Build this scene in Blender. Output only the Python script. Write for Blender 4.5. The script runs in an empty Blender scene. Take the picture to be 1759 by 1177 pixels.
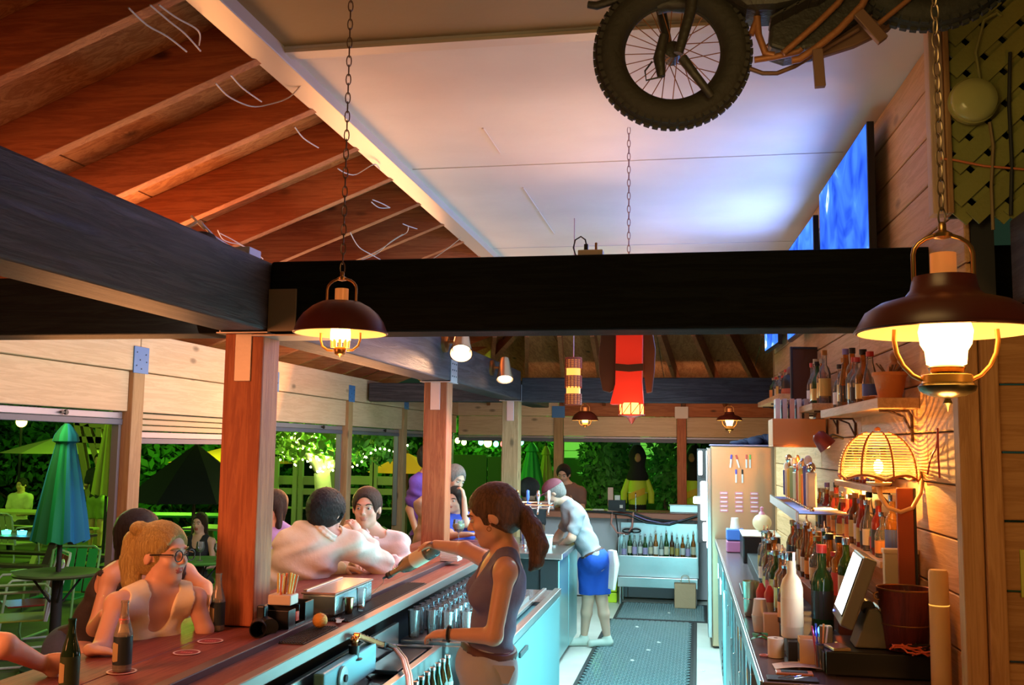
import bpy, bmesh, math, random
import numpy as np
from mathutils import Vector, Matrix, Euler
random.seed(7)
PI = math.pi
S = bpy.context.scene
COL = S.collection

# ---------------------------------------------------------------- camera
CAMH = 1.92
PSI, TH, RHO = math.radians(10.6956), math.radians(5.988), 0.013
FPX, CXP, CYP = 1700.0, 879.5, 588.5
FW = Vector((-math.sin(PSI)*math.cos(TH), math.cos(PSI)*math.cos(TH), math.sin(TH)))
_r = Vector((math.cos(PSI), math.sin(PSI), 0)); _u = _r.cross(FW)
RT = _r*math.cos(RHO) + _u*math.sin(RHO); UP = _u*math.cos(RHO) - _r*math.sin(RHO)
CAMP = Vector((0, 0, CAMH))
cd = bpy.data.cameras.new('camera'); cam = bpy.data.objects.new('camera', cd); COL.objects.link(cam)
cd.sensor_width = 36; cd.lens = 36*FPX/1759
M3 = Matrix((RT, UP, -FW)).transposed()
cam.matrix_world = Matrix.Translation(CAMP) @ M3.to_4x4()
cd.clip_start = 0.05; cd.clip_end = 200
S.camera = cam

# ---------------------------------------------------------------- world and exposure
S.view_settings.view_transform = 'Standard'; S.view_settings.look = 'None'
S.view_settings.gamma = 1; S.view_settings.use_curve_mapping = False
S.view_settings.exposure = 0.0
W = bpy.data.worlds.new('night'); S.world = W; W.use_nodes = True
W.node_tree.nodes['Background'].inputs[0].default_value = (0.010, 0.022, 0.012, 1)
W.node_tree.nodes['Background'].inputs[1].default_value = 1.0
S.cycles.max_bounces = 6; S.cycles.transparent_max_bounces = 16
S.cycles.sample_clamp_indirect = 4.0; S.cycles.use_denoising = True
S.cycles.caustics_reflective = False; S.cycles.caustics_refractive = False

# ---------------------------------------------------------------- large lights
def light(kind, loc, color, power, size=0.1, size_y=None, rot=None, to=None, spot=None, blend=.5, spread=None, name='light'):
    d = bpy.data.lights.new(name, kind); o = bpy.data.objects.new(name, d); COL.objects.link(o)
    o.location = loc; d.color = color; d.energy = power
    if kind == 'AREA':
        d.size = size
        if size_y: d.shape = 'RECTANGLE'; d.size_y = size_y
        if spread: d.spread = spread
    elif kind in ('POINT', 'SPOT'): d.shadow_soft_size = size
    if kind == 'SPOT': d.spot_size = spot or 1.2; d.spot_blend = blend
    if to is not None:
        z_ = (Vector(loc)-Vector(to)).normalized(); y_ = Vector((0, 1, 0)) if abs(z_.y) < .95 else Vector((0, 0, 1))
        y_ = (y_-z_*z_.dot(y_)).normalized(); o.rotation_euler = Matrix((y_.cross(z_), y_, z_)).transposed().to_euler()
    elif rot: o.rotation_euler = rot
    return o
# red-orange light from out of view near the camera
light('AREA', (-3.2, 1.5, 2.25), (1.0, .32, .12), 30, 1.0, 1.0, to=(-2.3, 4.8, .8), spread=1.9, name='room_light')
light('AREA', (1.7, 1.4, 1.5), (1.0, .40, .09), 10, .6, .6, to=(1.2, 3.7, 1.6), name='room_light')  # unseen fill added to light the plank partition
# unseen orange fills added to light the left bay's rafters from below
light('AREA', (-3.0, 4.9, 2.50), (1.0, .38, .12), 26, .7, 1.2, to=(-2.6, 3.0, 3.7), name='roof_fill')
light('AREA', (-3.0, 8.8, 2.48), (1.0, .40, .15), 62, .7, 2.5, to=(-2.6, 6.2, 3.8), name='roof_fill')
# pale fills added to wash the header boards; no lamps hang there
light('AREA', (-2.25, 6.5, 2.36), (1.0, .64, .50), 45, .3, 6.0, to=(-3.8, 6.5, 1.9), name='header_fill')
light('AREA', (-.7, 13.2, 2.5), (1.0, .60, .40), 14, 2.5, .4, to=(-.7, 15.3, 2.2), name='header_fill')
light('AREA', (-1.3, 6.7, 2.40), (1.0, .42, .42), 20, .4, 2.8, to=(-2.3, 5.8, 1.1), name='bar_fill')  # unseen pink fill added over the bar
# unseen cyan fill added over the aisle, cooler light at floor level
light('AREA', (-.4, 9.0, 2.38), (.55, .95, 1.0), 170, .5, 3.6, to=(-.6, 9.0, 0), name='aisle_fill')
light('AREA', (.14, 7.0, .55), (.28, .93, 1.0), 230, .8, 5.4, to=(-1.2, 7.2, .1), name='cooler_light')
# unseen warm lights added to wash the ceiling and the lattice
light('AREA', (-.6, 5.2, 2.80), (1.0, .50, .28), 7, .3, 1.4, to=(-.7, 5.0, 3.6), name='overhead_fill')
light('AREA', (-.2, 2.2, 2.6), (1.0, .55, .25), 3.0, .8, .8, to=(-.3, 3.8, 3.6), name='overhead_fill')
light('AREA', (-.3, 8.6, 2.75), (1.0, .62, .60), 6, .4, 2.0, to=(-.7, 8.0, 3.6), name='overhead_fill')
light('AREA', (.2, 1.8, 2.9), (1.0, .72, .25), 5, .5, .5, to=(1.2, 3.7, 3.2), name='overhead_fill')
# green garden floods
light('POINT', (-4.9, 4.6, 2.9), (.80, 1.0, .15), 9, .4, name='garden_flood')
light('POINT', (-9.5, 17, 2.6), (.35, 1.0, .05), 500, .3, name='garden_flood')
light('POINT', (-5.6, 7.4, 2.5), (.72, 1.0, .38), 48, .3, name='garden_flood')
light('POINT', (-2.0, 19.5, 3.2), (.25, 1.0, .12), 420, .3, name='garden_flood')
light('POINT', (-5.4, 13.5, 2.8), (.6, 1.0, .08), 70, .3, name='garden_flood')
light('POINT', (-13, 12, 3.0), (.45, 1.0, .08), 320, .3, name='garden_flood')

# ---------------------------------------------------------------- helpers
def ray(px, py): return FW + RT*((px-CXP)/FPX) - UP*((py-CYP)/FPX)
def atY(px, py, Y): d = ray(px, py); return CAMP + d*(Y/d.y)
def atX(px, py, X): d = ray(px, py); return CAMP + d*(X/d.x)
def atZ(px, py, Z): d = ray(px, py); return CAMP + d*((Z-CAMH)/d.z)

class G:
    def __init__(s, o=(0, 0, 0)): s.v = []; s.f = []; s.o = Vector(o)
    def add(s, vs, fs):
        b = len(s.v); s.v.extend(tuple(Vector(v)-s.o) for v in vs); s.f.extend(tuple(i+b for i in f) for f in fs); return s
    def box(s, x0, x1, y0, y1, z0, z1):
        vs = [(x, y, z) for z in (z0, z1) for y in (y0, y1) for x in (x0, x1)]
        return s.add(vs, [(0,2,3,1),(4,5,7,6),(0,1,5,4),(2,6,7,3),(0,4,6,2),(1,3,7,5)])
    def cbox(s, c, sz, R=None):
        c = Vector(c); R = R or Matrix.Identity(3)
        vs = [c + R @ Vector((x*sz[0]/2, y*sz[1]/2, z*sz[2]/2)) for z in (-1,1) for y in (-1,1) for x in (-1,1)]
        return s.add(vs, [(0,2,3,1),(4,5,7,6),(0,1,5,4),(2,6,7,3),(0,4,6,2),(1,3,7,5)])
    def bar(s, p, q, w, h, up=(0, 0, 1)):
        p, q = Vector(p), Vector(q); d = (q-p).normalized(); up = Vector(up)
        if abs(d.dot(up)) > .99: up = Vector((0, 1, 0))
        a = d.cross(up).normalized(); b = a.cross(d)
        vs = [e + a*(i*w/2) + b*(j*h/2) for e in (p, q) for j in (-1, 1) for i in (-1, 1)]
        return s.add(vs, [(0,2,3,1),(4,5,7,6),(0,1,5,4),(2,6,7,3),(0,4,6,2),(1,3,7,5)])
    def tube(s, pts, r, n=8, closed=False):
        pts = [Vector(p) for p in pts]; N = len(pts)
        rs = r if isinstance(r, (list, tuple)) else [r]*N
        vs = []; a = None
        for i, p in enumerate(pts):
            if closed: t = pts[(i+1) % N]-pts[i-1]
            else: t = pts[min(i+1, N-1)]-pts[max(i-1, 0)]
            t = t.normalized() if t.length > 1e-9 else Vector((0, 0, 1))
            if a is None: a = t.orthogonal().normalized()
            else:
                a = a - t*a.dot(t); a = a.normalized() if a.length > 1e-6 else t.orthogonal().normalized()
            b = t.cross(a)
            for k in range(n):
                w = 2*PI*k/n; vs.append(p + (a*math.cos(w)+b*math.sin(w))*rs[i])
        fs = []
        for i in range(N if closed else N-1):
            j = (i+1) % N
            for k in range(n):
                l = (k+1) % n; fs.append((i*n+k, i*n+l, j*n+l, j*n+k))
        if not closed:
            fs.append(tuple(range(n))[::-1]); fs.append(tuple((N-1)*n+k for k in range(n)))
        return s.add(vs, fs)
    def lathe(s, prof, c=(0, 0, 0), n=16, M=None, cap=True):
        c = Vector(c); M = M or Matrix.Identity(3); vs = []; fs = []
        for r, z in prof:
            for k in range(n):
                w = 2*PI*k/n; vs.append(c + M @ Vector((r*math.cos(w), r*math.sin(w), z)))
        for i in range(len(prof)-1):
            for k in range(n):
                l = (k+1) % n; fs.append((i*n+k, i*n+l, (i+1)*n+l, (i+1)*n+k))
        if cap:
            if prof[0][0] > 1e-4: fs.append(tuple(range(n))[::-1])
            if prof[-1][0] > 1e-4: fs.append(tuple((len(prof)-1)*n+k for k in range(n)))
        return s.add(vs, fs)
    def ell(s, c, r, n=14, m=9, M=None):
        c = Vector(c); M = M or Matrix.Identity(3)
        if not isinstance(r, (tuple, list)): r = (r, r, r)
        vs = []; fs = []
        for i in range(m+1):
            t = PI*i/m
            for k in range(n):
                w = 2*PI*k/n
                vs.append(c + M @ Vector((r[0]*math.sin(t)*math.cos(w), r[1]*math.sin(t)*math.sin(w), -r[2]*math.cos(t))))
        for i in range(m):
            for k in range(n):
                l = (k+1) % n; fs.append((i*n+k, i*n+l, (i+1)*n+l, (i+1)*n+k))
        return s.add(vs, fs)
    def torus(s, c, R, r, n=24, m=8, M=None):
        c = Vector(c); M = M or Matrix.Identity(3); vs = []; fs = []
        for i in range(n):
            w = 2*PI*i/n
            for k in range(m):
                t = 2*PI*k/m; rr = R + r*math.cos(t)
                vs.append(c + M @ Vector((rr*math.cos(w), rr*math.sin(w), r*math.sin(t))))
        for i in range(n):
            j = (i+1) % n
            for k in range(m):
                l = (k+1) % m; fs.append((i*m+k, j*m+k, j*m+l, i*m+l))
        return s.add(vs, fs)
    def prism(s, poly, a0, a1, M=None, c=(0, 0, 0)):
        c = Vector(c); M = M or Matrix.Identity(3); n = len(poly)
        vs = [c + M @ Vector((x, y, a)) for a in (a0, a1) for x, y in poly]
        fs = [tuple(range(n))[::-1], tuple(n+k for k in range(n))] + [(k, (k+1) % n, n+(k+1) % n, n+k) for k in range(n)]
        return s.add(vs, fs)
    def build(s, name, mat=None, parent=None, smooth=False, bevel=0, weld=False, kind=None, seg=2):
        me = bpy.data.meshes.new(name); me.from_pydata(s.v, [], s.f); me.update()
        bm = bmesh.new(); bm.from_mesh(me)
        if weld: bmesh.ops.remove_doubles(bm, verts=bm.verts, dist=1e-5)
        bmesh.ops.recalc_face_normals(bm, faces=bm.faces); bm.to_mesh(me); bm.free()
        o = bpy.data.objects.new(name, me); COL.objects.link(o)
        if mat: me.materials.append(mat)
        if smooth:
            me.polygons.foreach_set('use_smooth', [True]*len(me.polygons))
            try: me.set_sharp_from_angle(angle=math.radians(50))
            except Exception: pass
        if bevel:
            b = o.modifiers.new('bevel', 'BEVEL'); b.width = bevel; b.segments = seg; b.limit_method = 'ANGLE'
        if parent: o.parent = parent
        if kind: o['kind'] = kind
        return o

RX = lambda a: Matrix.Rotation(a, 3, 'X'); RY = lambda a: Matrix.Rotation(a, 3, 'Y'); RZ = lambda a: Matrix.Rotation(a, 3, 'Z')
def tag(o, label=None, cat=None, group=None, kind=None):
    if label: o['label'] = label
    if cat: o['category'] = cat
    if group: o['group'] = group
    if kind: o['kind'] = kind
    return o
def thing(name, label, cat, loc=(0, 0, 0), rz=0, group=None, kind=None):
    o = bpy.data.objects.new(name, None); COL.objects.link(o); o.location = loc; o.rotation_euler = (0, 0, rz)
    o.empty_display_size = .1
    return tag(o, label, cat, group, kind)
def kids(o): return [c for c in COL.objects if c.parent == o]
CH = {}
def copy_tree(o, loc=None, rz=None, label=None, group=None, parent=None, scale=None):
    c = o.copy(); COL.objects.link(c)
    c.parent = parent
    if loc is not None: c.location = loc
    if rz is not None: c.rotation_euler = (0, 0, rz)
    if scale is not None: c.scale = (scale,)*3
    if label: c['label'] = label
    if group: c['group'] = group
    for k in o.children: copy_tree(k, parent=c)
    return c

# ---------------------------------------------------------------- materials
MC = {}
def mat(name, col, rough=.6, metal=0, spec=.5, bump=0, bscale=60, var=0, vscale=8, emit=None, es=0, coat=0, trans=0, ior=1.45, rnd=0, sub=0):
    if name in MC: return MC[name]
    m = bpy.data.materials.new(name); m.use_nodes = True; nt = m.node_tree; p = nt.nodes['Principled BSDF']
    p.inputs['Base Color'].default_value = (*col, 1); p.inputs['Roughness'].default_value = rough; p.inputs['Metallic'].default_value = metal
    p.inputs['Specular IOR Level'].default_value = spec; p.inputs['Coat Weight'].default_value = coat
    p.inputs['Transmission Weight'].default_value = trans; p.inputs['IOR'].default_value = ior
    if sub: p.inputs['Subsurface Weight'].default_value = sub; p.inputs['Subsurface Radius'].default_value = (.01, .004, .002)
    if emit: p.inputs['Emission Color'].default_value = (*emit, 1); p.inputs['Emission Strength'].default_value = es
    if var or bump or rnd:
        tc = nt.nodes.new('ShaderNodeTexCoord'); n = nt.nodes.new('ShaderNodeTexNoise'); n.inputs['Scale'].default_value = vscale; n.inputs['Detail'].default_value = 5
        nt.links.new(tc.outputs['Object'], n.inputs['Vector'])
        src = None
        if var or rnd:
            h = nt.nodes.new('ShaderNodeHueSaturation'); h.inputs['Color'].default_value = (*col, 1)
            mr = nt.nodes.new('ShaderNodeMapRange'); mr.inputs['From Min'].default_value = .3; mr.inputs['From Max'].default_value = .7
            mr.inputs['To Min'].default_value = 1-var; mr.inputs['To Max'].default_value = 1+var
            nt.links.new(n.outputs[0], mr.inputs[0])
            if rnd:
                oi = nt.nodes.new('ShaderNodeObjectInfo'); m2 = nt.nodes.new('ShaderNodeMapRange')
                m2.inputs['To Min'].default_value = 1-rnd; m2.inputs['To Max'].default_value = 1+rnd
                nt.links.new(oi.outputs['Random'], m2.inputs[0]); mu = nt.nodes.new('ShaderNodeMath'); mu.operation = 'MULTIPLY'
                nt.links.new(mr.outputs[0], mu.inputs[0]); nt.links.new(m2.outputs[0], mu.inputs[1]); nt.links.new(mu.outputs[0], h.inputs['Value'])
            else: nt.links.new(mr.outputs[0], h.inputs['Value'])
            nt.links.new(h.outputs[0], p.inputs['Base Color'])
        if bump:
            n2 = nt.nodes.new('ShaderNodeTexNoise'); n2.inputs['Scale'].default_value = bscale; n2.inputs['Detail'].default_value = 3
            nt.links.new(tc.outputs['Object'], n2.inputs['Vector'])
            b = nt.nodes.new('ShaderNodeBump'); b.inputs['Strength'].default_value = bump; b.inputs['Distance'].default_value = .01
            nt.links.new(n2.outputs[0], b.inputs['Height']); nt.links.new(b.outputs[0], p.inputs['Normal'])
    MC[name] = m; return m
def wood(name, c1, c2, axis='X', rough=.6, scale=1.0, knots=.5, rnd=.15, bump=.25, coat=0, spec=.35):
    key = name+axis
    if key in MC: return MC[key]
    m = bpy.data.materials.new(key); m.use_nodes = True; nt = m.node_tree; L = nt.links.new; p = nt.nodes['Principled BSDF']
    p.inputs['Roughness'].default_value = rough; p.inputs['Coat Weight'].default_value = coat; p.inputs['Specular IOR Level'].default_value = spec
    tc = nt.nodes.new('ShaderNodeTexCoord'); oi = nt.nodes.new('ShaderNodeObjectInfo')
    off = nt.nodes.new('ShaderNodeVectorMath'); off.operation = 'ADD'
    mul = nt.nodes.new('ShaderNodeMath'); mul.operation = 'MULTIPLY'; mul.inputs[1].default_value = 37.0
    L(oi.outputs['Random'], mul.inputs[0]); L(tc.outputs['Object'], off.inputs[0]); L(mul.outputs[0], off.inputs[1])
    mp = nt.nodes.new('ShaderNodeMapping'); a = .06; sc = {'X': (a, 1, 1), 'Y': (1, a, 1), 'Z': (1, 1, a)}[axis]
    mp.inputs['Scale'].default_value = tuple(q*14*scale for q in sc); L(off.outputs[0], mp.inputs['Vector'])
    n = nt.nodes.new('ShaderNodeTexNoise'); n.inputs['Scale'].default_value = 1.6; n.inputs['Detail'].default_value = 8; n.inputs['Roughness'].default_value = .65; n.inputs['Distortion'].default_value = .8
    L(mp.outputs[0], n.inputs['Vector'])
    w = nt.nodes.new('ShaderNodeMath'); w.operation = 'MULTIPLY'; w.inputs[1].default_value = 9.0; L(n.outputs[0], w.inputs[0])
    fr = nt.nodes.new('ShaderNodeMath'); fr.operation = 'PINGPONG'; fr.inputs[1].default_value = 1.0; L(w.outputs[0], fr.inputs[0])
    cr = nt.nodes.new('ShaderNodeMix'); cr.data_type = 'RGBA'; cr.inputs['A'].default_value = (*c1, 1); cr.inputs['B'].default_value = (*c2, 1)
    L(fr.outputs[0], cr.inputs['Factor'])
    # knots
    mk = nt.nodes.new('ShaderNodeMapping'); b = .45; mk.inputs['Scale'].default_value = {'X': (b, 1, 1), 'Y': (1, b, 1), 'Z': (1, 1, b)}[axis]; L(off.outputs[0], mk.inputs['Vector'])
    vo = nt.nodes.new('ShaderNodeTexVoronoi'); vo.inputs['Scale'].default_value = 4.5*scale; L(mk.outputs[0], vo.inputs['Vector'])
    kr = nt.nodes.new('ShaderNodeMapRange'); kr.inputs['From Min'].default_value = .05; kr.inputs['From Max'].default_value = .13; kr.inputs['To Min'].default_value = 1-knots; kr.inputs['To Max'].default_value = 1
    L(vo.outputs['Distance'], kr.inputs[0])
    m2 = nt.nodes.new('ShaderNodeMapRange'); m2.inputs['To Min'].default_value = 1-rnd; m2.inputs['To Max'].default_value = 1+rnd; L(oi.outputs['Random'], m2.inputs[0])
    mm = nt.nodes.new('ShaderNodeMath'); mm.operation = 'MULTIPLY'; L(kr.outputs[0], mm.inputs[0]); L(m2.outputs[0], mm.inputs[1])
    h = nt.nodes.new('ShaderNodeHueSaturation'); L(cr.outputs['Result'], h.inputs['Color']); L(mm.outputs[0], h.inputs['Value']); L(h.outputs[0], p.inputs['Base Color'])
    if bump:
        bb = nt.nodes.new('ShaderNodeBump'); bb.inputs['Strength'].default_value = bump; bb.inputs['Distance'].default_value = .004
        L(fr.outputs[0], bb.inputs['Height']); L(bb.outputs[0], p.inputs['Normal'])
    MC[key] = m; return m
def glass(name, tint=(1, 1, 1), body=.12, rough=.03, fres=1.5, emis=None):
    """thin glass: tinted transparency with fresnel gloss"""
    if name in MC: return MC[name]
    m = bpy.data.materials.new(name); m.use_nodes = True; nt = m.node_tree; nt.nodes.clear(); L = nt.links.new
    out = nt.nodes.new('ShaderNodeOutputMaterial'); tr = nt.nodes.new('ShaderNodeBsdfTransparent'); tr.inputs[0].default_value = (*tint, 1)
    gl = nt.nodes.new('ShaderNodeBsdfGlossy'); gl.inputs['Roughness'].default_value = rough
    df = nt.nodes.new('ShaderNodeBsdfDiffuse'); df.inputs[0].default_value = (*tint, 1)
    fr = nt.nodes.new('ShaderNodeFresnel'); fr.inputs[0].default_value = fres
    m1 = nt.nodes.new('ShaderNodeMixShader'); m1.inputs[0].default_value = body; L(tr.outputs[0], m1.inputs[1]); L(df.outputs[0], m1.inputs[2])
    m2 = nt.nodes.new('ShaderNodeMixShader'); L(fr.outputs[0], m2.inputs[0]); L(m1.outputs[0], m2.inputs[1]); L(gl.outputs[0], m2.inputs[2])
    L(m2.outputs[0], out.inputs[0]); MC[name] = m; return m
def glowglass(name, col, s, f=.25):
    m = bpy.data.materials.new(name); m.use_nodes = True; nt = m.node_tree; nt.nodes.clear(); out = nt.nodes.new('ShaderNodeOutputMaterial'); tr = nt.nodes.new('ShaderNodeBsdfTransparent')
    em = nt.nodes.new('ShaderNodeEmission'); em.inputs[0].default_value = (*col, 1); em.inputs[1].default_value = s; mx = nt.nodes.new('ShaderNodeMixShader'); mx.inputs[0].default_value = f
    nt.links.new(tr.outputs[0], mx.inputs[1]); nt.links.new(em.outputs[0], mx.inputs[2]); nt.links.new(mx.outputs[0], out.inputs[0]); MC[name] = m; return m
def emitm(name, col, s):
    return mat(name, (0, 0, 0), emit=col, es=s)

m_beam = lambda a: wood('stained_beam', (.072, .066, .080), (.030, .027, .036), a, rough=.5, knots=.5, bump=.5)
m_beamx = lambda a: wood('stained_beam_shaded', (.006, .009, .008), (.003, .004, .004), a, rough=.7, knots=.5, bump=.4, spec=.08)  # darker copy of the stained beam wood; cross beam's shade put into its colour
m_post = lambda a: wood('cedar_post', (.50, .16, .06), (.34, .09, .035), a, rough=.55, knots=.7)
m_post2 = lambda a: wood('fir_post', (.46, .30, .15), (.34, .21, .10), a, rough=.6, knots=.6)
m_raft = lambda a: wood('rafter', (.50, .17, .06), (.34, .10, .035), a, rough=.6, knots=.75, rnd=.2)
m_ply = lambda a: wood('plywood', (.60, .27, .10), (.38, .13, .04), a, rough=.65, scale=.8, knots=.8, rnd=.2)
m_pine = lambda a: wood('pine', (.72, .54, .36), (.62, .44, .28), a, rough=.6, knots=.55, rnd=.08)
m_side = lambda a: wood('siding', (.50, .28, .12), (.38, .19, .07), a, rough=.55, knots=.4, rnd=.12)
m_bar = wood('bar_top', (.30, .085, .06), (.20, .05, .04), 'Y', rough=.5, knots=.45, coat=0, spec=.2)
M_white = mat('white_paint', (.72, .68, .62), .55, bump=.15, bscale=14, var=.06, vscale=2)
M_tanp = mat('near_ceiling_tan', (.30, .20, .08), .6, bump=.15, bscale=14)  # darker tan for the near stretch of ceiling
M_trimw = mat('trim_paint', (.70, .62, .52), .4)
M_steel = mat('stainless', (.62, .63, .64), .28, 1.0, bump=.05, bscale=30, var=.08, vscale=3)
M_galv = mat('galvanised', (.55, .60, .68), .4, .7, bump=.1, bscale=40)
M_black = mat('black_plastic', (.012, .012, .013), .35)
M_rubber = mat('black_rubber', (.03, .03, .032), .6, bump=.2)
M_dark = mat('dark_board', (.03, .03, .032), .6)
M_plate = mat('post_plate', (.07, .22, .55), .5, .1)
M_chrome = mat('chrome', (.8, .8, .82), .12, 1.0)
M_wire = mat('wire_sheath', (.60, .55, .52), .4)
# ================================================================ THE SETTING
def structure(name): return thing(name, None, None, kind='structure')
def st(g, name, m, parent=None, **k):
    o = g.build(name, m, parent, **k)
    if not parent: o['kind'] = 'structure'
    return o
st(G().box(-3.95, -2.205, -1.5, 15.45, -.06, 0), 'floor_deck', mat('dark_deck', (.07, .085, .07), .7, bump=.3, bscale=12, var=.3, vscale=2))
floor = st(G().box(-2.2, 2.6, -1.5, 15.45, -.06, 0), 'floor', mat('concrete', (.62, .60, .54), .45, bump=.1, bscale=20, var=.12, vscale=2.5))
ground = st(G().box(-32, 14, -1, 45, -.3, -.07), 'ground', mat('deck_ground', (.10, .10, .06), .8, bump=.3, bscale=12, var=.3, vscale=1.5))

# flat white ceiling over the serving aisle, with the nearer tan panel
ceil = st(G().add([(-1.73, 3.76, 3.57), (-.4, 3.78, 3.57), (.96, 3.76, 3.57), (.75, 11.0, 3.57), (-1.73, 11.0, 3.57),
                   (-1.73, 3.76, 3.66), (-.4, 3.78, 3.66), (.96, 3.76, 3.66), (.75, 11.0, 3.66), (-1.73, 11.0, 3.66)],
                  [(0,1,2,3,4), (9,8,7,6,5), (0,5,6,1), (1,6,7,2), (2,7,8,3), (3,8,9,4), (4,9,5,0)]), 'ceiling', M_white)
st(G().box(-1.70, .97, 3.765, 3.84, 3.555, 3.569), 'cover_strip', M_trimw, ceil)
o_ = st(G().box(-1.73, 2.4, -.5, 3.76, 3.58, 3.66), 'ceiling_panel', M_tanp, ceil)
o_ = st(G().box(-1.83, -1.70, -.5, 11.0, 3.522, 3.60), 'edge_trim', mat('gloss_trim', (.58, .50, .44), .25), ceil, bevel=.004)
# thin batten seams on the ceiling
for y in (5.6, 8.0):
    st(G().box(-1.68, .80, y-.004, y+.004, 3.566, 3.5705), 'seam', mat('seam', (.6, .57, .52), .6), ceil)
for y0, y1 in ((4.9, 5.35), (6.1, 6.7), (6.75, 7.5)):
    st(G().box(-1.10, -1.09, y0, y1, 3.565, 3.5705), 'seam', M_trimw, ceil)

# open roof over the seating bay: plywood sheets and rafters
roof = structure('roof')
ZR0, ZR1, XR0, XR1 = 3.55, 2.70, -1.74, -3.95     # rafter under-edge line
def zr(x): return ZR0 + (x-XR0)*(ZR1-ZR0)/(XR1-XR0)
ys = [3.76+.622*k for k in range(-4, 15)]
RD = .21
for i, y in enumerate(ys):
    dl = Vector((XR1-XR0, 0, ZR1-ZR0)); nn = Vector((-dl.z, 0, dl.x)).normalized(); nn = nn if nn.z > 0 else -nn
    p = Vector((XR0+.02, y, zr(XR0+.02)))+nn*RD/2; q = Vector((XR1-.3, y, zr(XR1-.3)))+nn*RD/2
    g = G(p); g.bar(p, q, .058, RD, nn); o = g.build('rafter', m_raft('X'), roof, bevel=.003); o.location = p
nn = Vector((ZR1-ZR0, 0, -(XR1-XR0))).normalized(); nn = nn if nn.z > 0 else -nn
for j, (xa, xb) in enumerate(((XR0+.05, -2.93), (-2.94, XR1-.3))):
    for k in range(10):
        y0 = .1+1.22*k+(.61 if j else 0); y1 = y0+1.213
        a = Vector((xa, y0, zr(xa)))+nn*RD; b = Vector((xb, y0, zr(xb)))+nn*RD
        g = G(a); vs = [a, b, b+Vector((0, y1-y0, 0)), a+Vector((0, y1-y0, 0))]
        g.add([v for v in vs]+[v+nn*.02 for v in vs], [(0,1,2,3),(7,6,5,4),(0,4,5,1),(1,5,6,2),(2,6,7,3),(3,7,4,0)])
        o = g.build('plywood_sheet', m_ply('X'), roof); o.location = a
# sloped roof past the far beam, rafters fanning towards the far wall
for k in range(11):
    x0 = -3.3+.62*k
    p = Vector((x0*.6-.3, 11.0, 3.25)); q = Vector((x0, 15.5, 2.62)); g = G(p); g.bar(p, q, .05, .2)
    o = g.build('rafter', m_raft('Y'), roof, bevel=.003); o.location = p
for k in range(6):
    xa = -4.2+1.24*k
    g = G((xa, 11, 3.3)); g.add([(xa, 10.9, 3.40), (xa+1.23, 10.9, 3.40), (xa+1.23, 15.7, 2.76), (xa, 15.7, 2.76), (xa, 10.9, 3.43), (xa+1.23, 10.9, 3.43), (xa+1.23, 15.7, 2.79), (xa, 15.7, 2.79)],
          [(0,3,2,1),(4,5,6,7),(0,1,5,4),(1,2,6,5),(2,3,7,6),(3,0,4,7)])
    o = g.build('plywood_sheet', m_ply('Y'), roof); o.location = (xa, 11, 3.3)
# hip rafter joining the two roof slopes
p = Vector((-1.9, 11.0, 3.42)); q = Vector((-3.9, 15.4, 2.66)); g = G(p); g.bar(p, q, .07, .22); o = g.build('hip_rafter', m_raft('Y'), roof); o.location = p
# beams
def beam(name, x0, x1, y0, y1, z0, z1, ax, m=m_beam, bevel=.012):
    c = ((x0+x1)/2, (y0+y1)/2, (z0+z1)/2); g = G(c); g.box(x0, x1, y0, y1, z0, z1); o = g.build(name, m(ax), bevel=bevel); o.location = c; o['kind'] = 'structure'; return o
beam('beam', -2.16, -1.93, -.5, 10.78, 2.43, 2.75, 'Y')
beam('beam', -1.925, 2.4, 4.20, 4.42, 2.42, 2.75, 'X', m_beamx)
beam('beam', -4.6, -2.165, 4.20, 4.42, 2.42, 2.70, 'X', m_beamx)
beam('beam', -1.925, 2.2, 10.80, 11.0, 2.41, 2.68, 'X')
beam('beam', -3.7, -2.165, 10.80, 11.0, 2.41, 2.62, 'X')
beam('beam', -2.16, -1.93, 11.02, 12.9, 2.43, 2.66, 'Y')
beam('beam', 1.06, 1.30, -.5, 3.62, 2.43, 2.72, 'Y')
# inner posts with steel caps
cap_c = mat('cap_steel', (.42, .36, .30), .45, .5, bump=.1)
for i, (y, m) in enumerate(((4.31, m_post), (7.7, m_post), (10.9, m_post2))):
    z0 = 1.105 if i < 1 else (0.0)
    o = beam('post', -2.145, -1.955, y-.09, y+.09, z0, 2.425, 'Z', m, .008)
    cap = structure('post_cap'); cap.location = (-2.05, y, 2.43)
    c = cap.location
    g = G(c); g.box(-2.17, -1.92, y-.13, y+.13, 2.418, 2.424); g.box(-1.928, -1.922, y-.105, y+.105, 2.424, 2.60); g.box(-2.168, -2.162, y-.105, y+.105, 2.424, 2.60)
    g.build('saddle', M_galv if i else cap_c, cap)
    g = G(c); g.box(-2.09, -2.01, y-.098, y-.091, 2.20, 2.418); g.build('strap', cap_c if i == 0 else M_galv, cap, bevel=.002)
    g = G(c)
    for zz in (2.47, 2.52, 2.57):
        for yy in (-.06, 0, .06): g.ell((-1.92, y+yy, zz), (.003, .007, .007), 8, 4)
    g.build('bolt_heads', M_dark, cap, kind='stuff')
# gusset plate at the near beam joint
jp = structure('joint_plate'); jp.location = (-1.9, 4.2, 2.5)
g = G(jp.location); g.box(-1.925, -1.79, 4.188, 4.197, 2.425, 2.62); g.build('plate', mat('brown_steel', (.20, .17, .12), .5, .4), jp, bevel=.002)
g = G(jp.location); g.box(-2.0, -1.60, 4.188, 4.40, 2.405, 2.412); g.build('flange', cap_c, jp)

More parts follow.
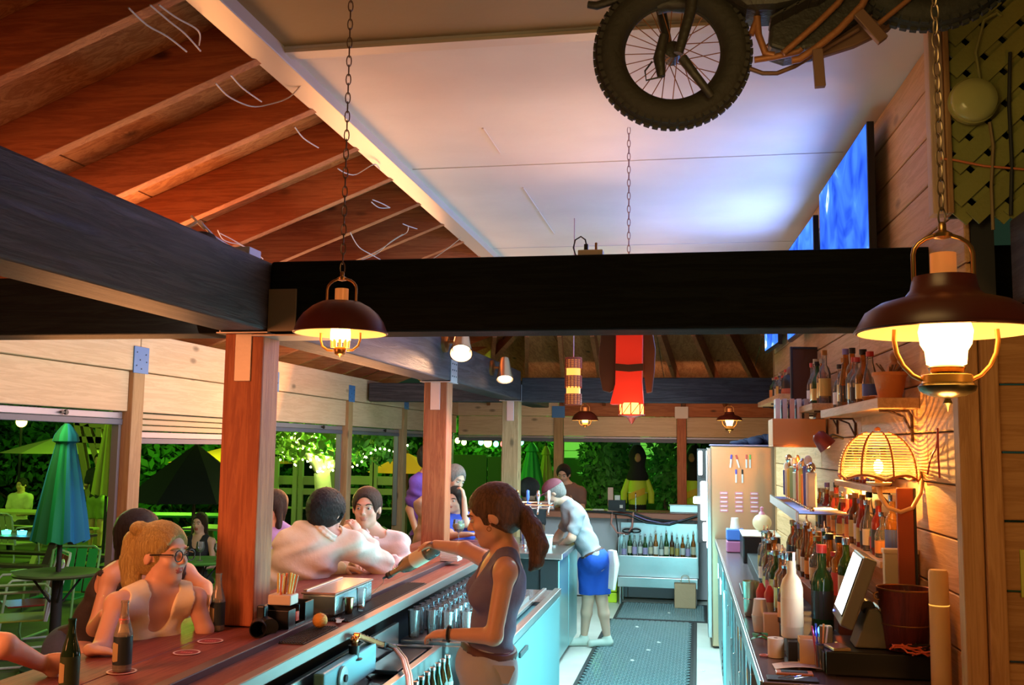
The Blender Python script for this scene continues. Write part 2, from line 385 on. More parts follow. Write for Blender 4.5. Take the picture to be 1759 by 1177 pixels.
# outer left wall: posts, header boards, rolled shutters
wl = structure('wall_left')
py = [4.02, 6.13, 8.30, 10.32, 12.40, 14.44]
def pl(name, x0, x1, y0, y1, z0, z1, m, parent, bevel=.005):
    c = ((x0+x1)/2, (y0+y1)/2, (z0+z1)/2); g = G(c); g.box(x0, x1, y0, y1, z0, z1); o = g.build(name, m, parent, bevel=bevel); o.location = c; return o
for y in py:
    pl('post', -3.87, -3.73, y-.07, y+.07, 0, 2.40, m_post2('Z'), wl)
    pl('tie_plate', -3.728, -3.720, y-.09, y+.09, 2.38, 2.56, M_plate, wl, .001)
    g = G((0, 0, 0))
    for (a, b) in ((-.06, .14), (.05, .13), (-.02, .09), (.06, .08), (-.06, .05), (.0, .03)): g.ell((-3.718, y+a, 2.38+b), (.003, .005, .005), 6, 4)
    g.build('nail_heads', M_dark, wl, kind='stuff')
ye = [2.0]+py+[15.35]
for i in range(len(py)+1):
    y0, y1 = ye[i], ye[i+1]
    pl('header_board', -3.83, -3.73, y0+.005, y1-.005, 2.395, 2.66, m_pine('Y'), wl)
    ya, yb = y0+.075, y1-.075
    pl('header_board', -3.83, -3.76, ya, yb, 2.12, 2.39, m_pine('Y'), wl)
    w = structure('window_%d' % (i+1)); w.location = (-3.8, (ya+yb)/2, 2)
    L0 = w.location
    ns = 3 if i == 2 else 0
    zt = 2.115
    for k in range(ns):
        g = G(L0); g.box(-3.83, -3.79, ya, yb, zt-.042*(k+1)+.004, zt-.042*k); g.build('shutter_slat', mat('shutter_olive', (.30, .27, .20), .4, .3), w, bevel=.006)
    zb = zt-.042*ns
    g = G(L0); g.box(-3.825, -3.795, ya, yb, zb-.045, zb-.003); g.build('bottom_bar', mat('shutter_bar', (.36, .33, .38), .45, .5), w, bevel=.004)
    g = G(L0); g.box(-3.83, -3.79, ya, yb, zb-.085, zb-.047); g.build('bottom_seal', mat('shutter_seal', (.12, .13, .18), .5), w, bevel=.004)
    g = G(L0); g.box(-3.85, -3.80, ya, ya+.03, .9, zb); g.build('side_rail', M_dark, w); g = G(L0); g.box(-3.85, -3.80, yb-.03, yb, .9, zb); g.build('side_rail', mat('rail_grey', (.3, .32, .36), .4, .6), w)
    yc = (ya+yb)/2+.35; g = G(L0); g.tube([(-3.785, yc, zb-.024), (-3.77, yc, zb-.024)], .016, 8); g.box(-3.785, -3.772, yc-.05, yc+.02, zb-.030, zb-.018); g.build('lock', M_black, w)

# far outer wall
wb = structure('wall_back')
pxs = [-3.8, -2.13, -.25, 1.62]
for x in pxs[1:]:
    pl('post', x-.07, x+.07, 15.23, 15.37, 0, 2.40, m_post('Z') if x > -1 else m_post2('Z'), wb)
    pl('tie_plate', x-.10, x+.10, 15.222, 15.228, 2.37, 2.55, cap_c if x > -1 else M_plate, wb, .001)
for i in range(3):
    x0, x1 = pxs[i], pxs[i+1]
    pl('header_board', x0+.005, x1-.005, 15.25, 15.35, 2.395, 2.66, m_raft('X') if i else m_pine('X'), wb)
    pl('header_board', x0+.075, x1-.075, 15.27, 15.34, 2.09, 2.39, m_pine('X'), wb)
    w = structure('window_%d' % (8+i)); w.location = ((x0+x1)/2, 15.3, 2); L0 = w.location
    g = G(L0); g.box(x0+.075, x1-.075, 15.28, 15.31, 2.055, 2.085); g.build('bottom_bar', MC['shutter_bar'], w, bevel=.003)
    g = G(L0); g.box(x0+.075, x1-.075, 15.28, 15.32, 2.0, 2.053); g.build('bottom_seal', MC['shutter_seal'], w, bevel=.003)

# right wall behind the bottles (turned a little off the aisle), horizontal boards
wr = structure('wall_right')
def xw(y): return .946 - (y-3.7)*.0442
M_wallR = lambda a: wood('wall_boards', (.72, .42, .20), (.58, .31, .13), a, rough=.55, knots=.45, rnd=.10)
bh = .20
for k in range(18):
    z0 = .0+bh*k; z1 = z0+bh-.006
    if z0 > 3.56: break
    z1 = min(z1, 3.565)
    seams = [3.74, 6.9, 9.4] if k % 2 else [3.74, 5.6, 8.2, 9.4]
    for a, b in zip(seams[:-1], seams[1:]):
        c = (xw(a), a, z0); g = G(c)
        g.add([(xw(a), a, z0), (xw(b), b-.004, z0), (xw(b)+.02, b-.004, z0), (xw(a)+.02, a, z0), (xw(a), a, z1), (xw(b), b-.004, z1), (xw(b)+.02, b-.004, z1), (xw(a)+.02, a, z1)],
              [(0,1,2,3),(7,6,5,4),(0,4,5,1),(1,5,6,2),(2,6,7,3),(3,7,4,0)])
        o = g.build('board', M_wallR('Y'), wr, bevel=.004, seg=1); o.location = c
pl('end_trim', xw(9.4)-.01, xw(9.4)+.10, 9.402, 9.43, 0, 3.56, m_side('Z'), wr)
g = G(); g.add([(xw(3.74)+.022, 3.74, 0), (xw(9.4)+.022, 9.4, 0), (xw(9.4)+.1, 9.4, 0), (xw(3.74)+.1, 3.74, 0), (xw(3.74)+.022, 3.74, 3.66), (xw(9.4)+.022, 9.4, 3.66), (xw(9.4)+.1, 9.4, 3.66), (xw(3.74)+.1, 3.74, 3.66)],
    [(0,1,2,3),(7,6,5,4),(0,4,5,1),(1,5,6,2),(2,6,7,3),(3,7,4,0)]); g.build('backing', M_dark, wr)
m_wallt = lambda a: wood('pale_trim', (.62, .42, .30), (.52, .34, .22), a, rnd=.05)
# corner trim and the partition facing the camera
wf = structure('wall_partition')
pl('corner_trim', .885, .955, 3.66, 3.735, 0, 2.42, m_side('Z'), wf)
pl('corner_trim', .957, 1.015, 3.64, 3.735, 0, 2.42, m_side('Z'), wf)
pl('corner_trim', .825, .872, 3.66, 3.735, 2.76, 3.57, m_wallt('Z'), wf)
pl('corner_trim', .873, .893, 3.65, 3.735, 2.76, 3.57, m_side('Z'), wf)
for k in range(9):
    z0 = .28+.235*k
    x0 = 1.02
    pl('plank', x0, 2.4, 3.69-.006*(k % 2), 3.72, z0, z0+.228, m_side('X'), wf, .006)
# lattice above the beam
for s in (1, -1):
    for k in range(-4, 18):
        yq = 3.675 if s > 0 else 3.69
        z = 2.10+.118*k
        a = Vector((.90, yq, z)); b = Vector((1.60, yq, z+.7*s*.95))
        if s < 0: a.z += .35; b.z += .35
        dz_ = b.z-a.z; t0 = max(0, min(1, (2.745-a.z)/dz_)); t1 = max(0, min(1, (3.55-a.z)/dz_)); t0, t1 = min(t0, t1), max(t0, t1)
        if t1-t0 < .03: continue
        a, b = a.lerp(b, t0), a.lerp(b, t1)
        g = G(a); g.bar(a, b, .010, .062, (0, 0, 1)); o = g.build('lattice_slat', mat('lattice', (.30, .29, .07), .6, rnd=.15, bump=.2), wf); o.location = a
pl('lattice_backing', .895, 2.4, 3.74, 3.76, 2.76, 3.57, M_dark, wf)

# loose electrical wires hanging between the rafters
wires = structure('trim_1'); wires['label'] = 'white electrical cables strung between the roof rafters'
def roofpt(px, py):
    d = ray(px, py); n = Vector((nn.x, 0, nn.z)); p0 = Vector((XR0, 0, ZR0)); t = (p0-CAMP).dot(n)/d.dot(n); return CAMP+d*t
def wire(pts, r=.0035, m=None, dz=0):
    P = [roofpt(*p)-nn*dz for p in pts]; Q = []
    for i in range(len(P)-1):
        p0, p1, p2, p3 = P[max(i-1, 0)], P[i], P[i+1], P[min(i+2, len(P)-1)]
        for k in range(5):
            t = k/5; Q.append(.5*((2*p1)+(p2-p0)*t+(2*p0-5*p1+4*p2-p3)*t*t+(3*p1-p0-3*p2+p3)*t*t*t))
    Q.append(P[-1]); G().tube(Q, r, 6).build('cable', m or M_wire, wires, smooth=True)
for w in ([(218, 5), (250, 35), (285, 55), (318, 81)], [(255, 0), (290, 30), (315, 50), (342, 80)], [(368, 136), (392, 160), (430, 176), (462, 172), (495, 160), (520, 133)],
          [(394, 122), (415, 145), (447, 168)], [(504, 212), (520, 232), (545, 248)], [(578, 284), (592, 292), (610, 294), (640, 277), (650, 285)], [(636, 342), (650, 352), (668, 352)],
          [(638, 338), (655, 345), (668, 352)], [(690, 380), (700, 384), (715, 389)], [(618, 440), (650, 425), (680, 405), (697, 395), (700, 385)], [(612, 445), (645, 432), (668, 412), (690, 398)],
          [(736, 445), (765, 425), (790, 405)], [(600, 395), (615, 420), (640, 435), (670, 452), (690, 462), (740, 463)], [(372, 390), (380, 405), (395, 412), (410, 415), (440, 432), (450, 440)],
          [(375, 395), (385, 400), (400, 408), (420, 420)], [(270, 0), (300, 22), (338, 45), (339, 70)]):
    wire(w, dz=.02)
# ================================================================ LAMPS AND THINGS OVERHEAD
M_brass = mat('brass', (.42, .21, .07), .3, .9)
M_brassd = mat('dark_brass', (.16, .14, .07), .3, .8)
M_shade = mat('shade_enamel', (.085, .016, .012), .35, .1)
M_lining = mat('shade_lining', (.95, .80, .55), .4)
M_glow = emitm('lamp_glow', (1.0, .50, .12), 14)
M_glow2 = emitm('lamp_glow_soft', (1.0, .36, .06), 4)
M_chain = mat('chain_iron', (.20, .13, .08), .4, .8)
link_me = {}
def chain(parent, x, y, z0, z1, pitch=.034, r=.0022, w=.0085, m=None):
    c = thing('chain', None, None, (x, y, z0)); c.parent = parent
    c.location = Vector((x, y, z0)) - parent.location
    key = (pitch, r, w)
    n = int((z1-z0)/pitch); pitch2 = (z1-z0)/max(n, 1)
    first = None
    for i in range(n):
        if first is None:
            pts = []
            for k in range(12):
                t = 2*PI*k/12; pts.append((w*math.cos(t), 0, pitch*.62*math.sin(t)))
            first = G().tube(pts, r, 5, closed=True).build('link', m or M_chain, c, smooth=True); o = first
        else:
            o = first.copy(); COL.objects.link(o); o.parent = c
        o.location = (0, 0, pitch2*(i+.5)); o.rotation_euler = (0, 0, PI/2*(i % 2)+.3)
    return c
def oil_lamp(c, label, ztop, kind=0, power=9, s=1.0, ch=True, tilt=0):
    t = thing('lantern_pendant', label, 'pendant lamp', c, group='brass rimmed lantern pendants')
    C0 = Vector(c); o = C0
    P1 = [(.193, 0), (.190, .010), (.172, .042), (.140, .062), (.085, .078), (.072, .095), (.067, .123), (.030, .125)]
    P0 = [(.193, 0), (.190, .012), (.178, .045), (.155, .078), (.120, .108), (.082, .128), (.045, .132), (.030, .133)]
    P = P0 if kind == 0 else P1; zt = P[-1][1]
    g = G(); g.lathe([(r*s, z*s) for r, z in P], n=40, cap=False); g.lathe([((r-.003)*s, (z-.002)*s) for r, z in P], n=40, cap=False)
    g.build('shade', M_shade, t, smooth=True)
    G().lathe([((r-.005)*s, (z-.004)*s) for r, z in P], n=40, cap=False).build('shade_lining', M_lining, t, smooth=True)
    G().torus((0, 0, 0), .193*s, .0035*s, 40, 6).build('rim', M_shade, t, smooth=True)
    G().lathe([(.028*s, (zt-.01)*s), (.028*s, (zt+.052)*s), (.024*s, (zt+.052)*s), (.024*s, zt*s)], n=20, cap=False).build('chimney', mat('chimney_glass', (.55, .16, .05), .3, .2, emit=(1, .3, .06), es=.35), t, smooth=True)
    pts = [(.064*s, 0, (zt-.01)*s), (.064*s, 0, (zt+.05)*s)]+[(.064*s*math.cos(a), 0, (zt+.05+.045*math.sin(a))*s) for a in [PI*k/10 for k in range(1, 10)]]+[(-.064*s, 0, (zt+.05)*s), (-.064*s, 0, (zt-.01)*s)]
    G().tube(pts, .0055*s, 8).build('bail_handle', M_brass, t, smooth=True)
    G().lathe([(.004*s, 0), (.02*s, .004*s), (.022*s, .012*s), (.009*s, .02*s), (.009*s, .035*s), (.003*s, .04*s)], (0, 0, (zt+.085)*s), 14).build('hook_boss', M_brass, t, smooth=True)
    if kind == 1:
        g = G(); g.lathe([(.050, .03), (.058, .0), (.054, -.03), (.045, -.045), (.042, -.075), (.035, -.078)], n=24)
        g.build('glass_globe', M_glow, t, smooth=True)
        G().lathe([(.030, -.078), (.040, -.082), (.036, -.092), (.028, -.095)], n=20).build('burner', M_brass, t, smooth=True)
        G().lathe([(.050, -.098), (.054, -.100), (.052, -.118), (.03, -.118)], n=24).build('fuel_ring', mat('hot_brass', (.9, .55, .15), .3, .3), t, smooth=True)
        G().lathe([(.056, -.118), (.062, -.124), (.058, -.135), (.040, -.145), (.012, -.150), (.006, -.152), (.010, -.162), (.004, -.170), (.0, -.182)], n=24).build('drip_bowl', M_brassd, t, smooth=True)
        arms = [(.108, .004), (.110, -.02), (.105, -.05), (.092, -.078), (.072, -.10), (.052, -.110)]; ra = .0055
    else:
        g = G(); g.lathe([(.040*s, .02*s), (.042*s, 0), (.042*s, -.03*s), (.038*s, -.036*s)], n=24)
        g.build('glass_globe', M_glow, t, smooth=True)
        g = G()
        for k in range(10):
            a = 2*PI*k/10; g.tube([(.036*s*math.cos(a), .036*s*math.sin(a), -.03*s), (.034*s*math.cos(a), .034*s*math.sin(a), -.062*s)], .007*s, 6)
        g.build('ribbed_burner', mat('ribs', (.9, .4, .1), .4, .2, emit=(1, .35, .05), es=1.2), t, smooth=True)
        G().lathe([(.022*s, -.060*s), (.026*s, -.066*s), (.024*s, -.085*s), (.018*s, -.092*s), (.006*s, -.095*s), (0, -.104*s)], n=16).build('drip_bowl', M_brass, t, smooth=True)
        arms = [(.086, .0), (.086, -.03), (.078, -.055), (.055, -.072), (.03, -.074)]; ra = .005
    for sg in (1, -1):
        G().tube([(sg*r*s, 0, z*s) for r, z in arms], ra*s, 8).build('guard_arm', mat('guard_brass', (.75, .35, .10), .3, .5), t, smooth=True)
    if ch: chain(t, c[0], c[1], c[2]+(zt+.12)*s, ztop)
    l = light('POINT', (c[0], c[1], c[2]-.04*s), (1, .42, .10), power, (.062 if kind else .046)*s, name='lamp_bulb')
    l2 = light('POINT', (c[0], c[1], c[2]-.20*s), (1, .42, .12), power*.25, .03, name='lamp_bulb')
    return t
L1 = atY(585, 572, 3.3); L2 = atY(1624, 569, 2.35)
oil_lamp(tuple(L1), 'red lantern pendant on chain in front of dark cross beam, above the bar', 3.60, 0, 9, .85)
oil_lamp(tuple(L2), 'big red lantern pendant with round glass globe, hanging over the register', 3.58, 1, 9)
L3 = atY(1005, 722, 14.3); L4 = atY(1253, 722, 14.3)
oil_lamp(tuple(L3), 'small far pendant lamp beside the wicker lantern, over the back bar', 2.93, 0, 4, 1.0)
oil_lamp(tuple(L4), 'small far pendant lamp with bright globe above the steel cooler', 2.93, 1, 4, .93)

# can spotlights on the left beam
def can_spot(base, aim, label, s=1.0):
    base = Vector(base); t = thing('spotlight', label, 'spotlight', base, group='metal can spotlights on the beam')
    q = Vector(aim).normalized(); M = q.to_track_quat('Z', 'Y').to_matrix()
    G().lathe([(.055*s, 0), (.055*s, .018*s), (.03*s, .026*s)], n=20, M=RY(PI/2)).build('mount_plate', M_brass, t, smooth=True)
    k = Vector((.10*s, 0, 0.0)); G().tube([(.02*s, 0, 0), tuple(k*.6), tuple(k)], .009*s, 8).build('swivel_arm', M_brass, t, smooth=True)
    g = G(); g.lathe([(.018*s, -.075*s), (.032*s, -.07*s), (.040*s, -.03*s), (.048*s, .03*s), (.062*s, .095*s)], k, 24, M, cap=False)
    g.lathe([(.015*s, -.072*s), (.036*s, -.03*s), (.044*s, .03*s), (.058*s, .095*s)], k, 24, M, cap=False)
    g.build('can', mat('brushed_can', (.72, .66, .58), .25, .95), t, smooth=True)
    G().ell(k+q*.055*s, (.045*s, .045*s, .03*s), M=M).build('bulb', emitm('spot_glow', (1, .62, .35), 6), t, smooth=True)
    w = base+k+q*.11*s
    light('SPOT', w, (1, .55, .28), 30, .03, to=w+q, spot=1.7, name='spot_beam')
can_spot(atX(762, 588, -1.93), (.12, -.62, -.62), 'larger metal can spotlight angled from the long beam near the cross beam', 1.45)
can_spot(atX(843, 632, -1.93), (.10, -.4, -.85), 'smaller metal can spotlight further along the long beam', 1.35)

# hanging wicker tube lantern
c = atY(985, 655, 7.0); t = thing('tube_lantern', 'cylindrical woven lantern glowing in two bands, hung on a cord', 'lantern', c)
g = G()
for i in range(34):
    z = -.165+.33*i/33
    if -.095 < z < -.045 or .035 < z < .095: continue
    g.torus((0, 0, z), .058, .0045, 20, 5)
for k in range(14):
    a = 2*PI*k/14
    for z0, z1 in ((-.165, -.09), (-.05, .04), (.09, .165)): g.tube([(.0585*math.cos(a), .0585*math.sin(a), z0), (.0585*math.cos(a), .0585*math.sin(a), z1)], .004, 5)
g.build('wicker_bands', mat('wicker_red', (.30, .06, .03), .6), t, smooth=True, kind='stuff')
G().lathe([(.05, -.16), (.05, .16)], n=20).build('paper_liner', emitm('paper_glow', (1, .30, .05), 2.6), t, smooth=True)
G().tube([(0, 0, .16), (0, 0, 3.57-c.z)], .004, 6).build('cord', mat('pink_cord', (.5, .3, .3), .5), t)
light('POINT', tuple(c), (1, .4, .15), 2, .05, name='lantern_bulb')

# red lantern with carved wooden wings, on a long chain
c = atY(1080, 640, 5.0); t = thing('red_lantern', 'red square lantern flanked by dark wooden wings, hanging on a chain', 'lantern', c)
M_red = mat('red_panel', (.62, .030, .02), .45, emit=(1, .04, .015), es=.38)
def pY(px, py, Y=5.0): return Vector(atY(px, py, Y))-c
def yprism(pts, y0, y1, Y=5.0):
    w = [pY(px, py, Y) for px, py in pts]; return G().add([Vector((p.x, y0, p.z)) for p in w]+[Vector((p.x, y1, p.z)) for p in w],
        [tuple(range(len(w)))[::-1], tuple(len(w)+i for i in range(len(w)))]+[(i, (i+1) % len(w), len(w)+(i+1) % len(w), len(w)+i) for i in range(len(w))])
yprism([(1060, 560), (1104, 560), (1103, 655), (1106, 695), (1049, 695), (1058, 660)], -.045, .045).build('red_body', M_red, t, bevel=.004)
yprism([(1036, 555), (1058, 555), (1057, 668), (1048, 675), (1036, 672), (1030, 640), (1029, 610)], -.03, .03).build('wooden_wing', mat('dark_carving', (.06, .03, .02), .6), t, bevel=.004)
yprism([(1105, 555), (1120, 565), (1126, 600), (1124, 640), (1120, 674), (1111, 676), (1106, 640)], -.03, .03).build('wooden_wing', mat('brown_carving', (.13, .05, .025), .6), t, bevel=.004)
yprism([(1058, 626), (1080, 628), (1106, 626), (1106, 638), (1082, 640), (1058, 638)], -.055, -.046).build('cross_band', MC['dark_carving'], t)
b = pY(1085, 703)
g = G(); g.lathe([(.060, -.028), (.060, .030)], b, 8); g.build('light_cage', emitm('cage_glow', (1, .5, .1), 4), t)
g = G()
for k in range(8):
    a = 2*PI*k/8; a2 = a+2*PI/8
    p = b+Vector((.062*math.cos(a), .062*math.sin(a), -.03)); q = b+Vector((.062*math.cos(a), .062*math.sin(a), .03)); g.tube([p, q], .003, 5)
    r = b+Vector((.062*math.cos(a2), .062*math.sin(a2), .03)); g.tube([p, r], .002, 5)
g.torus(b+Vector((0, 0, -.03)), .063, .004, 16, 6); g.build('lattice_bars', mat('red_metal', (.35, .03, .02), .4), t)
G().lathe([(.06, 0), (.03, -.006), (.018, -.02), (.01, -.035), (0, -.045)], b+Vector((0, 0, -.032)), 14).build('finial', mat('pink_metal', (.6, .2, .18), .3, .4), t, smooth=True)
chain(t, c[0], c[1], c[2]+.20, 3.57, .034, .002, .008, mat('pink_chain', (.35, .22, .2), .4, .7))
light('POINT', tuple(Vector(c)+b+Vector((0, -.12, -.02))), (1, .25, .1), 1.5, .04, name='lantern_bulb')

# televisions
def tvmat(name, seed, s):
    m = bpy.data.materials.new(name); m.use_nodes = True; nt = m.node_tree; L = nt.links.new; nt.nodes.clear()
    out = nt.nodes.new('ShaderNodeOutputMaterial'); em = nt.nodes.new('ShaderNodeEmission'); L(em.outputs[0], out.inputs[0]); em.inputs[1].default_value = s
    tc = nt.nodes.new('ShaderNodeTexCoord'); mp = nt.nodes.new('ShaderNodeMapping'); mp.inputs['Location'].default_value = (seed, seed*.7, 0); mp.inputs['Scale'].default_value = (1, 1.6, 1.1); L(tc.outputs['Object'], mp.inputs[0])
    n = nt.nodes.new('ShaderNodeTexNoise'); n.inputs['Scale'].default_value = 2.1; n.inputs['Detail'].default_value = 3; n.inputs['Distortion'].default_value = 1.4; L(mp.outputs[0], n.inputs['Vector'])
    cr = nt.nodes.new('ShaderNodeValToRGB'); e = cr.color_ramp.elements; e[0].position = .33; e[0].color = (.01, .05, .55, 1); e[1].position = .60; e[1].color = (.06, .22, 1, 1)
    for p, cc in ((.655, (.25, .55, 1, 1)), (.685, (.9, .75, .45, 1)), (.72, (.6, .85, 1, 1)), (.78, (.05, .3, .9, 1))):
        q = e.new(p); q.color = cc
    L(n.outputs[0], cr.inputs[0]); L(cr.outputs[0], em.inputs[0]); MC[name] = m; return m
def tv(x0, y0, x1, y1, z0, z1, label, seed, s, tilt=0):
    c = Vector(((x0+x1)/2, (y0+y1)/2, (z0+z1)/2)); w = math.hypot(x1-x0, y1-y0); h = z1-z0; a = math.atan2(y1-y0, x1-x0)
    t = thing('television', label, 'tv', c, a)
    # local X along the width, +Y towards the aisle (-X world)
    G().box(-w/2, w/2, -.035, .0, -h/2, h/2).build('casing', M_black, t, bevel=.004)
    G().box(-w/2+.012, w/2-.012, .0005, .003, -h/2+.018, h/2-.012).build('screen', tvmat('tv_screen%d' % int(seed*10), seed, s), t)
    g = G(); g.box(-.2, .2, -.06, -.036, -.15, .15); g.box(-.03, .03, -.08, -.06, -.05, .05); g.build('wall_bracket', M_dark, t)
    return t
tv(.80, 4.83, .74, 6.2, 2.74, 3.49, 'large flat television showing a blue picture, nearest the wicker lamp wall end', .4, 1.5)
tv(.72, 6.38, .66, 7.6, 2.72, 3.40, 'flat television further along the wall, partly hidden by the cross beam', 2.3, 2.4)
tv(.66, 8.5, .605, 9.3, 2.80, 3.33, 'small far television with blue light under the cross beam', 4.1, 1.6)
# glow the screens cast
light('AREA', (.70, 5.5, 3.05), (.30, .45, 1.0), 14, .5, 1.2, to=(-2, 5.5, 3.0), name='tv_glow')
light('AREA', (.62, 7.0, 3.0), (.28, .42, 1.0), 30, .5, 1.1, to=(-1.2, 6.9, 3.3), name='tv_glow')

# motorcycle hung under the ceiling
MB = thing('motorcycle', 'old dark motorcycle hung from the ceiling, front wheel and spokes showing', 'motorcycle', tuple(atY(1155, 92, 3.0)))
mo = Vector(MB.location)
def mp_(px, py, dy=0): return Vector(atY(px, py, 3.0+dy))-mo
M_tyre = mat('tyre', (.022, .019, .013), .75, bump=.5, bscale=40); M_rust = mat('rust_metal', (.30, .12, .05), .5, .4, bump=.2); M_oldblk = mat('old_black', (.03, .026, .02), .5, .2, bump=.3)
M_brn = mat('brown_steel2', (.14, .07, .045), .5, .3)
def wheel(cn, R, name='front_wheel', tilt=.10):
    M = RX(PI/2) @ RY(0); M = RZ(tilt) @ M
    w = thing(name, None, None); w.parent = MB; w.location = cn
    g = G(); g.torus((0, 0, 0), R*.80, R*.185, 56, 14, M)
    g.build('tyre', M_tyre, w, smooth=True)
    g = G()
    for k in range(56):
        a = 2*PI*k/56; ca, sa = math.cos(a), math.sin(a)
        for zz, rr in ((0, .985), (.5, .93), (-.5, .93)):
            p = M @ Vector((ca*R*rr, sa*R*rr, zz*R*.22)); g.cbox(p, (R*.05, R*.075, R*.08), M @ RZ(a))
    g.build('tread_knobs', M_tyre, w, kind='stuff')
    G().torus((0, 0, 0), R*.63, R*.028, 48, 8, M).build('rim', M_oldblk, w, smooth=True)
    hb = G(); hb.lathe([(R*.07, -R*.16), (R*.11, -R*.14), (R*.11, R*.14), (R*.07, R*.16)], (0, 0, 0), 18, M); hb.build('hub', M_oldblk, w, smooth=True)
    first = True
    for k in range(28):
        a = 2*PI*k/28; s = 1 if k % 2 else -1; b = a+s*.55
        p = M @ Vector((R*.10*math.cos(b), R*.10*math.sin(b), s*R*.12)); q = M @ Vector((R*.62*math.cos(a), R*.62*math.sin(a), 0))
        G().tube([p, q], .0016, 5).build('spoke', M_rust, w)
    return w
wheel(Vector((0, 0, 0)), .243)
wheel(mp_(1600, -92), .262, 'rear_wheel', -.1)
for d, xs in ((-.10, 18), (.10, -32)):
    G().tube([mp_(1160+xs*.3, 92, d), mp_(1168+xs, 20, d), mp_(1185+xs, -120, d)], [.014, .017, .019], 10).build('fork_leg', M_oldblk, MB, smooth=True)
G().tube([mp_(1172, 100, -.09), mp_(1195, 130, -.09), mp_(1222, 165, -.06)], [.016, .013, .012], 8).build('brake_arm', M_oldblk, MB, smooth=True)
G().tube([mp_(1140, 60, -.09), mp_(1132, 100, -.09), mp_(1136, 132, -.09)], [.012, .018, .012], 8).build('brake_lever', M_oldblk, MB, smooth=True)
G().tube([mp_(1136, 132, -.09), mp_(1110, 138, -.09), mp_(1108, 122, -.09), mp_(1120, 106, -.08)], .0028, 6).build('brake_cable', M_oldblk, MB)
G().tube([mp_(1120, -20, -.03), mp_(1090, -10, -.03), mp_(1050, 2, -.03), mp_(1025, 10, -.03), mp_(1010, 8, -.03)], [.02, .016, .014, .014, .012], 8).build('handlebar', M_oldblk, MB, smooth=True)
G().tube([mp_(1128, 10, 0), mp_(1148, 5, 0), mp_(1185, 8, 0)], .028, 10).build('front_mudguard_stay', M_oldblk, MB, smooth=True)
def mtube(n, pts, r, m=None, dy=0): G().tube([mp_(x, y, dy) for x, y in pts], r, 10).build(n, m or M_rust, MB, smooth=True)
mtube('frame_tube', [(1288, -30), (1300, 25), (1303, 60), (1315, 92), (1330, 95)], .011)
mtube('frame_tube', [(1290, 60), (1302, 30), (1298, 20)], .010)
mtube('lower_frame_tube', [(1296, 103), (1330, 98), (1372, 88), (1376, 84)], .010)
mtube('frame_tube', [(1318, 82), (1365, 42), (1410, 26), (1450, 16), (1500, -10)], .010, dy=.05)
mtube('frame_tube', [(1345, 92), (1402, 42), (1440, 5), (1470, -40)], .010, dy=-.03)
mtube('kick_stand', [(1360, 104), (1372, 102), (1400, 84), (1440, 52), (1480, 10), (1490, -10)], .011, dy=-.06)
mtube('exhaust_pipe', [(1288, 118), (1310, 126), (1335, 126), (1365, 114), (1395, 96), (1440, 70), (1475, 50)], .007, M_brn)
mtube('exhaust_pipe', [(1508, 42), (1530, 24), (1560, 0), (1575, -15)], .008, M_rust, -.05)
G().bar(mp_(1404, 86, -.07), mp_(1409, 150, -.07), .030, .022, (0, 1, 0)).build('foot_peg', M_brn, MB, bevel=.002)
G().bar(mp_(1474, 22, -.08), mp_(1517, 70, -.08), .032, .022, (0, 1, 0)).build('foot_peg', M_brn, MB, bevel=.002)
def myprism(n, pts, d0, d1, m, bev=.01):
    w = [mp_(x, y) for x, y in pts]; k = len(w)
    G().add([p+Vector((0, d0, 0)) for p in w]+[p+Vector((0, d1, 0)) for p in w], [tuple(range(k))[::-1], tuple(k+i for i in range(k))]+[(i, (i+1) % k, k+(i+1) % k, k+i) for i in range(k)]).build(n, m, MB, bevel=bev)
myprism('engine_block', [(1320, 80), (1325, 30), (1360, -40), (1520, -60), (1500, 20), (1440, 60), (1400, 82), (1350, 90)], -.01, .12, M_oldblk)
myprism('fuel_tank', [(1210, -20), (1280, 30), (1330, 28), (1420, 10), (1430, -70), (1220, -90)], -.08, .10, M_oldblk, .03)
myprism('chain_guard', [(1400, 96), (1470, 74), (1530, 45), (1560, 10), (1540, -20), (1420, 60)], .02, .05, M_brn, .006)
for k in range(7):
    a = mp_(1335+22*k, 34-11*k, -.03); G().cbox(a, (.05, .10, .006), RY(-.5)).build('cooling_fin', M_oldblk, MB)
G().tube([mp_(1195, 0, 0), mp_(1280, -80, 0), mp_(1600, -110, 0)], .02, 8).build('top_tube', M_oldblk, MB, smooth=True)
for x in (1230, 1500):
    p = mp_(x, -90); G().tube([p, Vector((p.x, p.y, 3.58-mo.z))], .004, 6).build('hanging_wire', M_dark, MB)

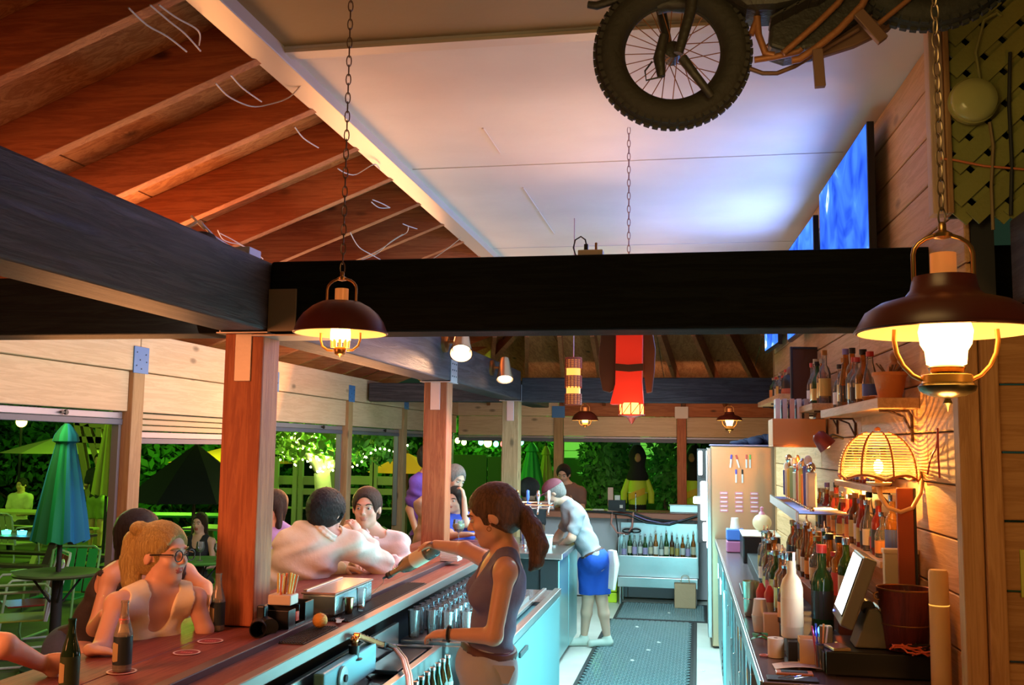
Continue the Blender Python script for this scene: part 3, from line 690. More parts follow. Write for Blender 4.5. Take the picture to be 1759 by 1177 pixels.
# round plate lamp and cables on the lattice
c = atY(1672, 173, 3.62); t = thing('detector', 'round pale dome fixture fixed to the yellow lattice', 'detector', c)
G().lathe([(.078, .0), (.080, .012), (.072, .03), (.045, .042), (0, .046)], n=28, M=RX(PI/2)).build('dome', mat('dome_cream', (.48, .46, .16), .15), t, smooth=True)
G().lathe([(.083, -.018), (.083, .004), (.07, .004)], n=28, M=RX(PI/2)).build('base_ring', mat('ring_cream', (.4, .38, .12), .5), t, smooth=True)
for i, pts in enumerate(([(1683, 136), (1676, 90), (1690, 35), (1712, 22), (1720, 28)], [(1700, 210), (1706, 250), (1703, 320), (1706, 395)], [(1735, 90), (1733, 180), (1738, 280), (1736, 370)],
            [(1616, 272), (1640, 275), (1690, 285), (1759, 291)])):
    m_ = [mat('cable_olive', (.33, .32, .10), .5), mat('cable_tan', (.3, .2, .08), .5), M_dark, mat('cable_orange', (.8, .22, .08), .5)][i]
    o = G().tube([atY(x, y, 3.655) for x, y in pts], .006 if i < 3 else .004, 6).build('cable', m_, None, smooth=True)
    tag(o, ['olive cable looping above the dome fixture', 'tan cable dropping below the dome fixture', 'thick black cable running down the lattice', 'thin orange cable crossing the lattice sideways'][i], 'cable')

# power strip on the cross beam
c = Vector((atY(1015, 440, 4.3).x, 4.30, 2.75)); t = thing('power_outlet', 'small outlet box with plug and looped cord on the dark cross beam', 'outlet', c)
G().box(-.055, .055, -.03, .03, 0, .035).build('box', mat('beige', (.5, .42, .3), .5), t, bevel=.004)
G().box(-.03, -.012, -.01, .01, .035, .065).build('plug', M_black, t, bevel=.003)
G().box(.018, .03, -.01, .01, .035, .07).build('plug', M_brass, t, bevel=.003)
G().tube([(-.02, 0, .06), (-.025, 0, .085), (-.045, 0, .10), (-.07, 0, .085), (-.078, 0, .05), (-.07, .01, .02), (-.04, .03, .005)], .0035, 6).build('cord', M_black, t, smooth=True)
# light fitting lying on the long beam
c = Vector((-2.05, 3.95, 2.752)); t = thing('work_light', 'small clamp light with coiled white cable on top of the left beam', 'work light', c)
G().box(-.04, .09, .10, .22, 0, .04).build('housing', mat('pale_blue', (.4, .5, .7), .4), t, bevel=.004)
G().tube([(-.02, -.30, .02), (.03, -.27, .07), (-.01, -.24, .10), (.04, -.22, .05), (0, -.19, .09), (.03, -.12, .04), (.02, .05, .03), (.02, .12, .03)], .006, 6).build('coiled_cable', M_wire, t, smooth=True)
G().lathe([(.05, 0), (.06, .02), (.05, .04), (.02, .05)], (0, -.16, 0), 16).build('clamp_base', M_dark, t, smooth=True)
# ================================================================ BAR COUNTER AND EQUIPMENT
bc = thing('bar_counter', 'long reddish wooden bar top with grey metal lip, the posts standing on it', 'bar counter', (-2.0, 5.6, 0))
def bx(name, x0, x1, y0, y1, z0, z1, m, parent, bevel=.004, **k):
    c = Vector(parent.location) if parent else Vector((0, 0, 0)); g = G(c); g.box(x0, x1, y0, y1, z0, z1); return g.build(name, m, parent, bevel=bevel, **k)
for y0, y1 in ((2.2, 5.9), (5.903, 8.6)):
    bx('top_board', -2.36, -2.06, y0, y1, 1.06, 1.10, m_bar, bc)
    bx('top_board', -2.057, -1.80, y0, y1, 1.06, 1.10, m_bar, bc)
bx('raised_strip', -1.80, -1.745, 2.2, 8.6, 1.06, 1.112, mat('purple_strip', (.10, .05, .06), .4), bc)
bx('drink_rail', -1.745, -1.605, 2.2, 8.6, 1.05, 1.085, m_bar, bc)
bx('metal_lip', -1.605, -1.555, 2.2, 8.6, 1.045, 1.095, mat('lip_grey', (.30, .26, .24), .4, .5), bc)
for k in range(22): bx('front_board', -2.20, -2.18, 2.2+.29*k, 2.2+.29*k+.284, 0.02, 1.055, m_post('Z'), bc)
bx('frame', -2.17, -1.70, 2.2, 8.6, .02, 1.05, M_dark, bc)
def mat_thing(name, label, cat_, x0, x1, y0, y1, z):
    t = thing(name, label, cat_, ((x0+x1)/2, (y0+y1)/2, z)); c = Vector(t.location)
    g = G(c); g.box(x0, x1, y0, y1, z, z+.004); g.build('base', M_rubber, t)
    g = G(c); nx = int((x1-x0)/.012); ny = int((y1-y0)/.016)
    for i in range(nx):
        for j in range(ny): g.box(x0+.012*i+.003, x0+.012*i+.009, y0+.016*j+.003, y0+.016*j+.012, z+.004, z+.009)
    g.build('nubs', M_rubber, t, kind='stuff'); return t
mat_thing('bar_mat', 'black rubber bar mat on the drink rail beside the shot glass', 'bar mat', -1.735, -1.62, 4.55, 5.9, 1.086)
mat_thing('bar_mat', 'short black rubber bar mat under the orange', 'bar mat', -1.735, -1.62, 4.0, 4.4, 1.086)

# stainless stations behind the bar
M_ice = mat('bin_black', (.02, .02, .022), .4)
sk = thing('ice_station', 'stainless ice station with black insulated well, below the bar lip', 'ice bin', (-1.32, 4.3, 0))
bx('cabinet', -1.60, -1.37, 3.45, 5.2, .35, .80, M_steel, sk)
bx('back_panel', -1.60, -1.575, 3.45, 5.2, .80, .98, M_steel, sk)
bx('front_rim', -1.375, -1.335, 3.45, 5.2, .78, .87, M_steel, sk)
bx('side_rim', -1.575, -1.375, 5.16, 5.2, .78, .87, M_steel, sk)
bx('side_rim', -1.575, -1.375, 3.95, 3.99, .78, .87, M_steel, sk)
bx('black_well', -1.57, -1.38, 4.02, 5.14, .79, .82, M_ice, sk)
bx('sliding_lid', -1.56, -1.40, 4.62, 5.14, .84, .86, M_ice, sk)
for x, y in ((-1.56, 3.5), (-1.40, 3.5), (-1.56, 5.15), (-1.40, 5.15)):
    g = G(sk.location); g.tube([(x, y, 0), (x, y, .35)], .02, 10); g.build('leg', M_steel, sk, smooth=True)
# blue plastic divider with a round logo disc
dv = thing('ice_scoop_holder', 'pale cyan plastic tray with round disc, beneath the bar lip', 'tray', (-1.5, 4.25, .90))
bx('tray', -1.55, -1.50, 3.93, 4.6, .86, .99, mat('cyan_plastic', (.28, .70, .80), .35), dv, .01)
G().lathe([(.0, 0), (.05, .0), (.05, .008), (.035, .012), (0, .01)], (.005, -.12, .03), 20, RY(PI/2)).build('disc', mat('cyan_disc', (.55, .85, .88), .3), dv, smooth=True)
G().lathe([(.0, .0), (.016, .0), (.016, .02), (0, .02)], (.005, -.12, .03), 14, RY(PI/2)).build('centre_button', M_dark, dv, smooth=True)
# rack with stemmed glasses
M_glass = glass('clear_glass', (.97, .98, 1), .14, .02)
def stem_glass(label, loc, grp, h=.17, r=.036):
    t = thing('stem_glass', label, 'glass', loc, group=grp)
    G().lathe([(.005, h*.42), (r*.7, h*.50), (r, h*.70), (r*.82, h), (r*.80, h), (r*.95, h*.7), (r*.6, h*.52), (0, h*.47)], n=12, cap=False).build('bowl', M_glass, t, smooth=True)
    G().lathe([(.034, 0), (.030, .003), (.005, .008), (.004, h*.42)], n=12).build('stem_and_foot', M_glass, t, smooth=True)
    return t
rk = thing('glass_rack', 'stainless shelf carrying rows of clear glasses behind the bar', 'rack', (-1.38, 6.0, 0))
bx('shelf', -1.58, -1.16, 5.25, 6.85, .86, .88, M_steel, rk); bx('front_edge', -1.17, -1.15, 5.25, 6.85, .84, .90, M_steel, rk); bx('cabinet', -1.58, -1.20, 5.25, 6.85, .1, .86, M_steel, rk)
g0 = None; n = 0
OR_ = ['first', 'second', 'third', 'fourth', 'fifth', 'sixth', 'seventh', 'eighth', 'ninth', 'tenth', 'eleventh', 'twelfth', 'thirteenth', 'fourteenth', 'fifteenth', 'sixteenth']
for j in range(14):
    for i in range(4):
        p = (-1.53+.095*i, 5.33+.112*j+(.03 if i % 2 else 0), .881)
        lab = 'clear glass on rack, %s row from near end, %s from bar lip' % (OR_[j], OR_[i])
        if g0 is None:
            g0 = thing('drinking_glass', lab, 'glass', p, group='clear glasses on the rack')
            G().lathe([(.026, 0), (.028, .004), (.035, .145), (.033, .145), (.025, .014), (0, .012)], n=14).build('glass', M_glass, g0, smooth=True); G().lathe([(.0352, .139), (.0358, .146), (.0325, .146)], n=14, cap=False).build('rim', M_glass, g0, smooth=True)
        else: copy_tree(g0, p, rz=random.random()*6, label=lab)
# drainboard cabinet and sink counter further back
dc = thing('undercounter_fridge', 'low stainless fridge with damp sink top, nearest the woman bartender', 'fridge', (-1.3, 6.6, 0))
M_cyan = mat('fridge_steel_lit', (.32, .60, .64), .30, .75, bump=.04, bscale=20)  # stainless, with the aisle's cyan light put into its colour
bx('body', -1.60, -1.05, 6.9, 7.42, .06, .83, M_cyan, dc)
bx('door', -1.05, -1.015, 5.55, 7.42, .10, .82, M_cyan, dc, .006); bx('body', -1.15, -1.05, 5.55, 6.9, .06, .83, M_cyan, dc)
bx('top_rim', -1.06, -1.01, 5.25, 7.45, .83, .875, M_steel, dc); bx('top_rim', -1.15, -1.12, 5.25, 7.45, .85, .872, M_steel, dc); bx('sink_deck', -1.60, -1.06, 6.88, 7.45, .83, .858, mat('wet_steel', (.45, .35, .33), .18, .9, bump=.3, bscale=12), dc)
bx('door_handle', -1.014, -1.0, 5.7, 5.95, .72, .75, M_dark, dc); bx('plinth', -1.12, -1.06, 5.6, 7.4, 0, .06, M_dark, dc, 0)
tc_ = thing('tap_cabinet', 'tall black tap cabinet with steel worktop behind the woman bartender', 'cabinet', (-1.5, 9.3, 0))
bx('body', -1.98, -1.24, 8.68, 10.05, .06, .95, M_dark, tc_); bx('door', -1.24, -1.20, 8.72, 9.36, .08, .93, M_cyan, tc_, .006); bx('door', -1.24, -1.20, 9.38, 10.02, .08, .93, M_cyan, tc_, .006)
bx('worktop', -2.02, -1.16, 8.62, 10.08, .95, 1.0, M_steel, tc_, .006); bx('end_panel', -1.36, -1.205, 8.655, 8.68, .02, .94, M_dark, tc_); bx('plinth', -1.9, -1.28, 8.7, 10, 0, .06, M_dark, tc_, 0)
# tap tower
tw = thing('beer_tower', 'chrome beer tap tower with several handles on the steel worktop', 'tap tower', (-1.62, 9.35, 1.0)); c = Vector(tw.location)
G().lathe([(.075, 0), (.075, .012), (.045, .02), (.045, .34), (.04, .35)], n=24).build('column', M_chrome, tw, smooth=True)
G().tube([(-.20, 0, .37), (.28, 0, .37)], .045, 16).build('header', M_chrome, tw, smooth=True)
for k in range(5):
    x = -.16+.10*k
    f_ = G(); f_.tube([(x, -.03, .36), (x, -.085, .36), (x, -.105, .34), (x, -.11, .29)], .010, 8); fo = f_.build('faucet', M_chrome, tw, smooth=True)
    h_ = G(); h_.lathe([(.008, 0), (.010, .03), (.017, .06), (.015, .12), (.004, .13)], (x, -.085, .385), 12); h_.build('tap_handle', [mat('handle_a', (.75, .12, .06), .3), M_brass, mat('handle_b', (.1, .2, .7), .3), M_chrome, mat('handle_c', (.85, .8, .75), .3)][k], tw, smooth=True)
G().box(-.25, .32, -.2, -.02, 0.0, .02).build('drip_tray', M_steel, tw, bevel=.003)
t = thing('shaker', 'polished metal shaker cup at the corner of the steel worktop', 'shaker', (-1.47, 8.80, 1.0)); G().lathe([(.030, 0), (.033, .003), (.042, .14), (.044, .145), (.041, .145), (.032, .006), (0, .004)], n=24).build('cup', M_chrome, t, smooth=True)
t = thing('plastic_tub', 'white plastic tub beside the metal shaker', 'tub', (-1.36, 9.0, 1.0)); G().lathe([(.05, 0), (.06, .12), (.066, .12), (.066, .128), (.058, .128), (.048, .006), (0, .005)], n=24).build('tub', mat('white_plastic', (.8, .78, .76), .4), t, smooth=True)
t = thing('swan_faucet', 'curved chrome faucet bent over the worktop tub', 'faucet', (-1.56, 9.0, 1.0)); G().tube([(0, 0, 0), (0, 0, .12), (.02, 0, .16), (.07, 0, .175), (.12, 0, .15), (.15, 0, .09), (.155, 0, .06)], .011, 10).build('spout', M_chrome, t, smooth=True); G().lathe([(.025, 0), (.02, .03), (.012, .035)], n=14).build('base', M_chrome, t, smooth=True)

# ---------------------------------------------------------------- things on the bar top
ZB = 1.101
def coaster(x, y, label, z=ZB):
    t = thing('coaster', label, 'coaster', (x, y, z)); G().lathe([(0, 0), (.05, 0), (.052, .001), (.05, .002), (0, .002)], n=28).build('board', mat('coaster_red', (.30, .05, .05), .6), t)
    G().lathe([(.045, .0022), (.052, .0022), (.052, .0028), (.045, .0028)], n=28, cap=False).build('white_rim', mat('coaster_rim', (.80, .62, .55), .6), t)
    g = G()
    for k in range(5): g.cbox((-.02+.01*k, 0, .0024), (.006, .012, .0006))
    g.build('printed_mark', mat('coaster_mark', (.8, .2, .2), .6), t, kind='stuff')
coaster(-2.03, 3.32, 'round coaster under the nearest beer bottle'); coaster(-1.97, 3.67, 'round red coaster in front of the blonde woman, the nearer of two empty ones')
coaster(-1.99, 3.90, 'round coaster in front of the blonde woman, the one nearer the beer bottle'); coaster(-2.12, 5.83, 'round coaster by the elbow of the white shirted man')
M_bg = glass('beer_glass', (.88, .84, .70), .24, .03); M_bgd = glass('green_glass', (.04, .10, .035), .35, .04); M_beer = mat('cola_dark', (.02, .012, .008), .15)
M_lab = mat('dark_label', (.02, .035, .04), .5); M_labg = mat('label_gold', (.45, .34, .16), .5)
def beer_bottle(x, y, z, label, full=.6, h=.245, r=.033, m=M_bg, lab=M_lab, grp=None, name='beer_bottle', face=-.5):
    t = thing(name, label, 'bottle', (x, y, z+.001), group=grp)
    pr = [(r*.9, 0), (r, .006), (r, h*.52), (r*.86, h*.60), (r*.55, h*.74), (r*.40, h*.86), (r*.38, h*.965), (r*.44, h*.97), (r*.44, h), (r*.36, h)]
    G().lathe(pr, n=18).build('glass', m, t, smooth=True)
    G().lathe([(r*1.012, h*.10), (r*1.012, h*.50)], n=18, cap=False).build('label', lab, t, smooth=True)
    if full: G().lathe([(r*.85, .004), (r*.93, .008), (r*.93, h*min(full, .52)), (0, h*min(full, .52)+.001)], n=14).build('drink', M_beer, t, smooth=True)
    # gold patch on the label, curved
    g = G(); vs = []
    for i in range(7):
        a = face-PI/2-.55+1.1*i/6
        for zz in (.16, .40): vs.append((r*1.03*math.cos(a), r*1.03*math.sin(a), h*zz+.02*h*(1-abs(i-3)/3)*(1 if zz > .3 else -1)))
    g.add(vs, [(2*i, 2*i+2, 2*i+3, 2*i+1) for i in range(6)]); g.build('label_patch', M_labg, t)
    return t
b1 = beer_bottle(-2.03, 3.32, ZB+.003, 'nearest dark labelled clear bottle standing on a coaster', .6)
G().lathe([(.0165, .165), (.0190, .180), (.0172, .185)], n=14, cap=False).build('red_neck_band', mat('red_band', (.7, .06, .05), .4), b1)
beer_bottle(-2.08, 4.13, ZB, 'dark labelled clear bottle beside the blonde woman and the post', .6)
gp = atZ(108, 1190, 1.1)
beer_bottle(gp.x+.02, gp.y, ZB, 'dark green bottle at the very front edge of the bar', 0, .235, .031, M_bgd, None or mat('green_lab', (.03, .06, .02), .5))
# caddy with straws and napkins
cx, cy = -1.84, 4.30
cd_ = thing('bar_caddy', 'black plastic bar caddy with tube cup on its near side', 'caddy', (cx, cy, ZB)); cL = Vector(cd_.location)
def bl(name, x0, x1, y0, y1, z0, z1, m, parent, bevel=.003): return G().box(x0, x1, y0, y1, z0, z1).build(name, m, parent, bevel=bevel)
bl('base', -.075, .075, -.13, .16, 0, .008, M_black, cd_)
for n_, a in (('wall', (-.075, .075, -.13, -.123, 0, .09)), ('wall', (-.075, .075, .153, .16, 0, .10)), ('wall', (-.075, -.069, -.13, .16, 0, .10)), ('divider', (-.07, .07, .0, .006, 0, .10)), ('wall', (.069, .075, -.13, -.05, 0, .09)), ('wall', (.069, .075, .06, .16, 0, .10)), ('wall', (.069, .075, -.05, .06, 0, .02))):
    bl(n_, *a, M_black, cd_)
G().lathe([(.034, 0), (.036, .10), (.032, .10), (.030, .0)], (-.03, -.20, .036), 20, RX(PI/2) @ RY(.4)).build('tube_cup', M_black, cd_, smooth=True)
G().lathe([(.036, -.06), (.036, .07), (.031, .07), (.031, -.05), (0, -.05)], (.0, -.19, .037), 22, Matrix.Rotation(.7, 3, 'Z') @ RX(-PI/2)).build('tube_cup', M_black, cd_, smooth=True)
G().box(-.045, -.005, -.20, -.16, .03, .12).build('upright_pocket', M_black, cd_, bevel=.008)
G().box(.062, .07, -.03, .0, .03, .07).build('red_packet', mat('red_packet', (.8, .12, .05), .5), cd_)
M_nap = mat('napkin', (.80, .66, .56), .8)
tn = thing('napkin_tub', 'pinkish tub of yellow straws on top of the black caddy', 'straw holder', (cx+.0, cy-.02, ZB+.101))
G().prism([(-.055, -.045), (.055, -.045), (.055, .045), (-.055, .045)], 0, .045).build('tub', M_nap, tn, bevel=.006)
for k in range(10):
    a = random.uniform(-.035, .035); b = random.uniform(-.03, .03)
    o = G().tube([(a, b, .02), (a*1.35+.008, b*1.3, .12+random.uniform(0, .02))], .0058, 8).build('straw', mat('straw_yellow', (.75, .62, .18), .4) if k % 3 else mat('straw_red', (.8, .22, .1), .4), tn, smooth=True)
cc = thing('condiment_tray', 'steel lidded condiment tray beyond the black caddy', 'condiment tray', (-1.80, 4.88, ZB))
bl('box', -.085, .085, -.27, .27, 0, .095, mat('tray_steel', (.55, .75, .80), .22, .8), cc, .006); bl('lid', -.09, .09, -.28, .28, .096, .108, mat('lid_pink', (.60, .40, .34), .2, .6), cc, .006); bl('lid_hinge', -.09, -.07, -.25, .25, .108, .114, M_steel, cc, .002)
# orange on black trivet, opener
p = atZ(572, 1082, 1.095)
t = thing('orange', 'whole orange beside the black bar caddy', 'fruit', (-1.68, p.y+.02, 1.096+.033)); G().ell((0, 0, 0), (.034, .034, .033), 24, 16).build('peel', mat('orange_peel', (.85, .38, .06), .5, bump=.6, bscale=160), t, smooth=True); G().lathe([(.004, 0), (.003, .003), (0, .003)], (0, 0, .0325), 8).build('stem_end', mat('stem_green', (.2, .25, .05), .7), t)
t = thing('bottle_opener', 'flat pale bottle opener beside the orange', 'opener', (-1.66, 4.52, 1.097)); g = G(); g.prism([(-.012, -.07), (.012, -.07), (.014, -.01), (.022, .03), (.018, .06), (0, .068), (-.018, .06), (-.022, .03), (-.014, -.01)], 0, .003, RZ(.3)); g.build('blade', mat('opener_pink', (.7, .45, .4), .3, .6), t, bevel=.001); G().torus((0, .04, .0035), .010, .003, 14, 6, RZ(.3)).build('hole_rim', M_dark, t)
# shot glasses
def shot(x, y, label, m=M_glass, h=.11, r=.026, liq=None, nm='shot_glass'):
    t = thing(nm, label, 'glass', (x, y, 1.096)); G().lathe([(r*.72, 0), (r, h), (r*.93, h), (r*.66, .012), (0, .012)], n=20, cap=True).build('glass', m, t, smooth=True)
    if liq: G().lathe([(0, .013), (r*.66, .013), (r*.72, h*.25), (0, h*.25)], n=16).build('liquor', liq, t, smooth=True)
    return t
shot(-1.66, 4.82, 'tall clear glass being filled from the poured bottle', liq=mat('amber_liq', (.75, .25, .08), .1))
shot(-1.69, 4.73, 'dark and gold jigger beside the glass being filled', mat('jigger', (.35, .22, .10), .2, .95), .075, .024, nm='jigger'); 
t = thing('napkin_stack', 'stack of folded white napkins on the bar near the woman bartender', 'napkins', (-1.72, 6.9, 1.113))
for k in range(9): G().cbox((0, 0, .006+.009*k), (.13, .13, .008), RZ(random.uniform(-.06, .06))).build('napkin', mat('napkin_white', (.82, .74, .70), .8), t, bevel=.003)
# soda gun with braided hose
sg = thing('soda_gun', 'copper coloured soda gun in a black holster with braided hose', 'soda gun', (-1.53, 3.98, 1.0))
def gz(px, py, X=-1.52): return Vector(atX(px, py, X))-Vector(sg.location)
h0 = gz(608, 1130)
G().lathe([(.036, -.008), (.038, -.004), (.022, 0), (.026, .05), (.027, .055), (.022, .055)], h0, 20).build('holster', M_black, sg, smooth=True)
G().lathe([(.014, 0), (.015, .02), (.019, .025), (.019, .04), (.012, .05)], h0+Vector((0, 0, .045)), 16).build('nozzle', mat('copper', (.85, .35, .12), .22, .95), sg, smooth=True)
a, b = gz(612, 1092), gz(655, 1108); G().bar(a, b, .034, .026).build('gun_body', MC['copper'], sg, bevel=.006)
for k in range(6): q = a.lerp(b, .15+.13*k); G().ell(q+Vector((0, 0, .016)), (.0055, .0055, .004), 10, 6).build('button', M_black, sg, smooth=True)
G().bar(b, gz(668, 1112), .038, .032).build('hose_collar', M_black, sg, bevel=.004)
hp = [gz(662, 1106), gz(680, 1114, -1.46), gz(694, 1132, -1.36), gz(702, 1160, -1.27), gz(706, 1195, -1.19), gz(707, 1260, -1.12)]
for k in range(5): G().tube([q+Vector((.011*math.cos(k*1.26), .011*math.sin(k*1.26), 0)) for q in hp], .0065, 6).build('hose_line', [mat('hose_steel', (.6, .55, .45), .25, .9), mat('hose_green', (.35, .40, .15), .3), M_steel, mat('hose_red', (.7, .25, .15), .4), M_steel][k], sg, smooth=True)
G().tube([gz(606, 1133), gz(625, 1158), gz(650, 1180)], .006, 8).build('drain_tube', M_black, sg, smooth=True)
# beer bottles in the speed well at the frame's lower edge
lbls = 0; well = None
M_cap = mat('crown_cap', (.35, .30, .30), .3, .9); bb0 = None
sr = thing('speed_rail', 'stainless bottle rail hung on the front of the ice station', 'bottle rail', (-1.285, 4.3, .60))
bl('back', -.035, -.03, -.85, .9, 0, .20, M_steel, sr); bl('floor', -.03, .075, -.85, .9, 0, .006, M_steel, sr); bl('front', .07, .075, -.85, .9, 0, .10, M_steel, sr)
for k in range(16):
    y = 3.56+.098*k
    if bb0 is None:
        bb0 = beer_bottle(-1.262, y, .608, 'capped bottle in the stainless bottle rail, first from its near end', 0, .25, .030, glass('brown_glass', (.20, .10, .03), .3, .04), mat('rail_label', (.5, .45, .4), .6), 'capped bottles in the bottle rail', 'beer_bottle')
        G().lathe([(.0145, .238), (.0155, .244), (.0145, .252), (0, .253)], n=14).build('cap', M_cap, bb0, smooth=True); o = bb0
    else: o = copy_tree(bb0, (-1.262, y, .608), rz=random.random()*6, label='capped bottle in the stainless bottle rail, %s from its near end' % OR_[k])
    if k % 3 == 1:
        for ch in o.children:
            if ch.name.startswith('glass'): ch.data = ch.data.copy(); ch.data.materials[0] = M_bgd
# glasses standing at the near front of the rack
for k, (px_, py_) in enumerate(((505, 1165), (520, 1172))):
    q = atZ(px_, py_, .98)
# ================================================================ BACK BAR
bb = thing('back_bar_counter', 'dark back bar counter with steel edge, crowded with bottles', 'back bar', (.5, 7, 0))
def yx(y): return .23-.012*(y-4.2)      # front edge x
def slab(name, xa, xb, y0, y1, z0, z1, m, parent, bevel=.003):
    c = Vector(parent.location); g = G(c)
    g.add([(xa(y0), y0, z0), (xb(y0), y0, z0), (xb(y1), y1, z0), (xa(y1), y1, z0), (xa(y0), y0, z1), (xb(y0), y0, z1), (xb(y1), y1, z1), (xa(y1), y1, z1)],
          [(0,3,2,1),(4,5,6,7),(0,1,5,4),(1,2,6,5),(2,3,7,6),(3,0,4,7)]); return g.build(name, m, parent, bevel=bevel)
M_cnt = mat('counter_plum', (.16, .11, .12), .25, .3)
slab('worktop', yx, lambda y: xw(y)-.003, 3.95, 9.95, 1.01, 1.05, M_cnt, bb)
slab('steel_edge', lambda y: yx(y)-.012, yx, 3.95, 9.95, 1.005, 1.054, M_steel, bb)
slab('carcass', lambda y: yx(y)+.10, lambda y: xw(y)-.003, 4.6, 9.9, .02, 1.005, M_dark, bb)
for k, z in enumerate((.30, .66)): slab('lower_shelf', lambda y: .42, lambda y: xw(y)-.01, 3.97, 4.55, z, z+.03, m_side('X'), bb)
slab('shelf_nosing', lambda y: .40, lambda y: xw(y)-.003, 3.93, 3.95, .985, 1.052, m_side('X'), bb)
slab('end_post', lambda y: .84, lambda y: .88, 3.96, 4.0, 0, .98, mat('pale_leg', (.5, .42, .35), .5), bb); slab('end_post', lambda y: .42, lambda y: .46, 3.96, 4.0, 0, .98, M_dark, bb)
for i, (xa, xb, cc_) in enumerate(((.50, .64, (.55, .38, .18)), (.66, .80, (.62, .5, .3)))):
    t = thing('storage_box', ['tan carton on the shelf under the register, the left one', 'paler carton on the shelf under the register, the right one'][i], 'box', ((xa+xb)/2, 4.15, .69)); bl('carton', -.065, .065, -.12, .12, .001, .25, mat('carton%d' % i, cc_, .7), t); bl('tape', -.015, .015, -.122, .122, .25, .2515, mat('tape', (.5, .4, .25), .3), t, 0)
# coolers under the counter with lit glass doors
segs = [(4.62, 5.55, 1), (5.57, 6.5, 1), (6.52, 7.9, 0), (7.92, 9.85, 0)]
M_led = emitm('door_led', (.55, .95, 1.0), 5.0); M_dglass = glass('door_glass', (.7, .95, 1), .10, .03)
for i, (y0, y1, lit) in enumerate(segs):
    ym = (y0+y1)/2; x0 = yx(ym)
    t = thing('bottle_cooler', ['glass door cooler glowing white nearest the register end', 'glass door cooler glowing white, second from the register end', 'steel door cooler in the middle of the back bar', 'steel door cooler at the far end of the back bar'][i], 'cooler', (x0, ym, 0)); hw = (y1-y0)/2
    bl('body', .06, .095, -hw, hw, .06, 1.0, M_dark, t); bl('kick_plate', .03, .08, -hw, hw, .0, .06, M_dark, t)
    if lit:
        for s in (-1, 1):
            a0, a1 = (-hw+.005, -.005) if s < 0 else (.005, hw-.005)
            d = bl('door_frame', .0, .03, a0, a1, .08, .12, M_steel, t); bl('door_frame', .0, .03, a0, a1, .93, .99, M_steel, t); bl('door_frame', .0, .03, a0, a0+.04, .12, .93, M_steel, t); bl('door_frame', .0, .03, a1-.04, a1, .12, .93, M_steel, t)
            bl('door_glass', .010, .014, a0+.04, a1-.04, .12, .93, M_dglass, t, 0); bl('light_panel', .016, .022, a0+.03, a1-.03, .12, .93, M_led, t, 0)
            bl('handle', -.02, -.008, a1-.03, a1-.015, .45, .75, M_chrome, t)
    else:
        for s in (-1, 1):
            a0, a1 = (-hw+.005, -.005) if s < 0 else (.005, hw-.005)
            bl('door', .0, .05, a0, a1, .10, .985, M_cyan, t, .006); bl('handle', -.02, -.006, a0+.05, a0+.08, .80, .93, M_chrome, t)
        g = G()
        for k in range(5): g.box(-.003, .001, -hw+.1, -hw+.35, .18+.05*k, .20+.05*k)
        g.build('vent_slots', M_dark, t, kind='stuff')
for k, (px_, py_) in enumerate(((1258, 1088), (1263, 1105), (1276, 1160))):
    q = atY(px_, py_, [5.5, 5.25, 4.75][k]); t = thing('tag', ['upper orange paper tag on the cooler door edge', 'lower orange paper tag on the cooler door edge', 'brownish tag lowest on the cooler door edge'][k], 'tag', (yx(q.y)-.014, q.y, q.z)); G().cbox((0, 0, 0), (.003, .06, .05), RX(.2)).build('paper', mat('orange_tag', (.75, .38, .08), .6), t)

# tall steel cooler at the far end
ct = thing('steel_cooler', 'tall stainless cooler with magnets and markers on its side, bright at its left', 'cooler', (.43, 10.4, 0)); 
bl('body', -.31, .33, -.38, .38, .02, 1.95, mat('cooler_steel_lit', (.72, .50, .32), .32, .85, bump=.03, bscale=10), ct, .01); bl('plinth', -.28, .31, -.36, .36, 0, .02, M_dark, ct, 0)  # orange lamp light tinted into the stainless colour
bl('top_cover', -.32, .34, -.39, .39, 1.951, 1.965, mat('lilac_top', (.4, .35, .6), .3, .3), ct)
bl('door_frame', -.35, -.312, -.37, .37, .1, 1.93, M_steel, ct, .004)
bl('lit_door', -.356, -.351, -.33, .33, .95, 1.9, emitm('door_white', (.75, .95, 1), 9), ct, 0)
for x, z, cc_ in ((-.11, 1.80, (.15, .1, .5)), (-.04, 1.80, (.6, .1, .08)), (.04, 1.80, (.7, .12, .1)), (.075, 1.80, (.2, .5, .1)), (-.06, 1.655, (.12, .1, .5)), (.0, 1.655, (.02, .02, .02))):
    M = RY(.12 if x == -.11 else (-.3 if x == -.04 else 0))
    t = thing('marker', 'marker pen with %s cap held on the steel cooler, %s row' % ({(-.11): 'violet', (-.04): 'tilted red', .04: 'upright red', .075: 'green', (-.06): 'blue', 0.: 'black'}[x], 'upper' if z > 1.7 else 'lower'), 'marker', (.42+x, 10.012, z))
    G().cbox((0, 0, -.02), (.016, .014, .085), M).build('barrel', mat('marker_white', (.8, .75, .72), .4), t, bevel=.003); G().cbox(M @ Vector((0, 0, .045)), (.018, .016, .045), M).build('cap', mat('cap%.2f' % x, cc_, .4), t, bevel=.003)
for i in range(3):
    for j in range(5):
        t = thing('magnet', 'pink label magnet on the steel cooler, %s column, %s from the top' % (['left', 'middle', 'right'][i], OR_[j]), 'magnet', (.24+.145*i, 10.014, 1.49-.042*j), group='label magnets on the cooler'); G().cbox((0, 0, 0), (.075, .006, .026)).build('strip', mat('mag_pink', (.75, .25, .35), .5), t); G().cbox((0, -.004, 0), (.06, .003, .008)).build('band', mat('mag_white', (.85, .75, .7), .5), t)
t = thing('led_sign', 'bright white lit sign tubes beside the left edge of the steel cooler', 'sign', (.045, 10.05, 1.5))
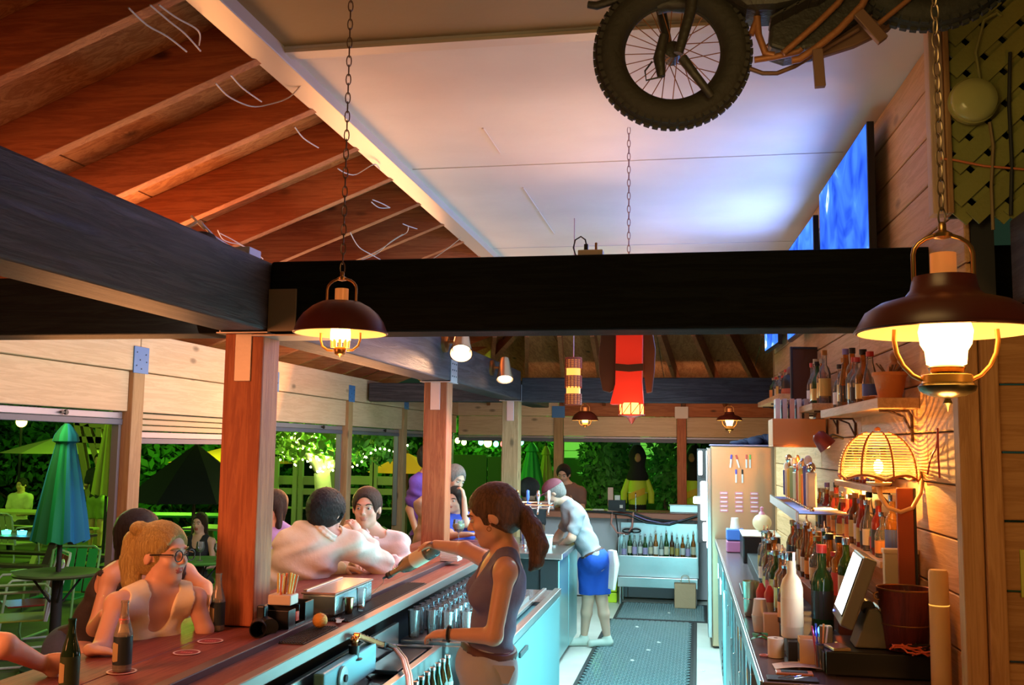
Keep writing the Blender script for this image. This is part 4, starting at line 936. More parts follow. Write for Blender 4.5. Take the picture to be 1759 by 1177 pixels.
for (x0, x1, z0, z1) in ((-.05, -.01, .16, .40), (-.03, .03, -.28, .10), (-.10, -.02, -.12, -.05), (-.01, .03, -.48, -.30)): G().box(x0, x1, -.02, .02, z0, z1).build('light_tube', emitm('sign_white', (.8, .97, 1), 7), t, bevel=.012)
G().box(-.06, .035, .021, .035, -.5, .42).build('backing', M_dark, t)
# dark vertical cloth bundle on top
t = thing('cloth_bundle', 'crumpled dark cloth lying on top of the steel cooler', 'cloth', (.55, 10.3, 1.966)); g = G()
for k in range(7): g.ell((-.16+.055*k, random.uniform(-.06, .06), .02+.007*k), (.06, .09, .022+.007*k), 12, 8, RZ(random.random()))
g.build('cloth', mat('navy_cloth', (.03, .03, .07), .9, bump=.5), t, smooth=True)
# ---------------------------------------------------------------- back bar bottles
ORD = ['first', 'second', 'third', 'fourth', 'fifth', 'sixth', 'seventh', 'eighth', 'ninth', 'tenth', 'eleventh', 'twelfth', 'thirteenth', 'fourteenth', 'fifteenth', 'sixteenth', 'seventeenth', 'eighteenth', 'nineteenth', 'twentieth']
M_clr = glass('bottle_clear', (.90, .90, .86), .10, .03); M_amb = glass('bottle_amber', (.80, .38, .08), .22, .03); M_grn = glass('bottle_green', (.06, .20, .05), .35, .03); M_fro = mat('bottle_frosted', (.80, .70, .48), .5, trans=.0, sub=.2)
M_redg = glass('bottle_red', (.65, .08, .05), .35, .03); M_brn2 = glass('bottle_brown', (.22, .08, .03), .4, .03)
GL = {'clear': M_clr, 'amber': M_amb, 'green': M_grn, 'frosted': M_fro, 'red': M_redg, 'brown': M_brn2}
LB = {'cream': mat('lab_cream', (.78, .66, .45), .6), 'black': mat('lab_black', (.03, .03, .03), .5), 'white': mat('lab_white', (.80, .78, .72), .6), 'red': mat('lab_red', (.55, .06, .05), .5), 'gold': mat('lab_gold', (.60, .42, .12), .35, .4), 'blue': mat('lab_blue', (.06, .10, .35), .5), 'orange': mat('lab_orange', (.8, .32, .08), .5), 'lilac': mat('lab_lilac', (.45, .35, .6), .5)}
CP = {'black': M_black, 'red': mat('cap_red', (.6, .05, .04), .4), 'silver': M_chrome, 'gold': M_brass, 'violet': mat('cap_violet', (.25, .2, .45), .4), 'cork': mat('cork', (.5, .35, .2), .8)}
PROF = {
 'round': [(.85, 0), (1, .02), (1, .60), (.80, .70), (.42, .77), (.38, .95), (.44, .955), (.44, 1)],
 'tall': [(.9, 0), (1, .01), (1, .66), (.55, .74), (.40, .80), (.38, .96), (.44, .965), (.44, 1)],
 'sloped': [(.95, 0), (1, .01), (1, .42), (.75, .60), (.42, .80), (.36, .95), (.42, .955), (.42, 1)],
 'squat': [(.9, 0), (1, .03), (1, .50), (.7, .64), (.36, .72), (.34, .95), (.4, .955), (.4, 1)],
 'wine': [(.95, 0), (1, .01), (1, .58), (.75, .68), (.42, .74), (.40, .96), (.46, .965), (.46, 1)]}
bm_cache = {}
def liquor(x, y, z, gl, lb, cp, shape, h, r, label, grp, spout=False):
    t = thing('liquor_bottle', label, 'bottle', (x, y, z), random.random()*.6-.3, group=grp)
    key = (gl, shape, round(h, 2), round(r, 3))
    def part(nm, k, f, m):
        kk = key+(k, lb if k == 'label' else '', cp if k in ('cap',) else '')
        if kk in bm_cache:
            o = bm_cache[kk].copy(); COL.objects.link(o); o.parent = t; return o
        o = f().build(nm, m, t, smooth=True); bm_cache[kk] = o; return o
    P = PROF[shape]
    sq = shape == 'squat'
    part('glass', 'g', lambda: G().lathe([(a*r, b*h) for a, b in P], n=14), GL[gl])
    lo, hi = (.14, .48) if shape in ('round', 'tall', 'wine') else (.10, .38)
    part('label', 'label', lambda: G().lathe([(r*1.015, h*lo), (r*1.015, h*hi)], n=16, cap=False), LB[lb])
    if spout:
        part('pour_spout', 'sp', lambda: G().lathe([(r*.48, h*.985), (r*.5, h*1.03), (r*.22, h*1.04), (.004, h*1.08), (.003, h*1.16)], n=10), M_chrome)
    else:
        part('cap', 'cap', lambda: G().lathe([(r*.46, h*.93), (r*.48, h*.94), (r*.48, h*1.03), (0, h*1.035)], n=12), CP[cp])
    return t
def row(yy, xf, z, desc, where, grp, hs=(.26, .33), rs=(.034, .042), spout=0, pal=None, rev=None):
    cnt = {}
    rng = random.Random(hash_(desc))
    for i, y in enumerate(yy):
        gl = rng.choice(pal or ['clear', 'clear', 'amber', 'green', 'brown', 'red', 'amber']); lb = rng.choice(['cream', 'cream', 'white', 'gold', 'black', 'black', 'red', 'orange', 'blue', 'gold']); cp = rng.choice(list(CP)); sh = rng.choice(list(PROF))
        h = rng.uniform(*hs); r = rng.uniform(*rs)
        if sh == 'squat': h *= .85; r *= 1.08
        liquor(xf(y)+rng.uniform(-.012, .012), y, z, gl, lb, cp, sh, h, r, '%s %s bottle, %s label, on %s, %s from %s' % (gl, {'round': 'round', 'tall': 'tall', 'sloped': 'sloping', 'squat': 'squat', 'wine': 'slender'}[sh], lb, desc, ORD[i] if i < 20 else ORD[i-20]+' past twenty', where), grp, spout and rng.random() < spout)
def hash_(s): return sum(ord(c)*(i+3) for i, c in enumerate(s))
step = thing('bottle_riser', 'dark two step riser holding the rows of bottles on the back bar', 'riser', (.55, 6, 1.051)); c = Vector(step.location)
slab('lower_step', lambda y: .36, lambda y: xw(y)-.31, 4.35, 8.6, 1.051, 1.13, M_dark, step)
slab('upper_step', lambda y: xw(y)-.31, lambda y: xw(y)-.16, 4.62, 8.6, 1.051, 1.21, mat('riser_wood', (.28, .08, .03), .5), step)
row([4.72+.094*k for k in range(20)], lambda y: .40, 1.131, 'the lower riser step', 'register', 'bottles on the lower riser step', (.24, .30), spout=.75, pal=['clear', 'clear', 'clear', 'green', 'amber', 'brown'])
row([4.80+.092*k for k in range(20)], lambda y: xw(y)-.24, 1.211, 'the upper riser step', 'register', 'bottles on the upper riser step', (.25, .31), spout=.3)
def wshelf(name, label, y0, y1, depth, z, m=None, th=.03, brs=2, lowz=.14):
    t = thing(name, label, 'shelf', (xw((y0+y1)/2)-depth/2, (y0+y1)/2, z-th))
    slab('board', lambda y: xw(y)-depth, lambda y: xw(y)-.002, y0, y1, z-th, z, m or M_wallR('Y'), t, .003)
    for k in range(brs):
        yb = y0+.12+(y1-y0-.24)*k/max(brs-1, 1); g = G(t.location); X = xw(yb)
        g.tube([(X-depth+.03, yb, z-th-.004), (X-.02, yb, z-th-.004), (X-.006, yb, z-th-.03), (X-.006, yb, z-th-lowz)], .007, 6); g.tube([(X-depth*.6, yb, z-th-.006), (X-.04, yb, z-th-.03), (X-.008, yb, z-th-lowz*.7)], .005, 6)
        g.build('bracket', mat('iron_bracket', (.06, .03, .02), .5, .5), t, smooth=True)
    return t
wshelf('wall_shelf', 'narrow amber bottle shelf low on the boarded wall behind the register', 4.62, 8.2, .13, 1.44)
row([4.70+.098*k for k in range(20)], lambda y: xw(y)-.065, 1.441, 'the low wall shelf', 'register', 'bottles on the low wall shelf', (.22, .29), (.032, .038), pal=['amber', 'amber', 'red', 'brown', 'clear', 'green'])
wshelf('wall_shelf', 'short bottle shelf just left of the wicker lamp', 4.80, 5.75, .12, 1.76, lowz=.1)
row([4.86+.092*k for k in range(9)], lambda y: xw(y)-.06, 1.761, 'the short shelf by the wicker lamp', 'lamp', 'bottles on the shelf beside the wicker lamp', (.16, .19), (.030, .036), pal=['amber', 'brown', 'red', 'clear'])
# grating shelf with stored beer tap handles
t = thing('grating_shelf', 'steel grating shelf holding upright beer tap handles', 'shelf', (.60, 6.3, 1.58)); c = Vector(t.location)
slab('front_rail', lambda y: .50, lambda y: .515, 5.45, 7.4, 1.545, 1.60, M_steel, t); slab('back_rail', lambda y: xw(y)-.02, lambda y: xw(y)-.004, 5.45, 7.4, 1.545, 1.60, M_steel, t)
for k in range(26): g = G(c); y = 5.5+.073*k; g.tube([(.505, y, 1.585), (xw(y)-.01, y, 1.585)], .005, 6); g.build('bar', M_steel, t)
tapc = [(.85, .8, .75), (.12, .15, .5), (.8, .3, .1), (.55, .5, .1), (.7, .7, .65), (.45, .08, .06), (.6, .5, .3), (.2, .3, .12), (.8, .55, .1)]
for k in range(11):
    y = 5.62+.15*k; cc_ = tapc[k % 9]; h = [.26, .30, .24, .28][k % 4]
    t = thing('beer_paddle', 'upright beer tap handle on the grating shelf, %s from the wicker lamp' % ORD[k], 'tap handle', (.60, y, 1.591), .3*k, group='tap handles on the grating shelf')
    G().prism([(-.022, -.01), (.022, -.01), (.03, .01), (-.03, .01)], .02, h*.8).build('paddle', mat('tapcol%d' % (k % 9), cc_, .35), t, bevel=.006)
    G().lathe([(.012, 0), (.014, .01), (.008, .022)], n=12).build('ferrule', M_chrome, t, smooth=True)
    G().ell((0, 0, h*.9), (.024, .014, .03), 14, 9).build('top_ornament', [M_chrome, mat('orn_white', (.85, .8, .75), .4), M_brass][k % 3], t, smooth=True)
# upper shelves
sA = wshelf('wall_shelf', 'upper wall shelf nearest the big red lantern, holding bottles and an orange pot', 4.40, 5.85, .17, 2.145, th=.045)
row([4.98+.098*k for k in range(8)], lambda y: xw(y)-.085, 2.146, 'the orange pot shelf', 'pot', 'bottles on the upper shelf by the pot', (.24, .31), (.034, .040), pal=['clear', 'amber', 'clear', 'brown'])
y = 4.55; X = xw(y)-.085
t = thing('clay_pot', 'orange clay pot with plant stems on the upper shelf', 'pot', (X, y, 2.147)); G().lathe([(.045, 0), (.050, .005), (.068, .095), (.075, .10), (.075, .115), (.066, .115), (.060, .09), (0, .09)], n=22).build('pot', mat('terracotta', (.75, .25, .07), .6, bump=.4), t, smooth=True)
g = G()
for k in range(14): a = random.random()*6.3; g.tube([(0, 0, .09), (.03*math.cos(a), .03*math.sin(a), .12), (.06*math.cos(a), .06*math.sin(a), .13+random.random()*.03)], .003, 5)
g.build('stems', mat('dry_stems', (.20, .10, .04), .8), t, kind='stuff')
t = thing('wooden_dish', 'shallow curved wooden dish on the upper shelf in front of the pot', 'dish', (xw(4.78)-.11, 4.79, 2.147), 1.2); G().prism([(-.09, .02), (-.06, .004), (0, 0), (.06, .004), (.09, .028), (.08, .034), (.0, .012), (-.07, .022)], -.03, .03, RX(PI/2)).build('dish', mat('orange_wood', (.75, .30, .08), .5), t, bevel=.004); G().tube([(-.085, 0, .021), (0, 0, .004), (.085, 0, .03)], .004, 6).build('rim', M_brass, t)
t = thing('figurine', 'small carved figurine standing between the bottles and the orange pot', 'figurine', (xw(4.68)-.035, 4.68, 2.147)); G().lathe([(.025, 0), (.028, .01), (.022, .06), (.034, .10), (.032, .15), (.014, .17), (.013, .175)], n=16).build('body', mat('carved_wood', (.50, .20, .07), .6), t, smooth=True); G().ell((0, 0, .195), (.02, .02, .025), 14, 10).build('head', MC['carved_wood'], t, smooth=True)
sB = wshelf('wall_shelf', 'middle upper wall shelf with a dark picture frame and bottles', 6.15, 7.2, .17, 2.20, th=.04)
row([6.22+.095*k for k in range(6)], lambda y: xw(y)-.085, 2.201, 'the middle upper shelf', 'near end', 'bottles on the middle upper shelf', (.26, .33), (.034, .040))
t = thing('picture_frame', 'dark upright framed board behind bottles on the middle upper shelf', 'frame', (xw(6.98)-.085, 6.98, 2.201), 0.2); bl('frame', -.10, -.085, -.012, .012, 0, .42, M_dark, t); bl('frame', .085, .10, -.012, .012, 0, .42, M_dark, t); bl('frame', -.085, .085, -.012, .012, 0, .015, M_dark, t); bl('frame', -.085, .085, -.012, .012, .405, .42, M_dark, t); bl('board', -.085, .085, -.004, .004, .015, .405, mat('brown_board', (.10, .04, .02), .5), t, 0)
sC = wshelf('wall_shelf', 'furthest upper wall shelf with small bottles and a black figure', 7.5, 8.95, .20, 2.33, th=.04, brs=3)
row([7.95+.11*k for k in range(8)], lambda y: xw(y)-.09, 2.331, 'the furthest upper shelf', 'near end', 'bottles on the furthest upper shelf', (.16, .22), (.032, .040), pal=['clear', 'amber', 'green'])
t = thing('figurine', 'black rounded figurine with small head at the near end of the furthest shelf', 'figurine', (xw(7.65)-.09, 7.68, 2.331)); G().lathe([(.06, 0), (.065, .01), (.065, .10), (.05, .14), (.02, .155)], n=20).build('body', M_black, t, smooth=True); G().ell((0, 0, .18), (.028, .028, .033), 14, 10).build('head', mat('bronze_head', (.25, .12, .1), .4), t, smooth=True); G().lathe([(.068, 0), (.07, .02), (.066, .045)], n=20, cap=False).build('base_band', mat('red_wood', (.5, .12, .05), .5), t)
# menu box above the cooler side
t = thing('menu_box', 'orange wooden wall box holding rolled menus and magazines', 'box', (.66, 6.8, 1.95))
for a in ((-.19, .14, -.20, -.185, 0, .17), (-.19, .14, .185, .20, 0, .17), (-.19, -.175, -.185, .185, 0, .17), (.125, .14, -.185, .185, 0, .17), (-.19, .14, -.2, .2, -.012, 0)): bl('board', *a, mat('orange_box', (.70, .28, .09), .55), t)
for k in range(7):
    m = thing('rolled_menu', 'rolled paper in the orange wall box, %s from its aisle side' % ORD[k], 'paper', (.66-.15+.045*k, 6.74+.03*(k % 2), 1.952), group='papers in the wall box'); G().bar((0, 0, 0), (.05 if k > 4 else .0, 0, .30), .03, .20 if k % 2 else .15, (0, 1, 0)).build('sheets', [mat('mag_a', (.75, .7, .65), .6), mat('mag_b', (.55, .5, .5), .6), mat('mag_c', (.7, .4, .3), .6)][k % 3], m, bevel=.003)
    G().bar((0, -.0, .24), (.002, 0, .285), .032, .10, (0, 1, 0)).build('printed_band', LB['red'] if k % 2 else LB['blue'], m)
# small red spot lamp on the wall
c = Vector((xw(6.0)-.02, 6.0, 1.99)); t = thing('wall_spotlight', 'small reddish spot lamp aimed down the wall between shelves', 'spotlight', c)
G().tube([(0, 0, 0), (-.06, 0, .02), (-.10, 0, 0)], .008, 8).build('arm', M_brassd, t, smooth=True); M = RY(-.7); G().lathe([(.02, .05), (.04, .035), (.05, -.01), (.055, -.05)], (-.12, 0, -.01), 18, M, cap=False).build('shade', mat('dark_red_shade', (.20, .03, .02), .4, .3), t, smooth=True); G().ell((-.105, 0, -.04), (.03, .03, .02)).build('bulb', M_glow, t, smooth=True)
light('SPOT', (xw(6.0)-.10, 5.98, 1.92), (1, .5, .12), 40, .02, to=(xw(5.8), 5.8, 1.6), spot=1.8, name='lamp_bulb')
light('SPOT', (.60, 6.2, 1.86), (1, .36, .07), 60, .03, to=(.43, 10, 1.78), spot=.5, blend=.8, name='lamp_bulb')
light('POINT', (xw(5.6)-.05, 5.6, 1.70), (1, .48, .1), 9, .02, name='lamp_bulb')  # unseen light added for the wall glow between the shelves

# ---------------------------------------------------------------- wicker lamp
cw = Vector((.745, 4.42, 1.80)); t = thing('wicker_lamp', 'glowing dome wicker lampshade with scalloped rim on a curved wall arm', 'lamp', cw)
R = .158; HH = .205
sh = thing('lampshade', None, None); sh.parent = t
M_wick = mat('wicker', (.85, .62, .22), .6, emit=(1, .52, .08), es=1.0)
def rr(u): return R*math.sin(PI/2*min(1, (u*.96+.04))) if False else R*math.sqrt(max(0, 1-(1-u)**2.6))
g = G()
for i in range(18):
    u = .06+.94*i/17; z = HH*(1-u); pts = []
    for k in range(64):
        a = 2*PI*k/64; sc = max(0, u-.8)/.2; dz = .022*sc*abs(math.cos(3*a)); pts.append(((rr(u)+.002*math.sin(24*a+PI*i))*math.cos(a), (rr(u)+.002*math.sin(24*a+PI*i))*math.sin(a), z+dz))
    g.tube(pts, .0032, 4, closed=True)
g.build('woven_strands', M_wick, sh, smooth=True, kind='stuff')
for k in range(8):
    a = 2*PI*k/8+.2; pts = [((rr(u)+.003)*math.cos(a), (rr(u)+.003)*math.sin(a), HH*(1-u)) for u in [.03+.97*i/12 for i in range(13)]]
    G().tube(pts, .0042, 6).build('rib', mat('wicker_dark', (.55, .16, .05), .6), sh, smooth=True)
pts = []
for k in range(72): a = 2*PI*k/72; pts.append(((R+.004)*math.cos(a), (R+.004)*math.sin(a), .022*abs(math.cos(3*a))-.001))
G().tube(pts, .005, 6, closed=True).build('braided_rim', MC['wicker_dark'], sh, smooth=True)
G().lathe([(.012, 0), (.012, .012), (0, .018)], (0, 0, HH), 12).build('finial', MC['wicker_dark'], sh, smooth=True)
G().ell((0, 0, .055), (.019, .019, .030), 16, 12).build('bulb', glowglass('bulb_hot', (1, .75, .35), 60, .3), t, smooth=True)
G().lathe([(.014, .02), (.016, 0), (.016, -.03)], n=14).build('socket', M_brass, t, smooth=True)
G().lathe([(.0, -.028), (.045, -.022), (.052, -.014), (.052, -.010), (0, -.022)], n=24).build('drip_dish', mat('dish_cream', (.85, .65, .35), .4), t, smooth=True)
G().tube([(0, 0, -.03), (.004, -.01, -.07), (.03, -.03, -.115), (.075, -.05, -.13), (.12, -.06, -.11), (.155, -.05, -.05), (.165, -.03, .0), (.168, 0, .01)], [.012, .011, .009, .009, .009, .009, .009, .012], 10).build('arm', mat('arm_cream', (.80, .45, .22), .4), t, smooth=True)
G().lathe([(.03, 0), (.028, .008), (.01, .012)], (.166, 0, .01), 16, RY(-PI/2)).build('wall_plate', M_brass, t, smooth=True)
light('POINT', tuple(cw+Vector((0, 0, .055))), (1, .42, .08), 15, .004, name='wicker_bulb')
t = thing('wall_hook', 'thin red curved cane hook leaning on the striped wall behind the wicker lamp', 'hook', (xw(4.1)-.02, 4.15, 1.88)); G().tube([(0, .12, -.05), (0, .08, .0), (-.005, .0, .03), (0, -.05, .06), (0, -.075, .13), (0, -.07, .02), (0, -.08, -.06)], .004, 6).build('cane', mat('cane_red', (.45, .04, .03), .4), t, smooth=True)

# ---------------------------------------------------------------- register and clutter
cr = thing('cash_drawer', 'wide flat black cash drawer at the near end of the back bar', 'cash drawer', (.685, 4.27, 1.051)); bl('case', -.205, .215, -.17, .20, .004, .095, M_black, cr, .005); bl('drawer_front', -.212, -.206, -.15, .18, .012, .085, M_dark, cr, .002); G().lathe([(.008, 0), (.008, .004), (0, .004)], (-.212, .0, .05), 12, RY(-PI/2)).build('lock', M_chrome, cr)
for x, y in ((-.18, -.15), (.19, -.15), (-.18, .18), (.19, .18)): G().lathe([(.012, 0), (.012, .005)], (x, y, 0), 10).build('foot', M_rubber, cr)
ps = thing('register_terminal', 'touchscreen register with glowing white screen on a wedge stand', 'register', (.66, 4.26, 1.148))
M_pos = mat('pos_grey', (.16, .15, .11), .45); M_poss = mat('pos_light', (.40, .33, .22), .45)
a_, b_ = Vector(atX(1436, 1014, .565)), Vector(atX(1462, 938, .62)); 
sc_ = thing('monitor', None, None); sc_.parent = ps; sc_.location = (-.055, .0, .215); sc_.rotation_euler = (0, math.radians(20), math.radians(-2))
G().box(-.022, .03, -.165, .165, -.135, .15).build('housing', M_pos, sc_, bevel=.008); G().box(-.024, -.0225, -.145, .145, -.095, .135).build('screen', emitm('pos_screen', (.85, .92, 1.0), 9), sc_); G().box(-.026, -.022, -.15, -.145, -.10, .14).build('bezel', M_dark, sc_)
G().ell((-.024, .12, -.118), (.002, .006, .004), 8, 6).build('power_light', emitm('blue_led', (.05, .1, 1), 20), sc_)
G().prism([(-.06, 0), (.13, 0), (.13, .055), (.03, .15), (-.005, .15)], -.075, .075, RX(PI/2)).build('stand', M_pos, ps, bevel=.006); G().prism([(.03, .151), (.131, .056), (.131, .0), (.145, .0), (.145, .063), (.04, .16)], -.078, .078, RX(PI/2)).build('stand_cover', M_poss, ps, bevel=.003)
G().tube([(.0, -.03, .15), (.0, .03, .15)], .028, 16).build('hinge', M_black, ps, smooth=True)
t = thing('card_reader', 'blue lit scanner beside the left edge of the register screen', 'scanner', (.50, 4.22, 1.148)); bl('body', -.03, .02, -.02, .02, 0, .075, M_pos, t, .006); G().ell((-.032, 0, .055), (.004, .010, .012), 12, 8).build('blue_light', emitm('blue_led2', (.05, .15, 1), 14), t, smooth=True); bl('base', -.045, .045, -.035, .035, -.0, .008, M_black, t)
light('POINT', (.45, 4.2, 1.2), (.1, .2, 1), .25, .01, name='scanner_led')
t = thing('phone', 'phone or card terminal with orange reflection lying on the black drawer', 'phone', (.53, 4.14, 1.148), .25); bl('body', -.035, .035, -.045, .06, 0, .012, mat('phone_gold', (.5, .38, .2), .25, .5), t); bl('screen', -.03, .03, -.04, .055, .012, .0128, mat('phone_screen', (.35, .2, .15), .1), t, 0)
ib = thing('ice_bucket', 'dark red wooden bucket with metal rim beside the register', 'bucket', (.795, 4.20, 1.148)); G().lathe([(.075, 0), (.08, .004), (.108, .235), (.102, .235), (.074, .01), (0, .01)], n=26).build('staves', wood('bucket_wood', (.16, .03, .02), (.09, .02, .015), 'Z', rough=.3), ib, smooth=True)
G().torus((0, 0, .235), .106, .004, 28, 6).build('rim', M_brass, ib, smooth=True); G().torus((0, 0, .10), .092, .003, 28, 6).build('hoop', M_brass, ib, smooth=True)
for s in (-1, 1): G().torus((s*.106, -.02, .205), .014, .003, 16, 6, RX(PI/2)).build('ring_handle', M_brass, ib, smooth=True)
t = thing('cable_tangle', 'tangle of black and orange cables right of the register', 'cables', (.80, 4.08, 1.148))
for k in range(7):
    pts = [(random.uniform(-.09, .09), random.uniform(-.03, .04), .006+random.random()*.035) for _ in range(5)]; Q = []
    for i in range(len(pts)-1):
        for q in range(5): u = q/5; Q.append(tuple(pts[i][j]*(1-u)+pts[i+1][j]*u+.004*math.sin(9*u+k) for j in range(3)))
    G().tube(Q, .0035, 6).build('cable', M_black if k % 3 else mat('cable_red', (.8, .15, .06), .4), t, smooth=True)
G().tube([(.02, -.03, .02), (.06, -.06, .03), (.10, -.07, .0), (.085, -.07, -.04), (.05, -.06, -.02)], .003, 6).build('cable', mat('cable_red', (.8, .15, .06), .4), t, smooth=True)
t = thing('paper_roll', 'tall upright pale tube standing at the right end of the back bar', 'tube', (.875, 3.99, 1.052)); G().lathe([(.034, 0), (.036, .01), (.035, .42), (.030, .43), (0, .43)], n=20).build('tube', mat('pale_tube', (.78, .52, .22), .6), t, smooth=True); G().lathe([(.0365, .30), (.0365, .304)], n=20, cap=False).build('seam', MC['wicker'], t)
t = thing('menu_board', 'white square box behind the register screen, lit by the lamp', 'box', (.85, 4.50, 1.148)); bl('box', -.08, .055, -.02, .03, 0, .34, mat('white_box', (.82, .70, .45), .5), t, .004); bl('lid', -.084, .059, -.024, .034, .34, .36, MC['white_box'], t, .003)
t = thing('brown_panel', 'tall dark brown panel standing under the wicker lamp', 'panel', (.845, 4.40, 1.148)); bl('panel', -.035, .03, -.01, .01, 0, .62, mat('panel_red', (.38, .08, .03), .5), t, .003); bl('edge_strip', .03, .04, -.012, .012, 0, .62, M_dark, t, .001)
t = thing('tin_box', 'yellow tin box with open top in front of the frosted bottle', 'tin', (.43, 4.28, 1.052)); 
for a in ((-.035, .045, -.045, -.042, 0, .11), (-.035, .045, .042, .045, 0, .11), (-.035, -.032, -.042, .042, 0, .11), (.042, .045, -.042, .042, 0, .11), (-.035, .045, -.045, .045, 0, .003)): bl('side', *a, mat('tin_yellow', (.70, .42, .12), .4), t, .001)
bl('dark_picture', -.0365, -.0355, -.035, .035, .02, .09, M_dark, t, 0); bl('contents', -.03, .04, -.04, .04, .05, .09, LB['red'], t)
liquor(.385, 4.44, 1.131, 'frosted', 'cream', 'silver', 'round', .345, .046, 'tall frosted pale bottle with silver neck, in front of the dark green magnum', 'big bottles near the register')
liquor(.535, 4.66, 1.131, 'green', 'black', 'red', 'wine', .36, .048, 'dark green magnum bottle with red foil neck behind the frosted bottle', 'big bottles near the register')
liquor(.395, 4.56, 1.131, 'clear', 'cream', 'black', 'squat', .31, .045, 'squat clear bottle with round cream label just left of the frosted bottle', 'big bottles near the register')
t = thing('frosted_divider', 'clear acrylic holder with pens and sticks right of the yellow tin', 'pen holder', (.47, 4.20, 1.052)); bl('holder', -.02, .02, -.02, .02, 0, .10, M_clr, t, .002)
for k in range(5): G().tube([(-.01+.005*k, 0, .01), (-.03+.015*k, .0, .17+.01*(k % 2))], .004, 6).build('pen', [LB['red'], LB['blue'], M_chrome, LB['orange'], LB['white']][k], t, smooth=True)
def paper(x, y, z, w, d, rz, label, cc_=(.82, .62, .45), bend=.012, fold=False):
    t = thing('paper', label, 'paper', (x, y, z), rz); g = G(); n = 8; vs = []
    for i in range(n+1):
        u = i/n
        for v in (-1, 1): vs.append((w*(u-.5), d*v/2, .001+bend*math.sin(PI*u)))
    for i in range(n+1):
        u = i/n
        for v in (-1, 1): vs.append((w*(u-.5), d*v/2, .002+bend*math.sin(PI*u)))
    m = 2*(n+1); fs = []
    for i in range(n): a = 2*i; fs += [(a, a+2, a+3, a+1), (m+a, m+a+1, m+a+3, m+a+2), (a, m+a, m+a+2, a+2), (a+1, a+3, m+a+3, m+a+1)]
    fs += [(0, 1, m+1, m), (2*n, m+2*n, m+2*n+1, 2*n+1)]
    g.add(vs, fs).build('sheet', mat('paper%.2f' % cc_[2], cc_, .7), t, smooth=False)
    g = G()
    for k in range(4): g.box(-w*.35, w*.25, -d*.32+d*.17*k, -d*.32+d*.17*k+.004, .002+bend, .0025+bend)
    g.build('printed_lines', mat('print_grey', (.35, .25, .2), .7), t, kind='stuff')
    return t
paper(.40, 4.22, 1.053, .22, .10, .05, 'long white receipt lying at the near counter edge left of the drawer')
paper(.40, 4.52, 1.053, .07, .10, -.5, 'folded bright receipt under the frosted bottle', bend=.02)
t = thing('receipt_roll', 'upright white roll of receipt paper on the counter', 'paper roll', (.315, 4.42, 1.052)); G().lathe([(.010, 0), (.034, 0), (.034, .078), (.010, .078), (.010, 0)], n=26, cap=False).build('roll', mat('roll_paper', (.85, .68, .52), .7), t, smooth=True); G().lathe([(.0095, .001), (.0095, .077)], n=14, cap=False).build('core', mat('core', (.3, .12, .06), .8), t)
t = thing('order_pad', 'flat orange rimmed tray with papers at the counter front', 'tray', (.36, 4.10, 1.052)); bl('tray', -.07, .07, -.03, .03, 0, .010, mat('orange_tray', (.65, .25, .12), .4), t, .003); bl('inset', -.05, .05, -.02, .02, .010, .012, M_dark, t, 0)
t = thing('cup_stack', 'two stacked white paper cups near the steel shaker tin', 'cups', (.285, 5.0, 1.052)); G().lathe([(.030, 0), (.040, .075), (.041, .078), (.036, .078), (.028, .004), (0, .004)], n=20).build('lower_cup', M_nap, t, smooth=True); G().lathe([(.038, .0), (.028, .075), (.0, .075)], (0, 0, .079), 20).build('upper_cup', M_nap, t, smooth=True)
t = thing('shaker_tin', 'tall pale green steel shaker tin at the counter edge', 'shaker', (.265, 5.45, 1.052)); G().lathe([(.032, 0), (.036, .004), (.044, .175), (.046, .18), (.042, .18), (.033, .006), (0, .006)], n=24).build('tin', mat('tin_green', (.55, .58, .42), .25, .7), t, smooth=True); G().torus((0, 0, .09), .040, .002, 24, 6).build('band', M_chrome, t, smooth=True)
for k, (x, y) in enumerate(((.31, 5.30), (.345, 5.22))):
    t = thing('squeeze_bottle', ['red capped squeeze bottle touching the shaker tin', 'red capped squeeze bottle nearer the paper cups'][k], 'bottle', (x, y, 1.052)); G().lathe([(.026, 0), (.028, .004), (.028, .10), (.024, .11)], n=18).build('body', mat('sauce_body', (.6, .38, .2), .4), t, smooth=True); G().lathe([(.026, .11), (.027, .15), (.02, .165), (.008, .19), (0, .19)], n=18).build('cap', CP['red'], t, smooth=True)
t = thing('coaster_stack', 'upright cardboard coasters in a clear holder on the counter', 'coasters', (.335, 4.86, 1.052)); 
for k in range(7): G().cbox((0, -.03+.009*k, .055), (.085, .006, .11), RX(-.18)).build('coaster', mat('card_tan', (.68, .42, .28), .7, rnd=.2), t, bevel=.002)
t = thing('mint_sprig', 'sprig of green mint leaves on an orange stick at the counter edge', 'mint', (.285, 4.72, 1.052))
for k, (a, b, r_) in enumerate(((-.03, .0, .3), (-.01, -.015, -.4), (-.035, .02, 1.2), (0, .01, 2.0))):
    g = G(); vs = []
    for i in range(7): u = i/6; w_ = .016*math.sin(PI*u)**.7; vs += [(-.03+.06*u, -w_, .012+.012*math.sin(PI*u)), (-.03+.06*u, w_, .014+.012*math.sin(PI*u))]
    g.add([Vector((a, b, .006*k))+RZ(r_) @ Vector(v) for v in vs], [(2*i, 2*i+1, 2*i+3, 2*i+2) for i in range(6)]); g.build('leaf', mat('mint_green', (.05, .32, .04), .5), t)
G().tube([(-.02, 0, .02), (.07, -.02, .03)], .003, 6).build('stick', MC['orange_tag'], t)
t = thing('rubber_ring', 'small pink ring lying at the counter edge', 'ring', (.265, 4.42, 1.056)); G().torus((0, 0, 0), .016, .0035, 20, 8).build('ring', mat('pink_ring', (.7, .25, .22), .5), t, smooth=True)
